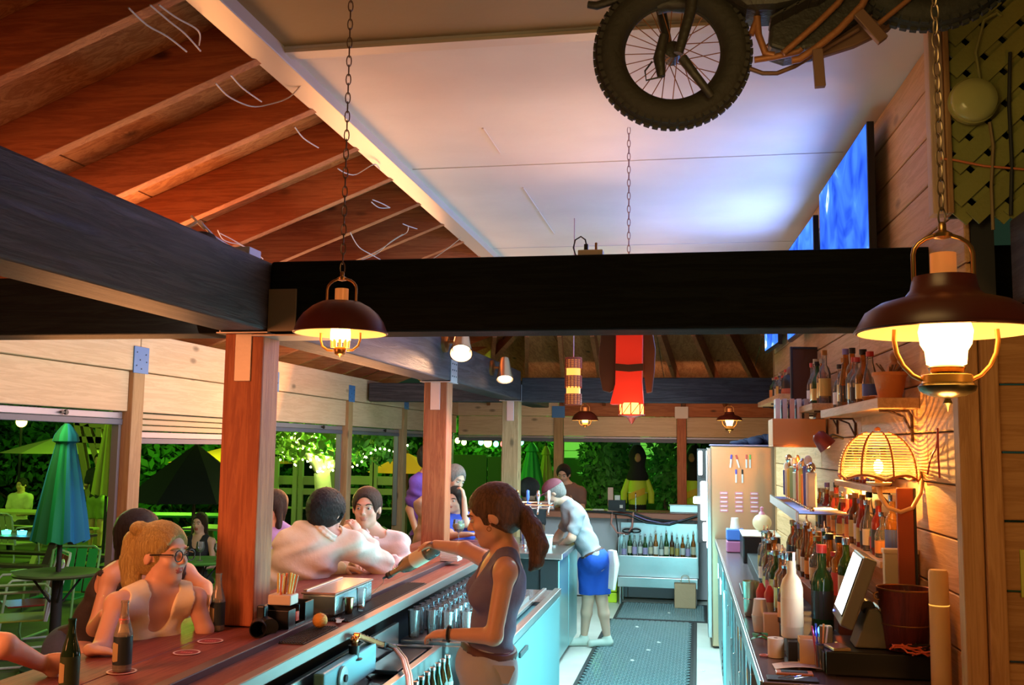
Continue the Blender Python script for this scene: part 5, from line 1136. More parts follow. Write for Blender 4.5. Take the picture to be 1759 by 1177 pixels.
t = thing('black_tray', 'black rubber tray with bright utensils at the very front of the counter', 'tray', (.36, 4.02, 1.052)); bl('tray', -.11, .08, -.05, .03, 0, .005, M_rubber, t)
for k in range(3): G().tube([(-.07+.03*k, -.04, .009), (-.02+.04*k, .02, .009)], .002, 6).build('utensil', M_chrome, t)
# far part of the counter
t = thing('cup_tub', 'blue and pink plastic tubs stacked with a white cup on top', 'tub', (.30, 8.75, 1.052))
for k, (cc_, z) in enumerate((((.45, .15, .3), 0), ((.08, .2, .65), .10))): G().prism([(-.07, -.07), (.07, -.07), (.075, .075), (-.075, .075)], z, z+.095).build('tub', mat('tub%d' % k, cc_, .35), t, bevel=.01)
G().lathe([(.04, 0), (.030, .09), (0, .09)], (0, 0, .196), 18).build('cup', MC['white_plastic'], t, smooth=True)
t = thing('round_jar', 'round pale ceramic jar with a knobbed lid on a black box', 'jar', (.50, 8.35, 1.262)); G().ell((0, 0, .07), (.075, .075, .07), 20, 14).build('jar', mat('jar_cream', (.65, .5, .32), .35), t, smooth=True); G().lathe([(.03, .13), (.022, .15), (.012, .16), (.016, .19), (0, .2)], n=14).build('lid', mat('jar_lid', (.5, .2, .3), .4), t, smooth=True)
t = thing('ice_caddy', 'black square bin with pale rim on the far counter', 'bin', (.46, 8.2, 1.052)); bl('bin', -.13, .15, -.3, .3, 0, .20, M_black, t, .01); bl('pale_rim', -.135, .155, -.305, .305, .201, .209, mat('pale_rim', (.6, .55, .45), .4), t, .002)
t = thing('tablet_printer', 'flat dark drip tray with ribbed steel grille on the counter edge', 'drip tray', (.33, 6.4, 1.052)); bl('tray', -.08, .08, -.25, .25, 0, .015, M_black, t)
for k in range(12): bl('grille_bar', -.07, .07, -.24+.04*k, -.225+.04*k, .0155, .021, M_chrome, t, 0)

# ---------------------------------------------------------------- floor mats
def ring_mat(label, x0, x1, y0, y1, pitch, z=.0):
    t = thing('floor_mat', label, 'mat', ((x0+x1)/2, (y0+y1)/2, z)); c = Vector(t.location); g = G(c); nx = int((x1-x0)/pitch); ny = int((y1-y0)/(pitch*.87))
    for j in range(ny):
        for i in range(nx):
            x = x0+pitch*(i+.5+(.5 if j % 2 else 0)*.98); y = y0+pitch*.87*(j+.5)
            if x > x1-pitch*.4: continue
            g.lathe([(pitch*.50, z+.011), (pitch*.47, z+.016), (pitch*.33, z+.016), (pitch*.30, z+.004)], (x, y, 0), 6, cap=False)
    g.build('rubber_rings', mat('mat_rubber_lit', (.16, .23, .24), .35), t, kind='stuff')  # black rubber, colour raised towards cyan to carry the aisle glare
    bx('base', x0, x1, y0, y1, z+.0005, z+.005, mat('mat_base', (.012, .012, .014), .6), t, 0)
    for a in ((x0-.03, x0, y0, y1), (x1, x1+.03, y0, y1), (x0-.03, x1+.03, y0-.03, y0), (x0-.03, x1+.03, y1, y1+.03)): bx('border', *a, z+.0005, z+.014, M_rubber, t, .003)
ring_mat('long black ringed rubber mat running down the bright aisle', -.98, -.06, 4.6, 11.35, .062)
ring_mat('black rubber mat laid crosswise at the far end of the aisle', -.93, .06, 11.45, 12.6, .055)
rb = random.Random(5)
for k, (x, y) in enumerate(((-.35, 11.9), (-.66, 10.9), (-.40, 10.1), (-.48, 9.7), (-.60, 9.2), (.02, 9.0))):
    t = thing('litter_scrap', ['white scrap near the middle of the crosswise mat', 'white scrap beside the bartender shoes up the aisle', 'tiny scrap in the middle of the long mat', 'white scrap on the long mat, centre', 'dark scrap on the left of the long mat', 'small scrap on the bare floor right of the long mat'][k], 'scrap', (x, y, .0165 if k < 5 else .001), rb.random()*3); g = G(); g.prism([(-.02, -.012), (.012, -.016), (.022, .004), (.0, .018), (-.018, .01)], 0, .004); g.build('scrap', mat('scrap_white', (.85, .85, .8), .7), t); G().cbox((.004, 0, .006), (.014, .01, .004)).build('fold', MC['scrap_white'], t)

# ---------------------------------------------------------------- far bar and work station
fb = thing('far_bar', 'far reddish bar counter with pale front panel below', 'bar counter', (-1.0, 13.2, 0))
bx('top', -3.2, 1.6, 12.85, 13.45, 1.04, 1.10, m_bar, fb, .005); bx('front_edge', -3.2, 1.6, 12.83, 12.85, 1.02, 1.09, mat('red_edge', (.45, .14, .08), .5), fb, .003)
for k in range(5): bx('front_panel', -2.4+.75*k, -2.4+.75*k+.745, 13.0, 13.03, .02, 1.03, mat('mauve_panel', (.52, .46, .50), .5, rnd=.05), fb)
bx('outer_panel', -3.2, 1.6, 13.30, 13.33, .02, 1.04, m_pine('X'), fb)
bx('notice', -.52, -.06, 12.985, 12.998, .86, .99, mat('notice_white', (.7, .62, .6), .6), fb, 0)
ws = thing('speed_station', 'stainless bottle station with deep apron against the far bar', 'speed rail', (-.5, 12.7, 0))
bx('back_splash', -.99, -.02, 12.92, 12.95, .30, .97, M_steel, ws); bx('well_floor', -.99, -.02, 12.62, 12.92, .545, .56, M_steel, ws); bx('apron', -.99, -.02, 12.60, 12.62, .33, .585, M_steel, ws, .006); bx('lower_rail', -.99, -.02, 12.47, 12.60, .31, .325, M_steel, ws); bx('rail_lip', -.99, -.02, 12.455, 12.47, .22, .34, M_steel, ws, .004)
bx('side_panel', -1.0, -.985, 12.6, 12.95, .33, .80, M_steel, ws); bx('side_panel', -.025, -.01, 12.6, 12.95, .33, .97, M_steel, ws)
for x, y in ((-.96, 12.5), (-.05, 12.5), (-.96, 12.9), (-.05, 12.9)): g = G(ws.location); g.tube([(x, y, 0), (x, y, .33)], .018, 10); g.build('leg', M_steel, ws, smooth=True)
rng = random.Random(9)
for k in range(14):
    gl = ['clear', 'green', 'clear', 'clear', 'green', 'clear', 'amber', 'clear', 'green', 'brown', 'clear', 'amber', 'clear', 'amber'][k]
    liquor(-.93+.066*k, 12.70+(.10 if k % 2 else 0), .561, gl, rng.choice(['white', 'cream', 'gold', 'lilac']), 'black', rng.choice(['round', 'tall', 'sloped', 'wine']), rng.uniform(.24, .30), .030, '%s bottle in the far stainless station, %s from its left end' % (gl, ORD[k]), 'bottles in the far station', True)
t = thing('paper_bag', 'brown paper bag with twisted handles on the floor under the far station', 'bag', (-.17, 12.35, .0)); G().prism([(-.125, -.07), (.125, -.07), (.13, .07), (-.13, .07)], .017, .30).build('bag', mat('kraft', (.52, .34, .2), .75, bump=.5, bscale=15), t, bevel=.006)
for y in (-.065, .065): G().tube([(-.05, y, .30), (-.045, y, .37), (-.02, y, .39), (.02, y, .39), (.045, y, .37), (.05, y, .30)], .004, 6).build('handle', MC['kraft'], t, smooth=True)
t = thing('crate', 'acid yellow plastic crate on the floor beside the far station', 'crate', (-1.12, 12.75, 0)); M_ly = mat('lime', (.55, .75, .02), .4)
for z0, z1 in ((0, .12), (.13, .24), (.25, .40)): bl('tier', -.13, .11, -.15, .15, z0, z1, M_ly, t, .012)
bl('dark_slot', -.10, .08, -.156, -.15, .26, .30, M_dark, t); bl('latch', -.02, .02, -.158, -.151, .08, .10, M_dark, t)
hs = thing('hose_bundle', 'bundle of hoses and cables draped under the far bar top', 'hoses', (-.9, 12.9, .98))
def hz(px, py, Y=12.8): return Vector(atY(px, py, Y))-Vector(hs.location)
for nm, pts, r, m_ in (('black_hose', [(1000, 878), (1040, 880), (1080, 885), (1110, 898), (1150, 902), (1200, 886)], .014, M_black), ('black_hose', [(1050, 876), (1085, 880), (1120, 892), (1170, 896), (1215, 880)], .010, M_rubber), ('red_hose', [(1052, 880), (1050, 900), (1060, 915), (1078, 918), (1086, 905), (1088, 880)], .012, mat('hose_pink', (.6, .22, .18), .4)), ('violet_hose', [(1090, 885), (1110, 893), (1140, 900), (1180, 892)], .008, CP['violet']), ('steel_hose', [(1066, 935), (1062, 960), (1066, 985), (1075, 992)], .007, M_steel), ('black_hose', [(1058, 885), (1062, 920), (1060, 960), (1060, 990)], .008, M_black)):
    G().tube([hz(*p) for p in pts], r, 8).build('hose' if 'hose' in nm else nm, m_, hs, smooth=True)
for k, (px_, py_) in enumerate(((1078, 912), (1092, 912))): G().torus(hz(px_, py_, 12.78), .06, .010, 20, 8, RX(.3)).build('coil', M_black, hs, smooth=True)
# things on the far bar
t = thing('napkin_caddy', 'black caddy with pink menus and napkins on the far bar', 'caddy', tuple(atY(1060, 862, 13.1)[:2])+(1.101,)); bl('caddy', -.11, .11, -.07, .07, 0, .14, M_dark, t); bl('menus', -.12, -.05, -.03, .03, .05, .30, mat('menu_pink', (.7, .35, .25), .6), t); bl('napkins', -.03, .04, -.03, .03, .10, .20, M_nap, t); bl('label', .04, .08, -.073, -.07, .04, .08, M_nap, t, 0)
t = thing('steel_pan', 'long steel lidded pan on the far bar beside the red post', 'pan', tuple(atY(1183, 865, 13.1)[:2])+(1.101,)); bl('pan', -.24, .24, -.08, .08, 0, .09, M_steel, t, .005); bl('rim', -.25, .25, -.09, .09, .09, .10, M_steel, t, .002)
t = thing('bill_tray', 'small pink bill tray on the far bar edge', 'tray', tuple(atY(1053, 870, 12.95)[:2])+(1.101,)); bl('tray', -.07, .07, -.05, .05, 0, .012, MC['menu_pink'], t); bl('inset', -.055, .055, -.035, .035, .012, .014, M_dark, t, 0)
t = thing('cloth_rag', 'crumpled white rag lying on the far bar', 'cloth', tuple(atY(1027, 868, 13.0)[:2])+(1.101,)); g = G(); [g.ell((-.04+.03*k, .01*(k % 2), .012), (.035, .03, .014), 12, 8) for k in range(4)]; g.build('cloth', M_nap, t, smooth=True)
t = thing('steel_stand', 'slender chrome menu stand on the far bar', 'stand', tuple(atY(1092, 862, 13.2)[:2])+(1.101,)); G().lathe([(.03, 0), (.028, .006), (.004, .01), (.004, .22)], n=14).build('stem', M_chrome, t, smooth=True); G().lathe([(.012, .22), (.0, .24)], n=10).build('clip', M_chrome, t)
# red wall plates at the right edge
c = atY(1757, 985, 3.69)
t = thing('switch_plate', 'brass switch plate at the right edge of the plank wall', 'switch', (c.x, 3.684, c.z)); G().cbox((.02, 0, 0), (.06, .008, .16)).build('plate', mat('plate_lime', (.45, .5, .05), .4), t, bevel=.002); G().cbox((.02, -.006, 0), (.01, .008, .02)).build('toggle', M_brass, t)
# ================================================================ GARDEN OUTSIDE
ZG = -.07
M_leaf = lambda n, c: mat('leaf_'+n, c, .6, rnd=.1)
def foliage(parent, c, rad, n, size, m, seed=0, name='foliage', fill=.55):
    rs = np.random.RandomState(seed); d = rs.normal(size=(n, 3)); d /= np.linalg.norm(d, axis=1)[:, None]
    r = (fill+(1-fill)*rs.rand(n))[:, None]; lump = 1+.18*np.sin(5*d[:, :1]+seed)*np.sin(6*d[:, 2:3]+1)
    p = d*r*lump*np.array(rad)+np.array(c)
    a = rs.normal(size=(n, 3)); a /= np.linalg.norm(a, axis=1)[:, None]; b = np.cross(a, d+.3*rs.normal(size=(n, 3))); b /= np.linalg.norm(b, axis=1)[:, None]+1e-9
    s = size*(.6+.8*rs.rand(n))[:, None]
    v = np.stack([p-a*s, p+b*s*.45, p+a*s, p-b*s*.45], 1).reshape(-1, 3)
    f = np.arange(4*n).reshape(-1, 4)
    me = bpy.data.meshes.new(name); me.from_pydata(v.tolist(), [], f.tolist()); me.update(); me.materials.append(m)
    o = bpy.data.objects.new(name, me); COL.objects.link(o); o.parent = parent; o['kind'] = 'stuff'; return o
def bush(label, c, rad, n, m, size=.07, seed=1, nm='bush'):
    t = thing(nm, label, nm, (c[0], c[1], ZG)); foliage(t, (0, 0, c[2]-ZG), rad, n, size, m, seed)
    g = G()
    for k in range(5): a = k*1.3; g.tube([(0, 0, 0), (rad[0]*.3*math.cos(a), rad[1]*.3*math.sin(a), (c[2]-ZG)*.7)], .03, 6)
    g.build('stems', mat('bark', (.16, .10, .05), .8), t, kind='stuff'); return t
LG = M_leaf('green', (.10, .35, .05)); LD = M_leaf('dark', (.04, .16, .03)); LY = M_leaf('lime', (.28, .50, .06))
P = lambda px, Y, py=770: atY(px, py, Y)
def B(label, px, py, Y, rw, rh, n, m, size=.07, seed=1, nm='bush'):
    c = atY(px, py, Y); bush(label, (c.x, c.y, max(c.z, ZG+rh*.8)), (rw, rw*.7, rh), n, m, size, seed, nm)
B('dense green bush filling the far opening behind the hooded figure', 1042, 800, 17.6, .48, 1.15, 3000, LG, .07, 1)
B('rounded bush behind the red post at the far end', 1150, 800, 17.8, .42, 1.0, 1500, LG, .07, 2)
B('leafy bush at the right side of the far opening', 1200, 790, 17.2, .30, 1.2, 1200, LD, .07, 3)
B('dark shrub beyond the orange umbrella', 690, 790, 21, 1.2, 1.2, 2200, LD, .09, 4)
B('dark hedge behind the blue and green umbrella', 60, 820, 24, 4.5, 1.5, 4200, LD, .14, 5, 'hedge')
B('lit tree foliage above the open beige umbrella', 60, 738, 26, 3.2, .9, 2600, LG, .14, 6)
B('dark hedge behind the black umbrella', 330, 815, 22, 3.0, 1.35, 3200, LD, .12, 7, 'hedge')
B('green creeper at the far corner beside the closed umbrellas', 926, 800, 19.2, .45, 1.2, 1600, LG, .08, 8)
B('green shrub between the two far posts', 830, 775, 20.5, 1.0, 1.0, 2200, LG, .08, 9)
# tree wrapped in string lights
c = atY(553, 845, 13.2); T = thing('lit_tree', 'pale trunked tree wrapped in glowing string lights', 'tree', (c.x, 13.2, ZG)); o0 = Vector(T.location)
def tp(px, py, Y=13.2): return Vector(atY(px, py, Y))-o0
M_trunk = mat('pale_bark', (.62, .60, .38), .7, bump=.4)
g = G(); g.tube([(0, 0, 0), tp(556, 850), tp(553, 812)], [.13, .12, .11], 12); g.build('trunk', M_trunk, T, smooth=True)
brs = [[(553, 815), (535, 790), (518, 768), (505, 750)], [(553, 815), (548, 785), (540, 760), (530, 740)], [(553, 815), (562, 785), (568, 760), (572, 740)], [(553, 815), (575, 795), (590, 770), (600, 750)], [(560, 800), (600, 790), (640, 775), (680, 762)]]
lights_pts = []
for i, b in enumerate(brs):
    pts = [tp(x, y, 13.2+(.35*(i-2))*k/3) for k, (x, y) in enumerate(b)]
    G().tube(pts, [.07, .05, .035, .02], 8).build('branch', M_trunk, T, smooth=True)
    for j in range(len(pts)-1):
        for k in range(9): u = k/9; a = 2.4*(j*9+k); rr_ = .09*(1-j*.2); q = pts[j].lerp(pts[j+1], u); lights_pts.append(q+Vector((rr_*math.cos(a), rr_*math.sin(a), rr_*.4*math.sin(a*2))))
foliage(T, tp(545, 745), (.95, .8, .42), 2600, .06, LY, 11)
foliage(T, tp(610, 752), (.8, .6, .35), 1200, .06, LG, 12)
M_fairy = emitm('fairy_glow', (.85, 1.0, .35), 26)
g = G()
for q in lights_pts: g.ell(q, .016, 6, 4)
rs = random.Random(3)
for k in range(60): q = tp(rs.uniform(480, 600), rs.uniform(738, 800), 13.2+rs.uniform(-.3, .3)); g.ell(q, .013, 6, 4)
for k in range(15): u = k/14; q = tp(590+110*u, 800-38*u+8*math.sin(u*9), 12.9); g.ell(q, .014, 6, 4)
g.build('fairy_lights', M_fairy, T, kind='stuff')
for (px_, py_) in ((535, 775), (575, 780), (560, 750)): q = tp(px_, py_, 12.9)+o0; light('POINT', tuple(q), (.7, 1, .15), 22, .1, name='fairy_light')
# coloured party bulbs
cb = thing('bulb_string_cable', 'thin cable carrying coloured party bulbs across the garden', 'cable', tuple(atY(840, 750, 16.0))); g = G(cb.location); g.tube([atY(x, y, 16.0) for x, y in ((690, 744), (760, 752), (840, 752), (880, 756), (920, 750), (960, 745))], .006, 5); g.build('wire', M_dark, cb)
for px_, py_ in ((690, 744), (960, 745)): q = Vector(atY(px_, py_, 16.0)); G(cb.location).tube([(q.x, q.y, ZG), (q.x, q.y, q.z)], .025, 8).build('support_pole', M_dark, cb, smooth=True)
for k, (px_, py_, nm_, cc_) in enumerate(((773, 756, 'pale yellow', (1, 1, .4)), (786, 754, 'small yellow', (.9, 1, .3)), (797, 757, 'greenish', (.7, 1, .3)), (826, 757, 'cyan', (.25, 1, .8)), (838, 758, 'large yellow', (1, .9, .2)), (852, 760, 'turquoise', (.2, 1, .7)), (864, 760, 'red', (1, .12, .1)), (895, 757, 'aqua', (.2, 1, .7)))):
    q = atY(px_, py_+3, 15.95); t = thing('party_bulb', '%s glowing party bulb on the garden cable' % nm_, 'light bulb', q, group='party bulbs on the garden cable'); s_ = 1.5 if 'large' in nm_ else 1
    G().ell((0, 0, 0), (.045*s_, .045*s_, .050*s_), 12, 8).build('globe', emitm('party_'+nm_.replace(' ', '_'), cc_, 5), t, smooth=True); G().tube([(0, 0, .04), (0, 0, .08)], .014, 8).build('cap', M_dark, t)
q = atY(37, 725, 20); t = thing('flood_lamp', 'bright yellow garden lamp above the beige umbrella', 'lamp', q); G().ell((0, 0, 0), .12, 14, 10).build('globe', emitm('flood_glow', (1, .85, .15), 7), t, smooth=True); G().tube([(0, 0, 0), (0, .05, -2.4)], .03, 8).build('pole', M_dark, t)
# fence of pale green boards and lattice posts behind the tree
fn = thing('board_fence', 'low green lit fence of wide horizontal boards behind the tree', 'fence', tuple(atY(600, 850, 16.5)[:2])+(ZG,)); fo_ = Vector(fn.location)
for (x0, x1) in ((470, 572), (576, 680)):
    for (ya, yb) in ((817, 834), (838, 851), (870, 876)):
        a = Vector(atY(x0, ya, 16.5)); b = Vector(atY(x1, yb, 16.5)); g = G(fo_); g.box(a.x, b.x, 16.48, 16.52, min(a.z, b.z), max(a.z, b.z)); g.build('board', mat('fence_green', (.45, .50, .22), .6, rnd=.12), fn, bevel=.006)
for x in (476, 508, 518, 573, 640, 645): a = Vector(atY(x, 785, 16.44)); G(fo_).box(a.x-.04, a.x+.04, 16.42, 16.48, ZG, a.z).build('fence_post', MC['fence_green'], fn, bevel=.004)
# tall screen fence at the back
sf = thing('screen_fence', 'dark green solid screen fence across the far side of the garden', 'fence', (-1.0, 19.6, ZG))
for k in range(14): bl('panel', -4.6+.72*k, -4.6+.72*k+.70, -.03, .03, .0, 1.78+.03*(k % 2), mat('screen_green', (.05, .10, .03), .7, rnd=.2), sf, .005)
sf2 = thing('screen_fence', 'long black green fence behind the picnic tables at the left', 'fence', (-15, 27, ZG))
for k in range(26): bl('panel', -10+.85*k, -10+.85*k+.83, -.03, .03, 0, 2.2, mat('screen_dark', (.015, .035, .015), .8, rnd=.2), sf2, 0)
# houses
def house(name, label, px0, px1, ytop, ybot, Y, m, nb=10, win=()):
    a = Vector(atY(px0, ytop, Y)); b = Vector(atY(px1, ybot, Y)); t = thing(name, label, 'building', ((a.x+b.x)/2, Y, ZG)); o = Vector(t.location)
    h = a.z; n = nb
    for k in range(n):
        z0 = b.z+(h-b.z)*k/n; G(o).box(a.x, b.x, Y-.02, Y+.04, z0+.008, b.z+(h-b.z)*(k+1)/n-.004).build('siding_board', m, t)
    G(o).box(a.x, b.x, Y+.04, Y+2.0, ZG, h).build('wall', m, t)
    for (x0, x1, y0, y1) in win:
        p = Vector(atY(x0, y0, Y-.05)); q = Vector(atY(x1, y1, Y-.05)); w = G(o).box(p.x, q.x, Y-.06, Y-.02, q.z, p.z).build('window', mat('win_frame', (.08, .10, .05), .5), t); G(o).box(p.x+.05, q.x-.05, Y-.075, Y-.06, q.z+.05, p.z-.05).build('pane', mat('win_pane', (.35, .6, .3), .1, emit=(.45, 1, .35), es=.8), w)
M_hs = mat('house_green', (.60, .66, .45), .7); M_hs2 = mat('house_pale', (.75, .80, .55), .7)
house('house', 'pale green house with vertical lit wall left of the far bush', 970, 1008, 700, 790, 23, M_hs2, 6)
house('house', 'tall lit house wall seen above the far fence, between string bulbs', 800, 880, 690, 800, 23.5, M_hs, 8)
house('house', 'pale house with narrow siding and small dark window behind the hooded figure', 1100, 1165, 690, 792, 23, M_hs2, 16, ((1130, 1138, 766, 776),))
house('house', 'lit apartment building behind the closed yellow umbrella, with large windows', 128, 202, 690, 768, 29, mat('house_brown', (.34, .30, .12), .8), 2, ((138, 160, 726, 748), (168, 192, 726, 748)))
tp_ = thing('timber_frame', 'dark brown timber brace frame in front of the lit building', 'frame', (-11.2, 19, ZG))
def wbar(n, p, q, w, m, t, Y): G(Vector(t.location)).bar(atY(*p, Y), atY(*q, Y), w, w).build(n, m, t)
for p, q in (((132, 725), (205, 735)), ((134, 725), (182, 1010)), ((150, 730), (205, 900)), ((172, 735), (172, 770)), ((134, 755), (190, 757))): wbar('timber', p, q, .12, mat('timber_dark', (.30, .24, .10), .7), tp_, 17)
# umbrellas
def closed_umb(label, c, zt, zb, r, cols, rz=0, nfold=10, group=None, base=True):
    t = thing('closed_umbrella', label, 'umbrella', (c[0], c[1], ZG), rz, group=group)
    n = nfold*6; prof = [(0.0, .08), (.03, .22), (.10, .44), (.155, .50), (.17, .36), (.45, .60), (.75, .84), (1.0, 1.0)]
    for s in range(len(cols)):
        vs = []; fs = []; k0, k1 = n*s//len(cols), n*(s+1)//len(cols); m = k1-k0+1
        for u, rr0 in prof:
            for k in range(k0, k1+1):
                a = 2*PI*k/n; fold = 1+.13*math.cos(nfold*a)*min(1, u*2); vs.append((r*rr0*fold*math.cos(a), r*rr0*fold*math.sin(a), (zt-ZG)+(zb-zt)*u+.015*math.cos(nfold*a)*(u > .9)))
        for i in range(len(prof)-1):
            for k in range(m-1): fs.append((i*m+k, i*m+k+1, (i+1)*m+k+1, (i+1)*m+k))
        G().add(vs, fs).build('canopy_panel', cols[s], t, smooth=True)
    G().tube([(0, 0, .02), (0, 0, zt-ZG+.05)], .022, 10).build('pole', M_dark, t, smooth=True)
    if base: G().lathe([(.26, 0), (.26, .05), (.05, .08), (.03, .2)], n=24).build('base', M_dark, t, smooth=True)
    return t
ub = mat('umb_blue', (.02, .24, .50), .75); ug = mat('umb_green', (.01, .30, .12), .75); ugd = mat('umb_dkgreen', (.01, .14, .05), .75)
cu = atY(100, 985, 7.9)
c = cu
closed_umb('large closed umbrella in green and blue panels above the small round table', (c.x, c.y), atY(112, 727, 7.9).z, atY(100, 930, 7.9).z, .215, [ub, ub, ug, ub, ub, ugd, ug, ub], rz=0)
yl = mat('umb_yellow', (.55, .55, .10), .75); gr = mat('umb_bright_green', (.03, .45, .08), .75)
for px_, Y_, t_, b_, r_, m_, lab in ((185, 14.5, 705, 850, .20, yl, 'narrow closed lime umbrella beside the first outer post'), (913, 17.2, 760, 860, .24, gr, 'closed bright green umbrella by the far corner'), (938, 17.6, 765, 868, .17, yl, 'closed yellow umbrella right of the bright green one')):
    q = atY(px_, 800, Y_); closed_umb(lab, (q.x, q.y), atY(px_, t_, Y_).z, max(.2, atY(px_, b_, Y_).z), r_, [m_]*3)
def open_umb(label, px, ytop, ybot, Y, r, m, nm='open_umbrella'):
    top = atY(px, ytop, Y); zb = atY(px, ybot, Y).z; t = thing(nm, label, 'umbrella', (top.x, Y, ZG)); n = 8
    for k in range(n):
        a0, a1 = 2*PI*k/n, 2*PI*(k+1)/n; H0 = top.z-ZG; H1 = zb-ZG; vs = [(0, 0, H0)]
        for u in (.5, 1):
            for a in (a0, (a0+a1)/2, a1): rr1 = r*u*(1 if a != (a0+a1)/2 else .93); vs.append((rr1*math.cos(a), rr1*math.sin(a), H0+(H1-H0)*u**1.1))
        G().add(vs, [(0, 1, 2), (0, 2, 3), (1, 4, 5, 2), (2, 5, 6, 3)]).build('canopy_panel', m, t)
        G().tube([(0, 0, H0-.03), (r*math.cos(a0)*.98, r*math.sin(a0)*.98, H1-.01)], .010, 5).build('rib', M_dark, t)
    G().tube([(0, 0, 0), (0, 0, top.z-ZG+.05)], .025, 8).build('pole', MC['bark'], t, smooth=True)
open_umb('wide open beige umbrella behind the closed blue green one', 95, 752, 779, 18.5, 1.05, mat('umb_beige', (.55, .50, .22), .8))
open_umb('open black umbrella behind the second outer bay', 338, 762, 860, 12.5, .95, mat('umb_black', (.008, .012, .008), .9))
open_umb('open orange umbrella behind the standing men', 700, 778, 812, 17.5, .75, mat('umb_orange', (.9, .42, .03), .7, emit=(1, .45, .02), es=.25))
open_umb('dull orange umbrella beyond the black one', 400, 765, 795, 19, 1.3, mat('umb_orange2', (.6, .2, .03), .8))
# tables and chairs
def round_table(label, c, r, zt, m):
    t = thing('garden_table', label, 'table', (c[0], c[1], ZG)); h = zt-ZG; G().lathe([(0, h-.03), (r, h-.03), (r+.01, h-.015), (r, h), (0, h)], n=36).build('top', m, t, smooth=True); G().lathe([(.05, .02), (.045, h-.03)], n=14).build('column', M_dark, t, smooth=True); G().lathe([(.28, 0), (.26, .03), (.06, .05)], n=24).build('foot_plate', M_dark, t, smooth=True)
    for k in range(4): a = PI/4+PI/2*k; G().tube([(.05*math.cos(a), .05*math.sin(a), h*.7), (.2*math.cos(a), .2*math.sin(a), h-.05), (.3*math.cos(a), .3*math.sin(a), h-.03)], .010, 6).build('brace', M_dark, t)
round_table('round dark metal table around the pole of the blue green umbrella', (cu.x, cu.y), .36, atY(100, 982, 7.9).z, mat('table_olive', (.10, .12, .06), .5, .3))
def picnic(label, px, Y, w, m, z=.74, rz=0):
    q = atY(px, 850, Y); t = thing('picnic_table', label, 'table', (q.x, Y, ZG), rz); h = z-ZG
    for k in range(5): bl('top_board', -w/2, w/2, -.35+.14*k, -.35+.14*k+.13, h-.035, h, m, t)
    for y in (-.68, .58): bl('bench_board', -w/2, w/2, y-.05, y+.14, h*.58, h*.58+.035, m, t)
    for x in (-w*.36, w*.36):
        for s in (-1, 1): G().bar((x, s*.55, 0), (x, s*.15, h-.03), .09, .04).build('leg', m, t)
        bl('cross_rail', x-.02, x+.02, -.62, .62, h*.52, h*.58, m, t)
mt = mat('picnic_wood', (.40, .36, .14), .5, rnd=.1); mg = mat('picnic_green', (.03, .30, .06), .5)
picnic('long pale picnic table behind the blue green umbrella, at the left edge', 20, 15.0, 2.4, mt)
picnic('picnic table carrying glowing coloured tea lights at the left edge', 30, 11.5, 1.9, mat('picnic_dark', (.14, .12, .06), .4), .72)
picnic('green picnic table beneath the black umbrella', 320, 15.0, 1.6, mg, .76, .2)
picnic('pale picnic table right of the green one', 400, 13.6, 1.2, mt, .70)
picnic('wooden table near the trunk of the lit tree', 520, 12.6, 1.0, mt, .74)
for k, (px_, cc_, nm_) in enumerate(((11, (.1, 1, .5), 'green'), (38, (.1, .7, 1), 'blue'))):
    q = atY(px_, 912, 11.4); t = thing('tea_light', '%s glowing tea light on the dark picnic table' % nm_, 'candle', (q.x, 11.4, .721)); G().lathe([(.05, 0), (.06, .05), (.05, .05), (.0, .045)], n=16).build('holder', emitm('tea_'+nm_, cc_, 3.5), t, smooth=True); G().torus((0, 0, .05), .056, .004, 16, 6).build('rim', M_chrome, t, smooth=True); light('POINT', (q.x, 11.4, .82), cc_, 1.5, .03, name='tea_light_glow')
def metal_chair(label, c, rz, ms, mf, slats=4, grp=None):
    t = thing('garden_chair', label, 'chair', (c[0], c[1], ZG), rz, group=grp)
    for s in (-1, 1):
        x = s*.25; G().tube([(x, .25, .02), (x, -.27, .02), (x, -.30, .10), (x, -.24, .62), (x, -.20, .66), (x, .18, .66), (x, .22, .62), (x, .19, .40)], .013, 8).build('arm_frame', mf, t, smooth=True)
    G().tube([(-.25, .20, .40), (-.25, .30, .84), (-.18, .32, .88), (.18, .32, .88), (.25, .30, .84), (.25, .20, .40)], .013, 8).build('back_frame', mf, t, smooth=True)
    G().prism([(-.23, -.22), (.23, -.22), (.23, .20), (-.23, .20)], .40, .415).build('seat', ms, t, bevel=.004)
    for k in range(slats):
        x = -.235+.47*(k+.5)/slats; G().bar((x, .205, .43), (x, .305, .86), .45/slats*.9, .008, (0, -1, .2)).build('back_slat', ms, t, bevel=.003)
    return t
mgc = mat('chair_green', (.03, .40, .08), .4); mwf = mat('chair_frame_white', (.62, .66, .70), .35); myc = mat('chair_lime', (.40, .42, .06), .4); mred = mat('chair_red', (.30, .02, .02), .3)
q = atZ(150, 1080, ZG); metal_chair('green metal shell chair behind the round table', (q.x, 9.3), .15, mgc, mat('chair_frame_green', (.25, .5, .2), .4), 4)
q = atZ(20, 1120, ZG); metal_chair('white framed metal chair with lime seat at the left edge, the nearest one', (-5.98, 8.12), -.95, myc, mwf, 2)
metal_chair('metal chair with red seat beside the round table', (-6.45, 8.85), -.75, mred, mwf, 2)
q = atY(25, 880, 13.8); metal_chair('pale chair tucked at the long picnic table', (q.x, 13.8), 3.0, mat('chair_pale', (.45, .45, .25), .4), mwf, 4)
q = atY(660, 880, 13.5); metal_chair('green chair behind the man facing the bar', (q.x, 13.3), 3.1, mgc, mat('chair_frame_green', (.25, .5, .2), .4), 4)
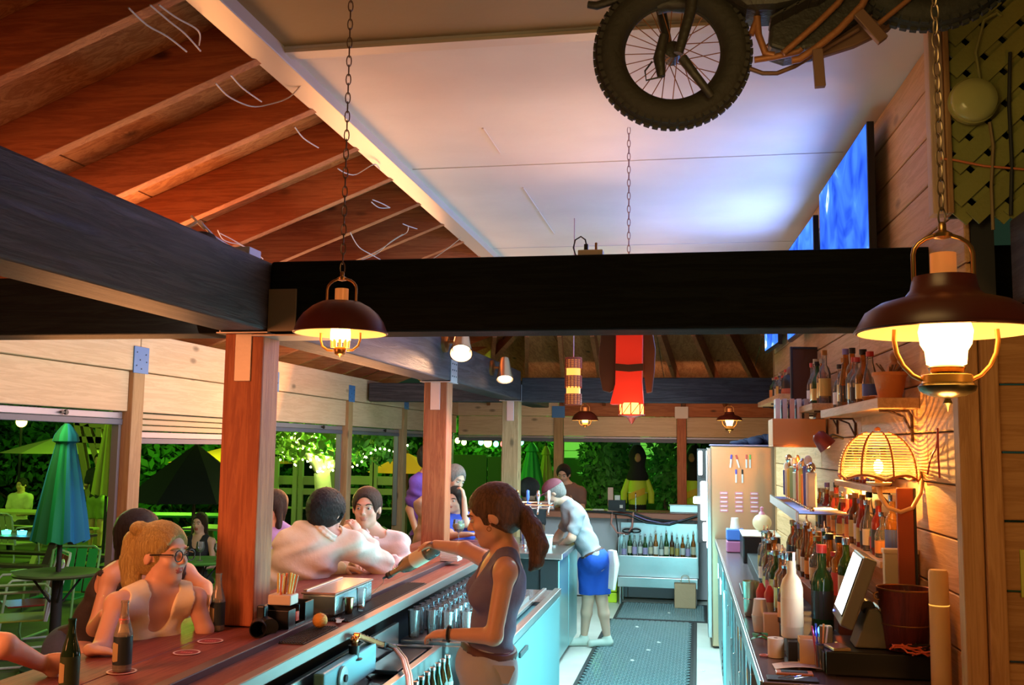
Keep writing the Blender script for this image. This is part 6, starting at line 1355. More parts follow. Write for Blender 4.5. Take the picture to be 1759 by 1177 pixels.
q = atY(345, 935, 9.6); round_table('round green lit table with drinks in front of the seated woman outside', (q.x-.0, 9.6), .34, .72, mat('table_green', (.08, .30, .05), .4)); gt = (q.x, 9.6)
stem_glass('tall stemmed cocktail glass with lime drink on the green table', (gt[0]+.05, 9.5, .721), None, .19, .045); stem_glass('second stemmed cocktail glass at the right of the green table', (gt[0]+.22, 9.55, .721), None, .17, .045)
# hooded scarecrow-like figures in hi-vis jackets
def hooded(label, px, Y, rz, txt=True):
    q = atY(px, 770, Y); t = thing('hooded_mannequin', label, 'mannequin', (q.x, Y, ZG), rz)
    H = atY(px, 763, Y).z-ZG; k_ = H/1.95
    G().tube([(0, 0, 0), (0, 0, 1.2*k_)], .03, 8).build('pole', M_chrome, t)
    G().lathe([(.0, 1.94*k_), (.06, 1.93*k_), (.11, 1.86*k_), (.15, 1.76*k_), (.13, 1.68*k_), (.12, 1.60*k_), (.18, 1.45*k_), (.17, 1.40*k_), (.10, 1.38*k_)], n=20).build('black_hood', mat('black_cloth', (.012, .012, .012), .9), t, smooth=True)
    G().ell((0, -.115, 1.74*k_), (.055, .05, .075), 14, 10).build('face', mat('mask_tan', (.45, .22, .10), .6), t, smooth=True)
    yv = mat('hi_vis', (.60, .80, .05), .6); 
    G().lathe([(.13, 1.42*k_), (.16, 1.30*k_), (.16, 1.12*k_), (.14, 1.02*k_)], n=22).build('jacket', yv, t, smooth=True)
    for s in (-1, 1): G().tube([(s*.15, 0, 1.40*k_), (s*.22, -.02, 1.20*k_), (s*.22, -.04, 1.04*k_)], [.045, .055, .05], 12).build('sleeve', yv, t, smooth=True)
    G().lathe([(.14, 1.04*k_), (.15, .8*k_), (.14, .45*k_), (.13, .10*k_)], n=20).build('dark_trousers', MC['black_cloth'], t, smooth=True)
    bd = G()
    for i in range(9): a = -PI/2-.9+1.5*i/8; bd.cbox((.168*math.cos(a), .168*math.sin(a), 1.14*k_+.012*i), (.05, .006, .10), RZ(a+PI/2))
    bd.build('printed_band', mat('band_orange', (.85, .55, .05), .6), t)
    G().lathe([(.168, 1.20*k_), (.168, 1.212*k_)], n=22, cap=False).build('pale_stripe', mat('stripe_pale', (.8, .9, .5), .6), t)
    return t
hooded('hooded black figure in yellow jacket standing in the middle of the far opening', 1095, 16.4, .1)
hooded('second hooded figure in yellow jacket right of the red far post', 1192, 16.6, -.3)
t = thing('directional_post', 'thin wooden post with lime lit edge beside the second hooded figure', 'post', tuple(atY(1205, 800, 16.2)[:2])+(ZG,)); bl('post', -.02, .02, -.02, .02, 0, 1.7, mt, t)
# ================================================================ PEOPLE
V3 = lambda v: np.array(v, dtype=np.float32)
def unit(v): v = np.array(v, float); return v/(np.linalg.norm(v)+1e-9)
class SDF:
    """a smooth union of round cones and ellipsoids, turned into one closed surface"""
    def __init__(s, vox): s.vox = vox; s.p = []
    def cone(s, a, ra, b, rb, k=.02, tag=0): s.p.append(('c', V3(a), V3(b), ra, rb, k, tag, 1)); return s
    def ell(s, c, r, R=None, k=.02, tag=0, sign=1): s.p.append(('e', V3(c), V3(r), np.eye(3, dtype=np.float32) if R is None else np.array(R, np.float32), 0, k, tag, sign)); return s
    def sub(s, c, r, R=None, k=.01): return s.ell(c, r, R, k, 0, -1)
    def cut(s, c, n): s.p.append(('h', V3(c), V3(unit(n)), 0, 0, 0, 0, -2)); return s
    def mesh(s, disp=None):
        lo = np.full(3, 1e9); hi = -lo
        for q in s.p:
            if q[7] != 1: continue
            if q[0] == 'c': m = max(q[3], q[4]); lo = np.minimum(lo, np.minimum(q[1], q[2])-m); hi = np.maximum(hi, np.maximum(q[1], q[2])+m)
            else: m = max(q[2]); lo = np.minimum(lo, q[1]-m); hi = np.maximum(hi, q[1]+m)
        v = s.vox; lo = lo-4*v; hi = hi+4*v; n = np.ceil((hi-lo)/v).astype(int)+1
        D = np.full(n, .2, np.float32); T = np.zeros(n, np.int8)
        ax = [lo[i]+v*np.arange(n[i]) for i in range(3)]
        for q in s.p:
            typ, k = q[0], q[5]
            if typ == 'h':
                d = ((ax[0][:, None, None]-q[1][0])*q[2][0]+(ax[1][None, :, None]-q[1][1])*q[2][1]+(ax[2][None, None, :]-q[1][2])*q[2][2]).astype(np.float32)
                np.maximum(D, d, out=D); continue
            mg = .035+k
            if typ == 'c': m = max(q[3], q[4]); a = np.minimum(q[1], q[2])-m-mg; b = np.maximum(q[1], q[2])+m+mg
            else: m = max(q[2]); a = q[1]-m-mg; b = q[1]+m+mg
            i0 = np.clip(np.floor((a-lo)/v).astype(int), 0, n-1); i1 = np.clip(np.ceil((b-lo)/v).astype(int)+1, 1, n)
            if (i1 <= i0).any(): continue
            sl = tuple(slice(i0[i], i1[i]) for i in range(3))
            X = ax[0][sl[0]][:, None, None].astype(np.float32); Y = ax[1][sl[1]][None, :, None].astype(np.float32); Z = ax[2][sl[2]][None, None, :].astype(np.float32)
            if typ == 'c':
                A, Bv = q[1], q[2]; e = Bv-A; L = float(e@e)+1e-9
                t = ((X-A[0])*e[0]+(Y-A[1])*e[1]+(Z-A[2])*e[2])/L; np.clip(t, 0, 1, out=t)
                d = np.sqrt((X-A[0]-t*e[0])**2+(Y-A[1]-t*e[1])**2+(Z-A[2]-t*e[2])**2)-(q[3]+(q[4]-q[3])*t)
            else:
                x, y, z = X-q[1][0], Y-q[1][1], Z-q[1][2]; R = q[3]; r = q[2]
                u = (x*R[0, 0]+y*R[0, 1]+z*R[0, 2])/r[0]; w = (x*R[1, 0]+y*R[1, 1]+z*R[1, 2])/r[1]; h = (x*R[2, 0]+y*R[2, 1]+z*R[2, 2])/r[2]
                k0 = np.sqrt(u*u+w*w+h*h); k1 = np.sqrt((u/r[0])**2+(w/r[1])**2+(h/r[2])**2)+1e-6; d = k0*(k0-1)/k1
            o = D[sl]
            if q[7] == 1:
                hh = np.clip(.5+.5*(o-d)/k, 0, 1); nd = o*(1-hh)+d*hh-k*hh*(1-hh)
                T[sl] = np.where(d < o, q[6], T[sl])
            else:
                d = -d; hh = np.clip(.5+.5*(d-o)/k, 0, 1); nd = o*(1-hh)+d*hh+k*hh*(1-hh)
            D[sl] = nd
        if disp is not None:
            D = D+disp(ax[0][:, None, None], ax[1][None, :, None], ax[2][None, None, :]).astype(np.float32)
        D[0] = D[-1] = .1; D[:, 0] = D[:, -1] = .1; D[:, :, 0] = D[:, :, -1] = .1
        S_ = D < 0
        c = np.zeros(tuple(np.array(S_.shape)-1), np.int8)
        offs = [(i, j, k) for i in (0, 1) for j in (0, 1) for k in (0, 1)]
        sh = c.shape
        for i, j, k in offs: c += S_[i:i+sh[0], j:j+sh[1], k:k+sh[2]]
        ii = np.argwhere((c > 0) & (c < 8)); idx = -np.ones(sh, np.int32); idx[tuple(ii.T)] = np.arange(len(ii))
        P = np.zeros((len(ii), 3), np.float32); W_ = np.zeros(len(ii), np.float32)
        cv = {o: D[ii[:, 0]+o[0], ii[:, 1]+o[1], ii[:, 2]+o[2]] for o in offs}
        for o in offs:
            for a in range(3):
                if o[a] == 0:
                    o2 = list(o); o2[a] = 1; o2 = tuple(o2); d0, d1 = cv[o], cv[o2]; m = (d0 < 0) != (d1 < 0)
                    t = np.where(m, d0/(d0-d1+1e-12), 0); pt = np.zeros((len(ii), 3), np.float32)+np.array(o, np.float32); pt[:, a] += t
                    P += pt*m[:, None]; W_ += m
        P = (P/W_[:, None]+ii)*v+lo
        F = []; TT = []
        for a in range(3):
            b, d_ = [x for x in range(3) if x != a]
            s0 = [slice(None)]*3; s1 = [slice(None)]*3; s0[a] = slice(0, -1); s1[a] = slice(1, None)
            A0 = S_[tuple(s0)]; A1 = S_[tuple(s1)]; e = np.argwhere(A0 != A1)
            e = e[(e[:, b] > 0) & (e[:, d_] > 0)]
            fl = A0[tuple(e.T)]
            def cell(db, dd): q = e.copy(); q[:, b] -= db; q[:, d_] -= dd; return idx[tuple(q.T)]
            q = np.stack([cell(0, 0), cell(1, 0), cell(1, 1), cell(0, 1)], 1); flip = fl if a != 1 else ~fl
            q = np.where(flip[:, None], q[:, ::-1], q); F.append(q); TT.append(T[tuple(e.T)])
        return P, np.concatenate(F), np.concatenate(TT)
    def build(s, name, mats, parent, org, smooth=3, disp=None, post=None):
        P, F, T = s.mesh(disp)
        if smooth:
            ed = np.concatenate([F[:, [0, 1]], F[:, [1, 2]], F[:, [2, 3]], F[:, [3, 0]]])
            for _ in range(smooth):
                A = np.zeros_like(P); n = np.zeros(len(P), np.float32)
                for x in range(3): A[:, x] = np.bincount(ed[:, 0], P[ed[:, 1], x], len(P))+np.bincount(ed[:, 1], P[ed[:, 0], x], len(P))
                n = np.bincount(ed[:, 0], minlength=len(P))+np.bincount(ed[:, 1], minlength=len(P)); P = P*.5+A/n[:, None]*.5
        P = P-np.array(org)
        me = bpy.data.meshes.new(name); me.vertices.add(len(P)); me.vertices.foreach_set('co', P.astype(np.float32).ravel())
        me.loops.add(len(F)*4); me.loops.foreach_set('vertex_index', F.ravel().astype(np.int32)); me.polygons.add(len(F))
        me.polygons.foreach_set('loop_start', np.arange(0, len(F)*4, 4, dtype=np.int32)); me.polygons.foreach_set('use_smooth', [True]*len(F))
        for m in (mats if isinstance(mats, list) else [mats]): me.materials.append(m)
        me.polygons.foreach_set('material_index', T.astype(np.int32)); me.update(calc_edges=True); me.validate()
        o = bpy.data.objects.new(name, me); COL.objects.link(o); o.parent = parent; return o

M_lipm = mat('lips_soft', (.58, .26, .20), .45, sub=.1); M_lip = mat('lips', (.50, .13, .10), .4, sub=.1); M_eyew = mat('eye_white', (.50, .46, .42), .2); M_iris = mat('iris_dark', (.05, .03, .02), .15)
def skinm(n, c): return mat('skin_'+n, c, .48, sub=.12, bump=.05, bscale=200)
SK = skinm('fair', (.72, .42, .30)); SK2 = skinm('tan', (.62, .34, .22)); SK3 = skinm('dark', (.20, .10, .06))
def hairm(n, c1, c2):
    return wood('hair_'+n, c1, c2, 'Z', rough=.45, scale=5, knots=0, rnd=0, bump=.9)
HB = hairm('brown', (.20, .11, .06), (.08, .045, .025)); HK = hairm('black', (.022, .015, .012), (.008, .006, .006)); HY = hairm('blonde', (.72, .54, .18), (.46, .30, .09)); HG = hairm('grey', (.40, .36, .34), (.22, .19, .18)); HDB = hairm('darkbrown', (.07, .035, .02), (.03, .015, .01))
def cloth(n, c, rough=.8): return mat('cloth_'+n, c, rough, bump=.35, bscale=26, var=.06, vscale=5)
def frame3(r, f, u): return np.stack([r, f, u])
def hand(S_, w, d, n, s=1.0, curl=.5, side=1, tag=0, spread=.09):
    """palm + five separate fingers; w wrist, d along the hand, n out of the palm"""
    d = unit(d); n = unit(np.array(n)-d*np.dot(n, d)); r = np.cross(d, n)*side
    S_.ell(w+d*.045*s, (.040*s, .050*s, .017*s), frame3(r, d, n), .012, tag)
    for i, (off, L, rr_) in enumerate(((-.029, .068, .0092), (-.010, .078, .0095), (.010, .072, .0092), (.028, .058, .0082))):
        b = w+d*.082*s+r*off*s-d*abs(off)*.25*s; dd = unit(d+r*off*spread*30*.3)
        c1 = curl*.7; a = unit(dd*math.cos(c1)+n*math.sin(c1)); p1 = b+a*L*.45*s; c2 = curl*1.7; a2 = unit(dd*math.cos(c2)+n*math.sin(c2)); p2 = p1+a2*L*.32*s; c3 = curl*2.3; a3 = unit(dd*math.cos(c3)+n*math.sin(c3)); p3 = p2+a3*L*.25*s
        S_.cone(b-d*.02*s, rr_*s, p1, rr_*.95*s, .006, tag).cone(p1, rr_*.95*s, p2, rr_*.86*s, .004, tag).cone(p2, rr_*.86*s, p3, rr_*.72*s, .004, tag)
    t0 = w+d*.022*s-r*.030*s; t1 = t0+unit(d*.6-r*.75+n*.35)*.036*s; t2 = t1+unit(d*.85-r*.25+n*(.3+curl*.4))*.030*s
    S_.cone(t0, .014*s, t1, .0112*s, .010, tag).cone(t1, .0112*s, t2, .0088*s, .005, tag)
def build_person(label, J, loc=None, sk=SK, s=1.0, vox=.008, female=False, head=None, hair=None, shirt=None, pants=None, arms=True, legs=True, shoes=None, hands=(), group=None, extra=None, nm='person', face=True, bulk=1.0):
    """J: world joints. head=(forward, up). builds body, clothes, hair as parts of one person"""
    J = {k: np.array(v, float) for k, v in J.items()}
    org = np.array(loc if loc is not None else (J['pelvis'][0], J['pelvis'][1], 0.0))
    t = thing(nm, label, 'person', tuple(org), group=group)
    f, u = unit(head[0]), np.array(head[1], float); u = unit(u-f*np.dot(u, f)); r = np.cross(f, u); Rh = frame3(r, f, u); H = J['head']; hs = J.get('hs', s) if not isinstance(J.get('hs', s), np.ndarray) else float(J['hs'])
    sr = unit(J['shR']-J['shL']); up = unit(J['neck']-J['pelvis']); fw = unit(np.cross(up, sr)); sr2 = np.cross(fw, up); Rt = frame3(sr2, fw, up)
    fem = .9 if female else 1.0; B_ = s*fem*bulk
    S_ = SDF(vox); Tl = np.linalg.norm(J['neck']-J['pelvis']); ch = J['pelvis']+up*Tl*.70; ab = J['pelvis']+up*Tl*.36; nk = J['neck']
    tor = [(ch, (.160*B_, .112*B_, Tl*.34)), (ab, (.138*B_, .100*B_, Tl*.30)), (J['pelvis'], (.162*s*bulk, .118*s*bulk, .125*s))]
    def torso(S_, g=0, k=.04):
        for c_, r_ in tor: S_.ell(c_, tuple(x+g for x in r_), Rt, k)
        for q in ('shL', 'shR'): S_.cone(ch+up*.06*s, .075*B_+g, J[q], .052*B_+g, k); S_.cone(nk+up*.02, .045*s+g*.6, J[q]+up*.01, .038*B_+g, k)
        if female: 
            for sg in (-1, 1): S_.ell(ch+fw*.075*s+sr2*sg*.065*s-up*.03*s, (.058*s+g, .055*s+g, .058*s+g), Rt, .03)
    torso(S_)
    S_.cone(nk-up*.02, .056*s*(.88 if female else 1), H-u*.06*hs-f*.015*hs, .050*s*(.86 if female else 1), .025)
    def arm(S_, q, g=0, up_to=1.0, k=.02):
        a, b, c_ = J['sh'+q], J['el'+q], J['wr'+q]; S_.cone(a, .047*B_+g, a+(b-a)*min(1, up_to), (.047-.008*min(1, up_to))*B_+g, k)
        if up_to > 1: e = b+(c_-b)*(up_to-1); S_.cone(b, .040*B_+g, e, (.040-.014*(up_to-1))*B_+g, k)
        return a+(b-a)*min(1, up_to) if up_to <= 1 else e
    for q in 'LR':
        if 'el'+q in J: arm(S_, q, 0, 2.0)
    for (q, d, n, cu, sd) in hands: hand(S_, J['wr'+q], np.array(d, float), np.array(n, float), s*(.92 if female else 1), cu, sd)
    if legs:
        for q in 'LR':
            if 'kn'+q in J:
                S_.cone(J['hip'+q], .088*s*bulk, J['kn'+q], .056*s, .03).cone(J['kn'+q], .056*s, J['kn'+q]*.65+J['an'+q]*.35, .056*s, .02).cone(J['kn'+q]*.65+J['an'+q]*.35, .054*s, J['an'+q], .034*s, .02)
                ft = unit(J.get('toe'+q, J['an'+q]+fw*.2)-J['an'+q]); ft[2] = 0; ft = unit(ft); S_.cone(J['an'+q]-np.array((0, 0, .045*s)), .034*s, J['an'+q]+ft*.15*s-np.array((0, 0, .055*s)), .026*s, .02)
    # head
    h = hs; hp = lambda x, y, z: H+r*x*h+f*y*h+u*z*h
    S_.ell(hp(0, -.010, .022), (.076*h, .097*h, .088*h), Rh, .02); S_.ell(hp(0, .028, -.040), (.060*h, .066*h, .078*h), Rh, .03)
    S_.ell(hp(0, .066, -.094), (.027*h, .022*h, .018*h), Rh, .02); S_.cone(hp(-.040, .020, -.078), .020*h, hp(0, .062, -.092), .020*h, .02).cone(hp(.040, .020, -.078), .020*h, hp(0, .062, -.092), .020*h, .02)
    if face:
        for sg in (-1, 1):
            S_.sub(hp(.031*sg, .101, .000), (.019*h, .012*h, .012*h), Rh, .010); S_.ell(hp(.040*sg, .070, -.030), (.018*h, .016*h, .016*h), Rh, .02)
            S_.ell(hp(.078*sg, -.004, -.012), (.010*h, .019*h, .031*h), unit_rot(Rh, .3), .006)
        S_.ell(hp(0, .084, .024), (.045*h, .014*h, .010*h), Rh, .014)
        S_.cone(hp(0, .090, .006), .007*h, hp(0, .111, -.026), .0105*h, .007); S_.cone(hp(-.011, .100, -.031), .007*h, hp(.011, .100, -.031), .007*h, .005)
        S_.ell(hp(0, .090, -.056), (.021*h, .010*h, .0055*h), Rh, .004, 1); S_.ell(hp(0, .088, -.066), (.018*h, .010*h, .0060*h), Rh, .004, 1)
    if extra: extra(S_, locals())
    S_.build('body', [sk, M_lip if female else M_lipm], t, org, 2)
    if face:
        for sg in (-1, 1):
            e = Vector(hp(.031*sg, .0855, .001)-org); M_ = Matrix([list(x) for x in Rh]).transposed()
            G().ell(e, (.0118*h, .0100*h, .0082*h), 12, 8, M_).build('eye', M_eyew, t, smooth=True); G().ell(e+Vector(f)*.0085*h, (.0050*h, .0028*h, .0050*h), 10, 6, M_).build('iris', M_iris, t, smooth=True)
            hm = (hair or {}).get('m', HK); G().tube([Vector(hp(x*sg, y, z)-org) for x, y, z in ((.014, .0985, .021), (.028, .0985, .027), (.042, .088, .026), (.050, .078, .019))], [.0028*h, .0036*h, .0032*h, .0015*h], 6).build('eyebrow', hm, t, smooth=True)
    if hair:
        A = SDF(vox); kind = hair['k']; g = .015*h if kind not in ('afro', 'curly') else .030*h
        A.ell(hp(0, -.014, .026), (.076*h+g, .097*h+g, .088*h+g), Rh, .02)
        if kind in ('short', 'curly', 'afro', 'bun', 'tail', 'long'): A.ell(hp(0, -.050, -.030), (.070*h+g*.6, .058*h+g*.5, .060*h+g*.3), Rh, .02)
        if kind == 'long':
            for sg in (-1, 1): A.cone(hp(.065*sg, -.02, 0), .03*h, hp(.075*sg, -.02, -.16), .03*h, .02)
            A.cone(hp(0, -.06, 0), .05*h, hp(0, -.06, -.17), .045*h, .03)
        if 'tail' in hair:
            pts = [np.array(x) for x in hair['tail']]; rs_ = hair['tr']
            for i in range(len(pts)-1): A.cone(pts[i], rs_[i], pts[i+1], rs_[i+1], .012)
        A.sub(hp(0, .120, -.018), (.074*h, .085*h, .098*h), Rh, .012); A.sub(hp(0, .028, -.105), (.080*h, .060*h, .060*h), Rh, .012)
        if kind == 'short':
            A.sub(hp(0, -.03, -.140), (.12*h, .13*h, .062*h), Rh, .008)
            for sg in (-1, 1): A.sub(hp(.092*sg, .045, -.050), (.030*h, .060*h, .062*h), Rh, .008)
        if kind in ('short', 'curly', 'bun', 'tail'): 
            for sg in (-1, 1): A.sub(hp(.088*sg, .012, -.030), (.022*h, .026*h, .036*h), Rh, .006)
        if kind in ('tail', 'bun'):
            for sg in (-1, 1): A.sub(hp(.088*sg, .085, -.015), (.042*h, .050*h, .065*h), Rh, .012)
        if 'bun' in hair: A.ell(hair['bun'][0], hair['bun'][1], None, .01)
        fr_ = 260 if kind in ('curly', 'afro') else 0
        amp = .0035 if fr_ else .0016
        uu, rr2 = u, r
        def dsp(X, Y, Z):
            if fr_: return amp*np.sin(X*190)*np.sin(Y*170+1)*np.sin(Z*180+2)*1.6
            a = (X*rr2[0]+Y*rr2[1]+Z*rr2[2]); b = (X*f[0]+Y*f[1]+Z*f[2]); c_ = (X*uu[0]+Y*uu[1]+Z*uu[2])
            return amp*np.sin(a*420+b*160+2*np.sin(c_*30))+amp*.7*np.sin(b*330-c_*120)
        A.build('hair', hair['m'], t, org, 1, dsp)
    if shirt:
        A = SDF(vox); g = shirt.get('g', .010); torso(A, g, .035); kind = shirt['k']
        if kind != 'tank':
            lim = {'tee': .62, 'long': 1.93, 'roll': 1.45}[kind]; ends = []
            for q in 'LR':
                if 'el'+q in J: e = arm(A, q, g+.006, lim, .03); 
        A.cut(J['pelvis']-up*(shirt.get('hem', .02))*s, -up)
        ncr = shirt.get('neck', .075)*s
        A.sub(nk+up*.055*s+fw*.010, (ncr, ncr*1.05, .055*s), Rt, .006)
        if kind == 'tank':
            for q, sg in (('L', -1), ('R', 1)): A.sub(J['sh'+q]+sr2*sg*.010+up*.01, (.050*B_, .105*B_, .110*s), Rt, .006)
            A.sub(nk+fw*.075*s-up*.01*s, (.054*s, .10*s, .125*s), Rt, .006); A.sub(nk-fw*.06*s+up*.03*s, (.06*s, .08*s, .10*s), Rt, .006)
        wa = shirt.get('w', .0022)
        o = A.build('shirt', shirt['m'], t, org, 1, lambda X, Y, Z: wa*np.sin(34*(X*sr2[0]+Y*sr2[1]+Z*sr2[2])+19*Z+3*np.sin(22*Z))+wa*.8*np.sin(47*(X*fw[0]+Y*fw[1]+Z*fw[2])-25*Z))
        if shirt.get('collar'):
            C_ = SDF(max(.006, vox*.8)); cc0 = nk+up*.040*s; n_ = 16
            for i in range(n_):
                a0, a1 = PI/2+.35+(2*PI-.7)*i/n_, PI/2+.35+(2*PI-.7)*(i+1)/n_
                q0, q1 = [cc0+(sr2*math.cos(a)+fw*math.sin(a))*.070*s-up*.022*s*max(0, math.sin(a)) for a in (a0, a1)]
                C_.cone(q0, .010*s, q1, .010*s, .004); C_.cone(q0-up*.020*s+unit(q0-cc0)*.012, .009*s, q1-up*.020*s+unit(q1-cc0)*.012, .009*s, .010)
            for sg in (-1, 1): q0 = cc0+sr2*sg*.026*s+fw*.066*s-up*.022*s; C_.cone(q0, .010*s, q0+sr2*sg*.012*s+fw*.02*s-up*.055*s, .007*s, .006)
            C_.build('collar', shirt['m'], t, org, 1)
            for k in range(5): q0 = nk+fw*(.085+.02*min(k, 2))*s-up*(.03+.07*k)*s; G().ell(Vector(q0+fw*.012-org), (.006, .006, .006), 8, 6).build('button', M_eyew, t)
    if J.get('belt') is not None:
        A = SDF(vox); pp = J['pelvis']; A.ell(pp, (.162*s*bulk+.016, .118*s*bulk+.016, .16*s), Rt, .03); A.cut(pp+up*.084*s, up); A.cut(pp+up*.058*s, -up); A.build('belt', J_belt, t, org, 0)
    if pants and legs:
        A = SDF(vox); g = pants.get('g', .012); A.ell(J['pelvis'], (.162*s*bulk+g, .118*s*bulk+g, .125*s), Rt, .03)
        L_ = pants['len']
        for q in 'LR':
            if 'kn'+q in J:
                hp_, kn, an = J['hip'+q], J['kn'+q], J['an'+q]; e = hp_+(kn-hp_)*min(1, L_); A.cone(hp_, .094*s*bulk+g, e, (.070 if L_ < 1 else .058)*s+g, .06)
                if L_ > 1: A.cone(kn, .058*s+g, kn+(an-kn)*(L_-1), .042*s+g, .02)
        A.cut(J['pelvis']+up*.085*s, up)
        if L_ < 1: 
            zc = min((J['hip'+q]+(J['kn'+q]-J['hip'+q])*L_)[2] for q in 'LR'); A.cut((0, 0, zc), (0, 0, -1))
        A.build('shorts' if L_ < 1 else 'trousers', pants['m'], t, org, 1, lambda X, Y, Z: .003*np.sin(40*X+16*Z)*np.sin(30*Y-20*Z))
    if shoes:
        for q in 'LR':
            if 'an'+q in J:
                A = SDF(max(vox, .006)); an = J['an'+q]; ft = unit(J.get('toe'+q, an+fw*.2)-an); ft[2] = 0; ft = unit(ft)
                A.cone(an-ft*.02*s-np.array((0, 0, .045*s)), .042*s, an+ft*.16*s-np.array((0, 0, .05*s)), .036*s, .02); A.cone(an, .042*s, an-np.array((0, 0, .04*s)), .044*s, .02); A.cut((0, 0, max(.002, an[2]-.085*s)), (0, 0, -1)); A.build('shoe', shoes, t, org, 1)
    return t, locals()
J_belt = mat('belt_leather', (.10, .04, .03), .5)
def unit_rot(R, a): c_, s_ = math.cos(a), math.sin(a); return np.array([R[0], R[1]*c_-R[2]*s_, R[1]*s_+R[2]*c_])
def pt(px, py, Y): return np.array(atY(px, py, Y))
def legs_down(J, w=.09, fl=0.0, split=(0, 0), fwd=(0, 0)):
    P_ = J['pelvis']; sr = unit(np.array(J['shR'])-np.array(J['shL'])); sr[2] = 0; sr = unit(sr)
    for q, sg, sp in (('L', -1, split[0]), ('R', 1, split[1])):
        h_ = P_+sr*sg*w-np.array((0, 0, .05)); J['hip'+q] = h_; a = h_+np.array((fwd[0], fwd[1], 0))*sp; a[2] = fl+.085; J['an'+q] = a; J['kn'+q] = (h_+a)/2+np.array((fwd[0]*.03, fwd[1]*.03, .02))
def seated(J, seat, fwd, fl=0.0, w=.10):
    P_ = J['pelvis'] = np.array(seat, float)+np.array((0, 0, .11)); fwd = unit((fwd[0], fwd[1], 0)); sd = np.cross(fwd, (0, 0, 1))
    for q, sg in (('L', -1), ('R', 1)):
        J['hip'+q] = P_+sd*sg*w-np.array((0, 0, .02)); k = J['kn'+q] = P_+sd*sg*(w+.04)+fwd*.42-np.array((0, 0, .03)); J['an'+q] = k-np.array((0, 0, .44))+fwd*-.04; J['toe'+q] = J['an'+q]+fwd*.2
def stool(x, y, z, label):
    t = thing('bar_stool', label, 'stool', (x, y, 0)); G().lathe([(0, z-.04), (.17, z-.04), (.18, z-.02), (.17, z), (0, z)], n=24).build('seat', m_post2('X'), t, smooth=True)
    for k in range(4): a = PI/4+PI/2*k; G().tube([(.12*math.cos(a), .12*math.sin(a), z-.04), (.20*math.cos(a), .20*math.sin(a), 0)], .015, 8).build('leg', M_dark, t, smooth=True)
    G().torus((0, 0, .25), .175, .010, 24, 6).build('foot_ring', M_dark, t, smooth=True)
V = lambda *a: np.array(a, float)

# --- the woman bartender
J = {}
J['head'] = pt(848, 884, 4.12); J['neck'] = pt(868, 952, 4.14); J['shL'] = pt(868, 985, 3.98); J['shR'] = pt(846, 968, 4.32)
J['pelvis'] = pt(836, 1140, 4.16); J['elL'] = pt(848, 1093, 3.93); J['wrL'] = pt(768, 1090, 4.02); J['elR'] = pt(800, 944, 4.47); J['wrR'] = pt(748, 936, 4.68)
legs_down(J); J['belt'] = V(1); J['hs'] = 1.04
tailp = [pt(884, 868, 4.14), pt(900, 882, 4.13), pt(914, 908, 4.12), pt(925, 938, 4.11), pt(921, 966, 4.10), pt(912, 978, 4.09)]
bt, L_ = build_person('woman bartender with brown ponytail in dark tank top, pouring from a bottle', J, sk=SK2, s=.98, vox=.0058, female=True, head=((-.95, -.10, -.32), (-.3, 0, 1)),
    hair={'k': 'tail', 'm': HB, 'tail': tailp, 'tr': [.022, .034, .043, .042, .030, .012]}, shirt={'k': 'tank', 'm': cloth('plum', (.15, .14, .26)), 'g': .007, 'hem': -.03}, pants={'m': cloth('khaki', (.40, .42, .46)), 'len': .42, 'g': .012}, shoes=M_black,
    hands=(('L', J['wrL']-J['elL'], (0, .25, -1), .55, 1), ('R', V(-.75, .55, -.05), (0, .1, -1), .75, -1)))
org = Vector(bt.location)
G().torus(Vector(pt(884, 869, 4.14))-org, .024, .007, 18, 8, RY(1.2)).build('hair_tie', M_black, bt, smooth=True)
G().torus(Vector(pt(771, 1089, 4.01))-org, .030, .006, 20, 8, RY(PI/2)).build('wrist_band', M_black, bt, smooth=True)
G().torus(Vector(pt(840, 909, 4.04))-org, .009, .0015, 16, 6, RX(PI/2)).build('earring', M_brass, bt, smooth=True)
tg = G(); P0 = Vector(pt(862, 1143, 3.995))-org; tg.prism([(-.035, 0), (.05, .0), (.055, -.012), (.03, -.07), (-.03, -.072), (-.04, -.012)], 0, .004, RX(PI/2), P0); tg.build('pocket_flap', cloth('khaki', (.40, .42, .46)), bt, bevel=.001)
# the poured bottle and stream
p0, p1 = Vector(pt(748, 942, 4.66)), Vector(pt(663, 991, 4.80)); ax_ = (p1-p0).normalized(); Mb = ax_.to_track_quat('Z', 'Y').to_matrix(); Lb = (p1-p0).length
t = thing('liquor_bottle', 'clear liquor bottle tipped in the woman bartender hand, pouring', 'bottle', p0)
G().lathe([(a*.038, b*Lb*.93) for a, b in PROF['round']], (0, 0, 0), 20, Mb).build('glass', M_clr, t, smooth=True); G().lathe([(.0385, Lb*.16), (.0385, Lb*.42)], (0, 0, 0), 20, Mb, cap=False).build('label', mat('tip_label', (.75, .68, .5), .6), t, smooth=True)
G().lathe([(.016, Lb*.88), (.017, Lb*.96), (.007, Lb*.98), (.005, Lb*1.06)], (0, 0, 0), 14, Mb).build('pour_spout', M_black, t, smooth=True); G().lathe([(0, Lb*.3), (.033, Lb*.3), (.034, Lb*.55), (.013, Lb*.72), (.013, Lb*.88)], (0, 0, 0), 16, Mb).build('drink', mat('pale_liquor', (.62, .5, .25), .1), t, smooth=True)
G().tube([p1+ax_*.02-p0, p1+Vector((-.012, 0, -.03))-p0, Vector((-1.66, 4.82, 1.13))-p0], [.003, .0025, .002], 6).build('liquor_stream', M_clr, t, smooth=True)
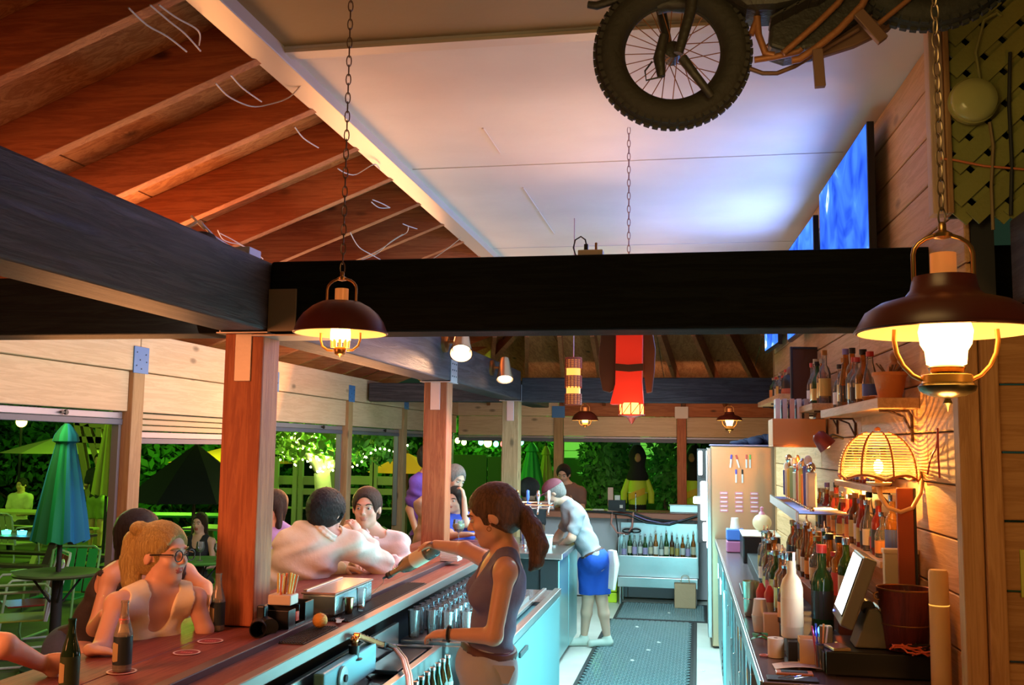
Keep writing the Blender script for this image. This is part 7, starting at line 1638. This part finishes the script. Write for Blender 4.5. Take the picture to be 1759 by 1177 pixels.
# --- the man bartender in blue shorts
Ym = 9.6; J = {}
J['head'] = pt(951, 846, Ym); J['neck'] = pt(975, 866, Ym+.02); J['shL'] = pt(992, 886, Ym-.17); J['shR'] = pt(985, 880, Ym+.18); J['pelvis'] = pt(1022, 962, Ym)
J['elL'] = pt(982, 924, Ym-.22); J['wrL'] = pt(957, 944, Ym-.1); J['elR'] = pt(960, 920, Ym+.2); J['wrR'] = pt(942, 944, Ym+.1)
for q, a, b, c_ in (('L', (1012, 972), (1010, 1030), (1003, 1098)), ('R', (1030, 972), (1034, 1032), (1043, 1100))):
    yy = Ym+(-.02 if q == 'L' else .10); fl = atZ(c_[0], c_[1]+10, 0.0).y; J['hip'+q] = pt(*a, (yy+fl)/2*.5+yy*.5); J['kn'+q] = pt(*b, (yy+fl)/2); an = np.array(atZ(c_[0], c_[1]+12, .0)); an[2] = .09; J['an'+q] = an; J['toe'+q] = an+V(-.2, -.08, 0)
J['belt'] = V(1)
mb, L_ = build_person('man bartender in maroon cap, grey shirt and blue shorts bending over the taps', J, sk=SK, s=1.0, vox=.009, head=((-.85, -.05, -.52), (-.5, 0, 1)), hair={'k': 'short', 'm': HG}, shirt={'k': 'tee', 'm': cloth('grey_blue', (.36, .38, .42)), 'g': .014, 'w': .004},
    pants={'m': cloth('royal_blue', (.02, .09, .50)), 'len': .80, 'g': .020}, shoes=mat('shoe_grey', (.55, .58, .5), .6), hands=(('L', (-1, .1, -.5), (0, .3, -1), .5, 1), ('R', (-1, -.1, -.5), (0, -.3, -1), .5, -1)))
org = np.array(mb.location); h = L_['h']; hp = L_['hp']; Rh = L_['Rh']
A = SDF(.008); A.ell(hp(0, -.012, .045), (.094, .112, .085), Rh, .01); A.cut(hp(0, 0, .035), -L_['u']); A.build('cap', cloth('maroon', (.22, .05, .07)), mb, org, 1)
A = SDF(.008); A.ell(hp(0, .115, .036), (.070, .075, .010), Rh, .01); A.build('cap_brim', cloth('maroon', (.22, .05, .07)), mb, org, 1)
a = Vector(pt(1048, 945, Ym-.05))-Vector(org); g = G()
for k in range(5): g.tube([a+Vector((.0+.012*k, -.02*k, 0)), a+Vector((.02+.012*k, -.022*k, -.12)), a+Vector((.012*k-.005, -.02*k, -.36))], [.022, .028, .014], 8)
g.build('tucked_towel', cloth('white_towel', (.85, .82, .78)), mb, smooth=True)
# --- blonde woman with glasses at the bar
J = {}; Yb = 3.98
J['head'] = pt(280, 950, Yb); J['neck'] = pt(268, 1016, Yb-.02); J['shR'] = pt(200, 1040, Yb-.20); J['shL'] = pt(335, 1030, Yb+.08); J['hs'] = 1.08
seated(J, (-2.47, 4.06, .78), (.9, -.35)); J['elR'] = pt(172, 1118, Yb-.35); J['wrR'] = V(-2.28, 3.50, 1.13); J['elL'] = pt(352, 1082, Yb+.10); J['wrL'] = V(-2.27, 4.30, 1.14)
bw, L_ = build_person('blonde woman with dark glasses and orange lit tank top leaning on the bar', J, sk=SK, s=1.0, vox=.0062, female=True, head=((.97, -.22, -.02), (0, 0, 1)), hair={'k': 'bun', 'm': HY, 'bun': (pt(240, 908, Yb-.03), (.042, .040, .032)), 'tail': [pt(232, 930, Yb), pt(224, 965, Yb-.02), pt(226, 1000, Yb-.03), pt(236, 1018, Yb-.03)], 'tr': [.05, .045, .04, .02]},
    shirt={'k': 'tank', 'm': cloth('peach', (.88, .80, .58)), 'g': .012, 'w': .004, 'hem': -.02}, pants={'m': cloth('denim', (.05, .07, .14)), 'len': 1.9}, shoes=M_black, hands=(('R', (.6, .4, -.1), (0, 0, -1), .25, -1), ('L', (.6, .6, -.1), (0, 0, -1), .25, 1)))
org = Vector(bw.location); hp = L_['hp']; Mh = Matrix([list(x) for x in L_['Rh']]).transposed()
gl = thing('glasses', None, None); gl.parent = bw
for sg in (-1, 1):
    G().torus(Vector(hp(.034*sg, .112, -.002))-org, .023, .0026, 22, 8, Mh @ RX(PI/2)).build('lens_rim', M_black, gl, smooth=True); G().tube([Vector(hp(.056*sg, .106, .004))-org, Vector(hp(.079*sg, .06, .004))-org, Vector(hp(.083*sg, -.01, -.002))-org], .0028, 6).build('temple', M_black, gl, smooth=True)
G().tube([Vector(hp(-.012, .116, .002))-org, Vector(hp(.012, .116, .002))-org], .002, 6).build('bridge', M_black, gl)
stool(-2.50, 4.08, .78, 'bar stool under the blonde woman')
# --- dark haired woman behind her
J = {}; Y2 = 4.55
J['head'] = pt(240, 918, Y2); J['neck'] = pt(236, 968, Y2); J['shR'] = pt(190, 992, Y2-.12); J['shL'] = pt(318, 985, Y2+.18); seated(J, (-3.02, Y2, .78), (1, 0))
J['elR'] = pt(163, 1080, Y2-.20); J['wrR'] = V(-2.62, 4.12, 1.15); J['elL'] = pt(352, 1010, Y2+.2); J['wrL'] = V(-2.30, 4.5, 1.13)
build_person('dark haired woman half hidden behind the blonde woman, arms bare', J, sk=SK2, s=1.0, vox=.009, female=True, head=((.9, .35, -.05), (0, 0, 1)), hair={'k': 'long', 'm': HK}, shirt={'k': 'tank', 'm': cloth('charcoal', (.04, .03, .03)), 'g': .009, 'hem': -.02}, pants={'m': cloth('denim', (.05, .07, .14)), 'len': 1.9}, shoes=M_black, hands=(('R', (.8, .2, -.1), (0, 0, -1), .3, -1), ('L', (.8, -.2, -.1), (0, 0, -1), .3, 1)))
stool(-3.02, 4.55, .78, 'bar stool under the dark haired woman')
# --- patron at the left edge holding the green bottle
J = {}; J['head'] = V(-2.75, 2.75, 1.55); J['neck'] = V(-2.77, 2.74, 1.38); J['shL'] = V(-2.62, 2.92, 1.32); J['shR'] = V(-2.78, 2.56, 1.32); seated(J, (-2.80, 2.72, .78), (1, .1)); J['elL'] = pt(8, 1110, 2.98); J['wrL'] = V(-2.26, 3.20, 1.14); J['elR'] = V(-2.6, 2.45, 1.12); J['wrR'] = V(-2.3, 2.6, 1.13)
build_person('person cut off at the left edge, bare arm reaching to the green bottle', J, sk=SK, s=1.0, vox=.009, head=((1, .3, 0), (0, 0, 1)), hair={'k': 'short', 'm': HDB}, shirt={'k': 'tee', 'm': cloth('rust', (.4, .15, .06)), 'g': .012}, pants={'m': cloth('denim', (.05, .07, .14)), 'len': 1.9}, shoes=M_black, hands=(('L', (.9, .05, .1), (.3, 1, 0), .9, 1), ('R', (1, 0, -.1), (0, 0, -1), .3, -1)))
stool(-2.80, 2.72, .78, 'bar stool under the person at the left edge')
# --- white shirted man seen from behind
J = {}; Y6 = 5.95
J['head'] = pt(562, 880, Y6); J['neck'] = pt(556, 918, Y6-.04); J['shL'] = pt(516, 948, Y6-.05); J['shR'] = pt(606, 938, Y6+.06); seated(J, (-2.68, Y6-.12, .78), (.8, .6)); J['elR'] = pt(655, 972, Y6+.28); J['wrR'] = pt(618, 922, Y6+.26); J['elL'] = pt(520, 1000, Y6+.05); J['wrL'] = V(-2.25, 6.15, 1.13)
build_person('curly dark haired man in white shirt seen from behind, leaning on the bar', J, sk=SK, s=1.08, vox=.0075, head=((.30, .93, -.05), (0, 0, 1)), hair={'k': 'curly', 'm': HK}, shirt={'k': 'long', 'm': cloth('cream', (.84, .80, .66)), 'g': .020, 'w': .0085, 'collar': 1}, pants={'m': cloth('navy', (.03, .03, .06)), 'len': 1.9}, shoes=M_black, hands=(('R', (-.35, -.1, .9), (-.6, .2, -.2), .8, -1), ('L', (.9, .2, -.1), (0, 0, -1), .4, 1)), bulk=1.08)
stool(-2.68, 5.83, .78, 'bar stool under the white shirted man')
# --- pink lit man facing the camera
J = {}; Y7 = 6.7
J['head'] = pt(630, 872, Y7); J['neck'] = pt(636, 914, Y7+.04); J['shR'] = pt(596, 934, Y7+.02); J['shL'] = pt(684, 936, Y7+.10); seated(J, (-2.70, Y7+.14, .78), (.8, -.6)); J['elL'] = pt(694, 975, Y7+.02); J['wrL'] = V(-2.12, 6.55, 1.14); J['elR'] = pt(600, 985, Y7-.08); J['wrR'] = V(-2.26, 6.42, 1.14); J['hs'] = 1.16
build_person('dark haired man in pink lit button shirt facing the camera from his bar seat', J, sk=SK, s=1.10, vox=.0068, head=((.12, -.99, -.02), (0, 0, 1)), hair={'k': 'short', 'm': HDB}, shirt={'k': 'roll', 'm': cloth('pale_pink', (.85, .68, .64)), 'g': .017, 'w': .0075, 'collar': 1}, pants={'m': cloth('navy', (.03, .03, .06)), 'len': 1.9}, shoes=M_black, hands=(('L', (.7, -.6, -.1), (0, 0, -1), .4, 1), ('R', (.6, -.7, -.1), (0, 0, -1), .4, -1)))
stool(-2.70, 6.84, .78, 'bar stool under the pink lit man')
# --- woman in lilac walking behind the first post
J = {}; Y8 = 7.3
J['head'] = pt(468, 868, Y8); J['neck'] = pt(470, 905, Y8); J['shR'] = pt(446, 925, Y8-.05); J['shL'] = pt(506, 925, Y8+.05); J['pelvis'] = V(*(pt(478, 1040, Y8))); J['elL'] = pt(520, 985, Y8); J['wrL'] = pt(505, 1035, Y8-.1); J['elR'] = pt(440, 985, Y8-.05); J['wrR'] = pt(448, 1035, Y8-.1); legs_down(J)
build_person('woman in lilac shirt walking between the first inner post and the garden', J, sk=SK, s=1.0, vox=.011, female=True, head=((-.6, -.75, 0), (0, 0, 1)), hair={'k': 'long', 'm': HDB}, shirt={'k': 'tee', 'm': cloth('lilac', (.45, .30, .62)), 'g': .016, 'hem': .12, 'w': .005}, pants={'m': cloth('navy', (.03, .03, .06)), 'len': 1.9}, shoes=M_black, hands=(('L', (0, -.1, -1), (1, 0, 0), .4, 1), ('R', (0, -.1, -1), (-1, 0, 0), .4, -1)))
# --- two men and a woman behind the second post
J = {}; Ya = 9.7
J['head'] = pt(740, 788, Ya); J['neck'] = pt(732, 815, Ya); J['shL'] = pt(716, 832, Ya-.1); J['shR'] = pt(765, 830, Ya+.15); J['pelvis'] = pt(730, 925, Ya+.02); J['elL'] = pt(704, 875, Ya-.1); J['wrL'] = pt(715, 915, Ya-.15); J['elR'] = pt(778, 870, Ya+.1); J['wrR'] = pt(770, 905, Ya); legs_down(J)
build_person('tall man in violet tee with curly dark hair standing behind the second post', J, sk=SK2, s=1.05, vox=.011, head=((.8, .5, -.1), (0, 0, 1)), hair={'k': 'curly', 'm': HK}, shirt={'k': 'tee', 'm': cloth('violet', (.16, .08, .50)), 'g': .018, 'w': .006}, pants={'m': cloth('navy', (.03, .03, .06)), 'len': 1.9}, shoes=M_black, hands=(('L', (.2, -.1, -1), (1, 0, 0), .4, 1), ('R', (-.2, -.1, -1), (-1, 0, 0), .4, -1)))
J = {}; Yg = 9.1
J['head'] = pt(781, 822, Yg); J['neck'] = pt(760, 850, Yg); J['shL'] = pt(726, 868, Yg-.12); J['shR'] = pt(762, 864, Yg+.15); J['pelvis'] = pt(722, 962, Yg); J['elL'] = pt(745, 920, Yg-.15); J['wrL'] = pt(775, 928, Yg-.2); J['elR'] = pt(776, 905, Yg+.1); J['wrR'] = pt(790, 925, Yg); legs_down(J)
build_person('grey haired man in beige shirt bending forward behind the second post', J, sk=SK, s=1.04, vox=.0105, head=((.75, -.55, -.38), (.3, 0, 1)), hair={'k': 'short', 'm': HG}, shirt={'k': 'long', 'm': cloth('beige', (.48, .36, .26)), 'g': .018, 'w': .005}, pants={'m': cloth('navy', (.03, .03, .06)), 'len': 1.9}, shoes=M_black, hands=(('L', (1, 0, -.1), (0, 0, -1), .4, 1), ('R', (1, -.2, -.1), (0, 0, -1), .4, -1)))
J = {}; Yw = 8.75
J['head'] = pt(781, 858, Yw); J['neck'] = pt(787, 884, Yw+.05); J['shR'] = pt(768, 896, Yw-.02); J['shL'] = pt(814, 896, Yw+.12); J['pelvis'] = pt(792, 982, Yw+.1); J['elR'] = pt(775, 920, Yw-.25); J['wrR'] = pt(806, 918, Yw-.32); J['elL'] = pt(800, 900, Yw-.12); J['wrL'] = pt(797, 855, Yw-.10); legs_down(J)
build_person('woman in blue top resting her hand by her face beside the cocktail', J, sk=SK, s=.95, vox=.0095, female=True, head=((-.2, -.95, -.1), (.1, 0, 1)), hair={'k': 'long', 'm': HK}, shirt={'k': 'tee', 'm': cloth('bright_blue', (.05, .10, .60)), 'g': .012}, pants={'m': cloth('navy', (.03, .03, .06)), 'len': 1.9}, shoes=M_black, hands=(('R', (1, 0, 0), (0, 0, -1), .4, -1), ('L', (-.2, 0, 1), (-1, 0, 0), .9, 1)))
q = atZ(790, 912, 1.101); t = stem_glass('round cocktail glass with pale lime drink on the bar past the second post', (-2.02, 8.35, 1.101), None, .19, .055); G().lathe([(0, .10), (.035, .105), (.052, .13), (.05, .155), (0, .156)], n=20).build('cocktail', mat('lime_drink', (.75, .72, .30), .3), t, smooth=True); G().ell((.01, 0, .165), (.02, .02, .012)).build('garnish', MC['mint_green'], t, smooth=True)
# --- man beyond the far bar, dark haired person by the third post
J = {}; Yf = 14.0
J['head'] = pt(968, 815, Yf); J['neck'] = pt(975, 834, Yf); J['shR'] = pt(955, 846, Yf); J['shL'] = pt(998, 846, Yf+.05); J['pelvis'] = pt(982, 905, Yf); J['elR'] = pt(948, 872, Yf-.1); J['wrR'] = pt(970, 862, Yf-.3); J['elL'] = pt(1000, 874, Yf-.1); J['wrL'] = pt(975, 864, Yf-.3); legs_down(J)
build_person('man in brown tee with short dark hair standing beyond the far bar', J, sk=SK2, s=1.15, vox=.013, head=((-.1, -.95, -.25), (0, 0, 1)), hair={'k': 'short', 'm': HK}, shirt={'k': 'tee', 'm': cloth('brown', (.20, .10, .07)), 'g': .015}, pants={'m': cloth('navy', (.03, .03, .06)), 'len': 1.9}, shoes=M_black, hands=(('R', (.6, -.5, .2), (0, 0, 1), .6, -1), ('L', (-.6, -.5, .2), (0, 0, 1), .6, 1)))
J = {}; Yk = 11.5
J['head'] = pt(910, 842, Yk); J['neck'] = pt(905, 862, Yk); J['shR'] = pt(885, 876, Yk-.1); J['shL'] = pt(928, 874, Yk+.12); J['pelvis'] = pt(903, 948, Yk); J['elR'] = pt(878, 910, Yk-.1); J['wrR'] = pt(895, 930, Yk-.25); J['elL'] = pt(930, 910, Yk); J['wrL'] = pt(918, 930, Yk-.2); legs_down(J)
build_person('person with round black hair and dark top beside the third post', J, sk=SK3, s=1.02, vox=.012, head=((.7, .5, -.3), (0, 0, 1)), hair={'k': 'afro', 'm': HK}, shirt={'k': 'tee', 'm': cloth('black', (.02, .02, .025)), 'g': .014}, pants={'m': cloth('navy', (.03, .03, .06)), 'len': 1.9}, shoes=M_black)
# --- people in the garden
def garden_person(label, px, py, Y, hgt, skin, hairm_, shirtm, female=False, sit=None, fwdv=(0, -1), **kw):
    J = {}; H_ = pt(px, py, Y); J['head'] = H_; k = hgt/1.75; fv = unit((fwdv[0], fwdv[1], 0)); sd = np.cross(fv, (0, 0, 1)); J['neck'] = H_-V(0, 0, .17*k); J['shR'] = H_+sd*.17*k-V(0, 0, .23*k); J['shL'] = H_-sd*.17*k-V(0, 0, .23*k); J['pelvis'] = H_-V(0, 0, .70*k)
    for q, sg in (('R', 1), ('L', -1)): J['el'+q] = J['sh'+q]+sd*.05*sg+fv*.05-V(0, 0, .27*k); J['wr'+q] = J['el'+q]+fv*.2*k-sd*sg*.08-V(0, 0, .02)
    if sit is not None: pz = J['pelvis'][2]; seated(J, (H_[0], H_[1], pz-.11), fv); 
    else: legs_down(J, fl=ZG)
    return build_person(label, J, sk=skin, s=k, vox=.013, female=female, head=((*fv[:2], -.1), (0, 0, 1)), hair={'k': 'long' if female else 'short', 'm': hairm_}, shirt=shirtm, loc=(H_[0], H_[1], ZG), **kw)
garden_person('woman in sleeveless black dress seated at the green table outside', 343, 898, 10.35, 1.6, SK, HDB, {'k': 'tank', 'm': cloth('black', (.02, .02, .025)), 'g': .01}, True, True, pants={'m': cloth('black', (.02, .02, .025)), 'len': .8}, shoes=M_black)
garden_person('man in pale shirt seated at the long picnic table at the left edge', 37, 833, 16.2, 1.75, SK2, HK, {'k': 'tee', 'm': cloth('pale_yellow', (.7, .65, .4)), 'g': .015}, False, True, pants={'m': cloth('navy', (.03, .03, .06)), 'len': 1.9}, shoes=M_black)
garden_person('thin person in green shorts standing by the timber frame in the garden', 171, 790, 16.5, 1.75, SK2, HK, {'k': 'tee', 'm': cloth('black', (.02, .02, .025)), 'g': .012}, False, None, pants={'m': cloth('olive', (.25, .32, .08)), 'len': .8}, shoes=M_black)
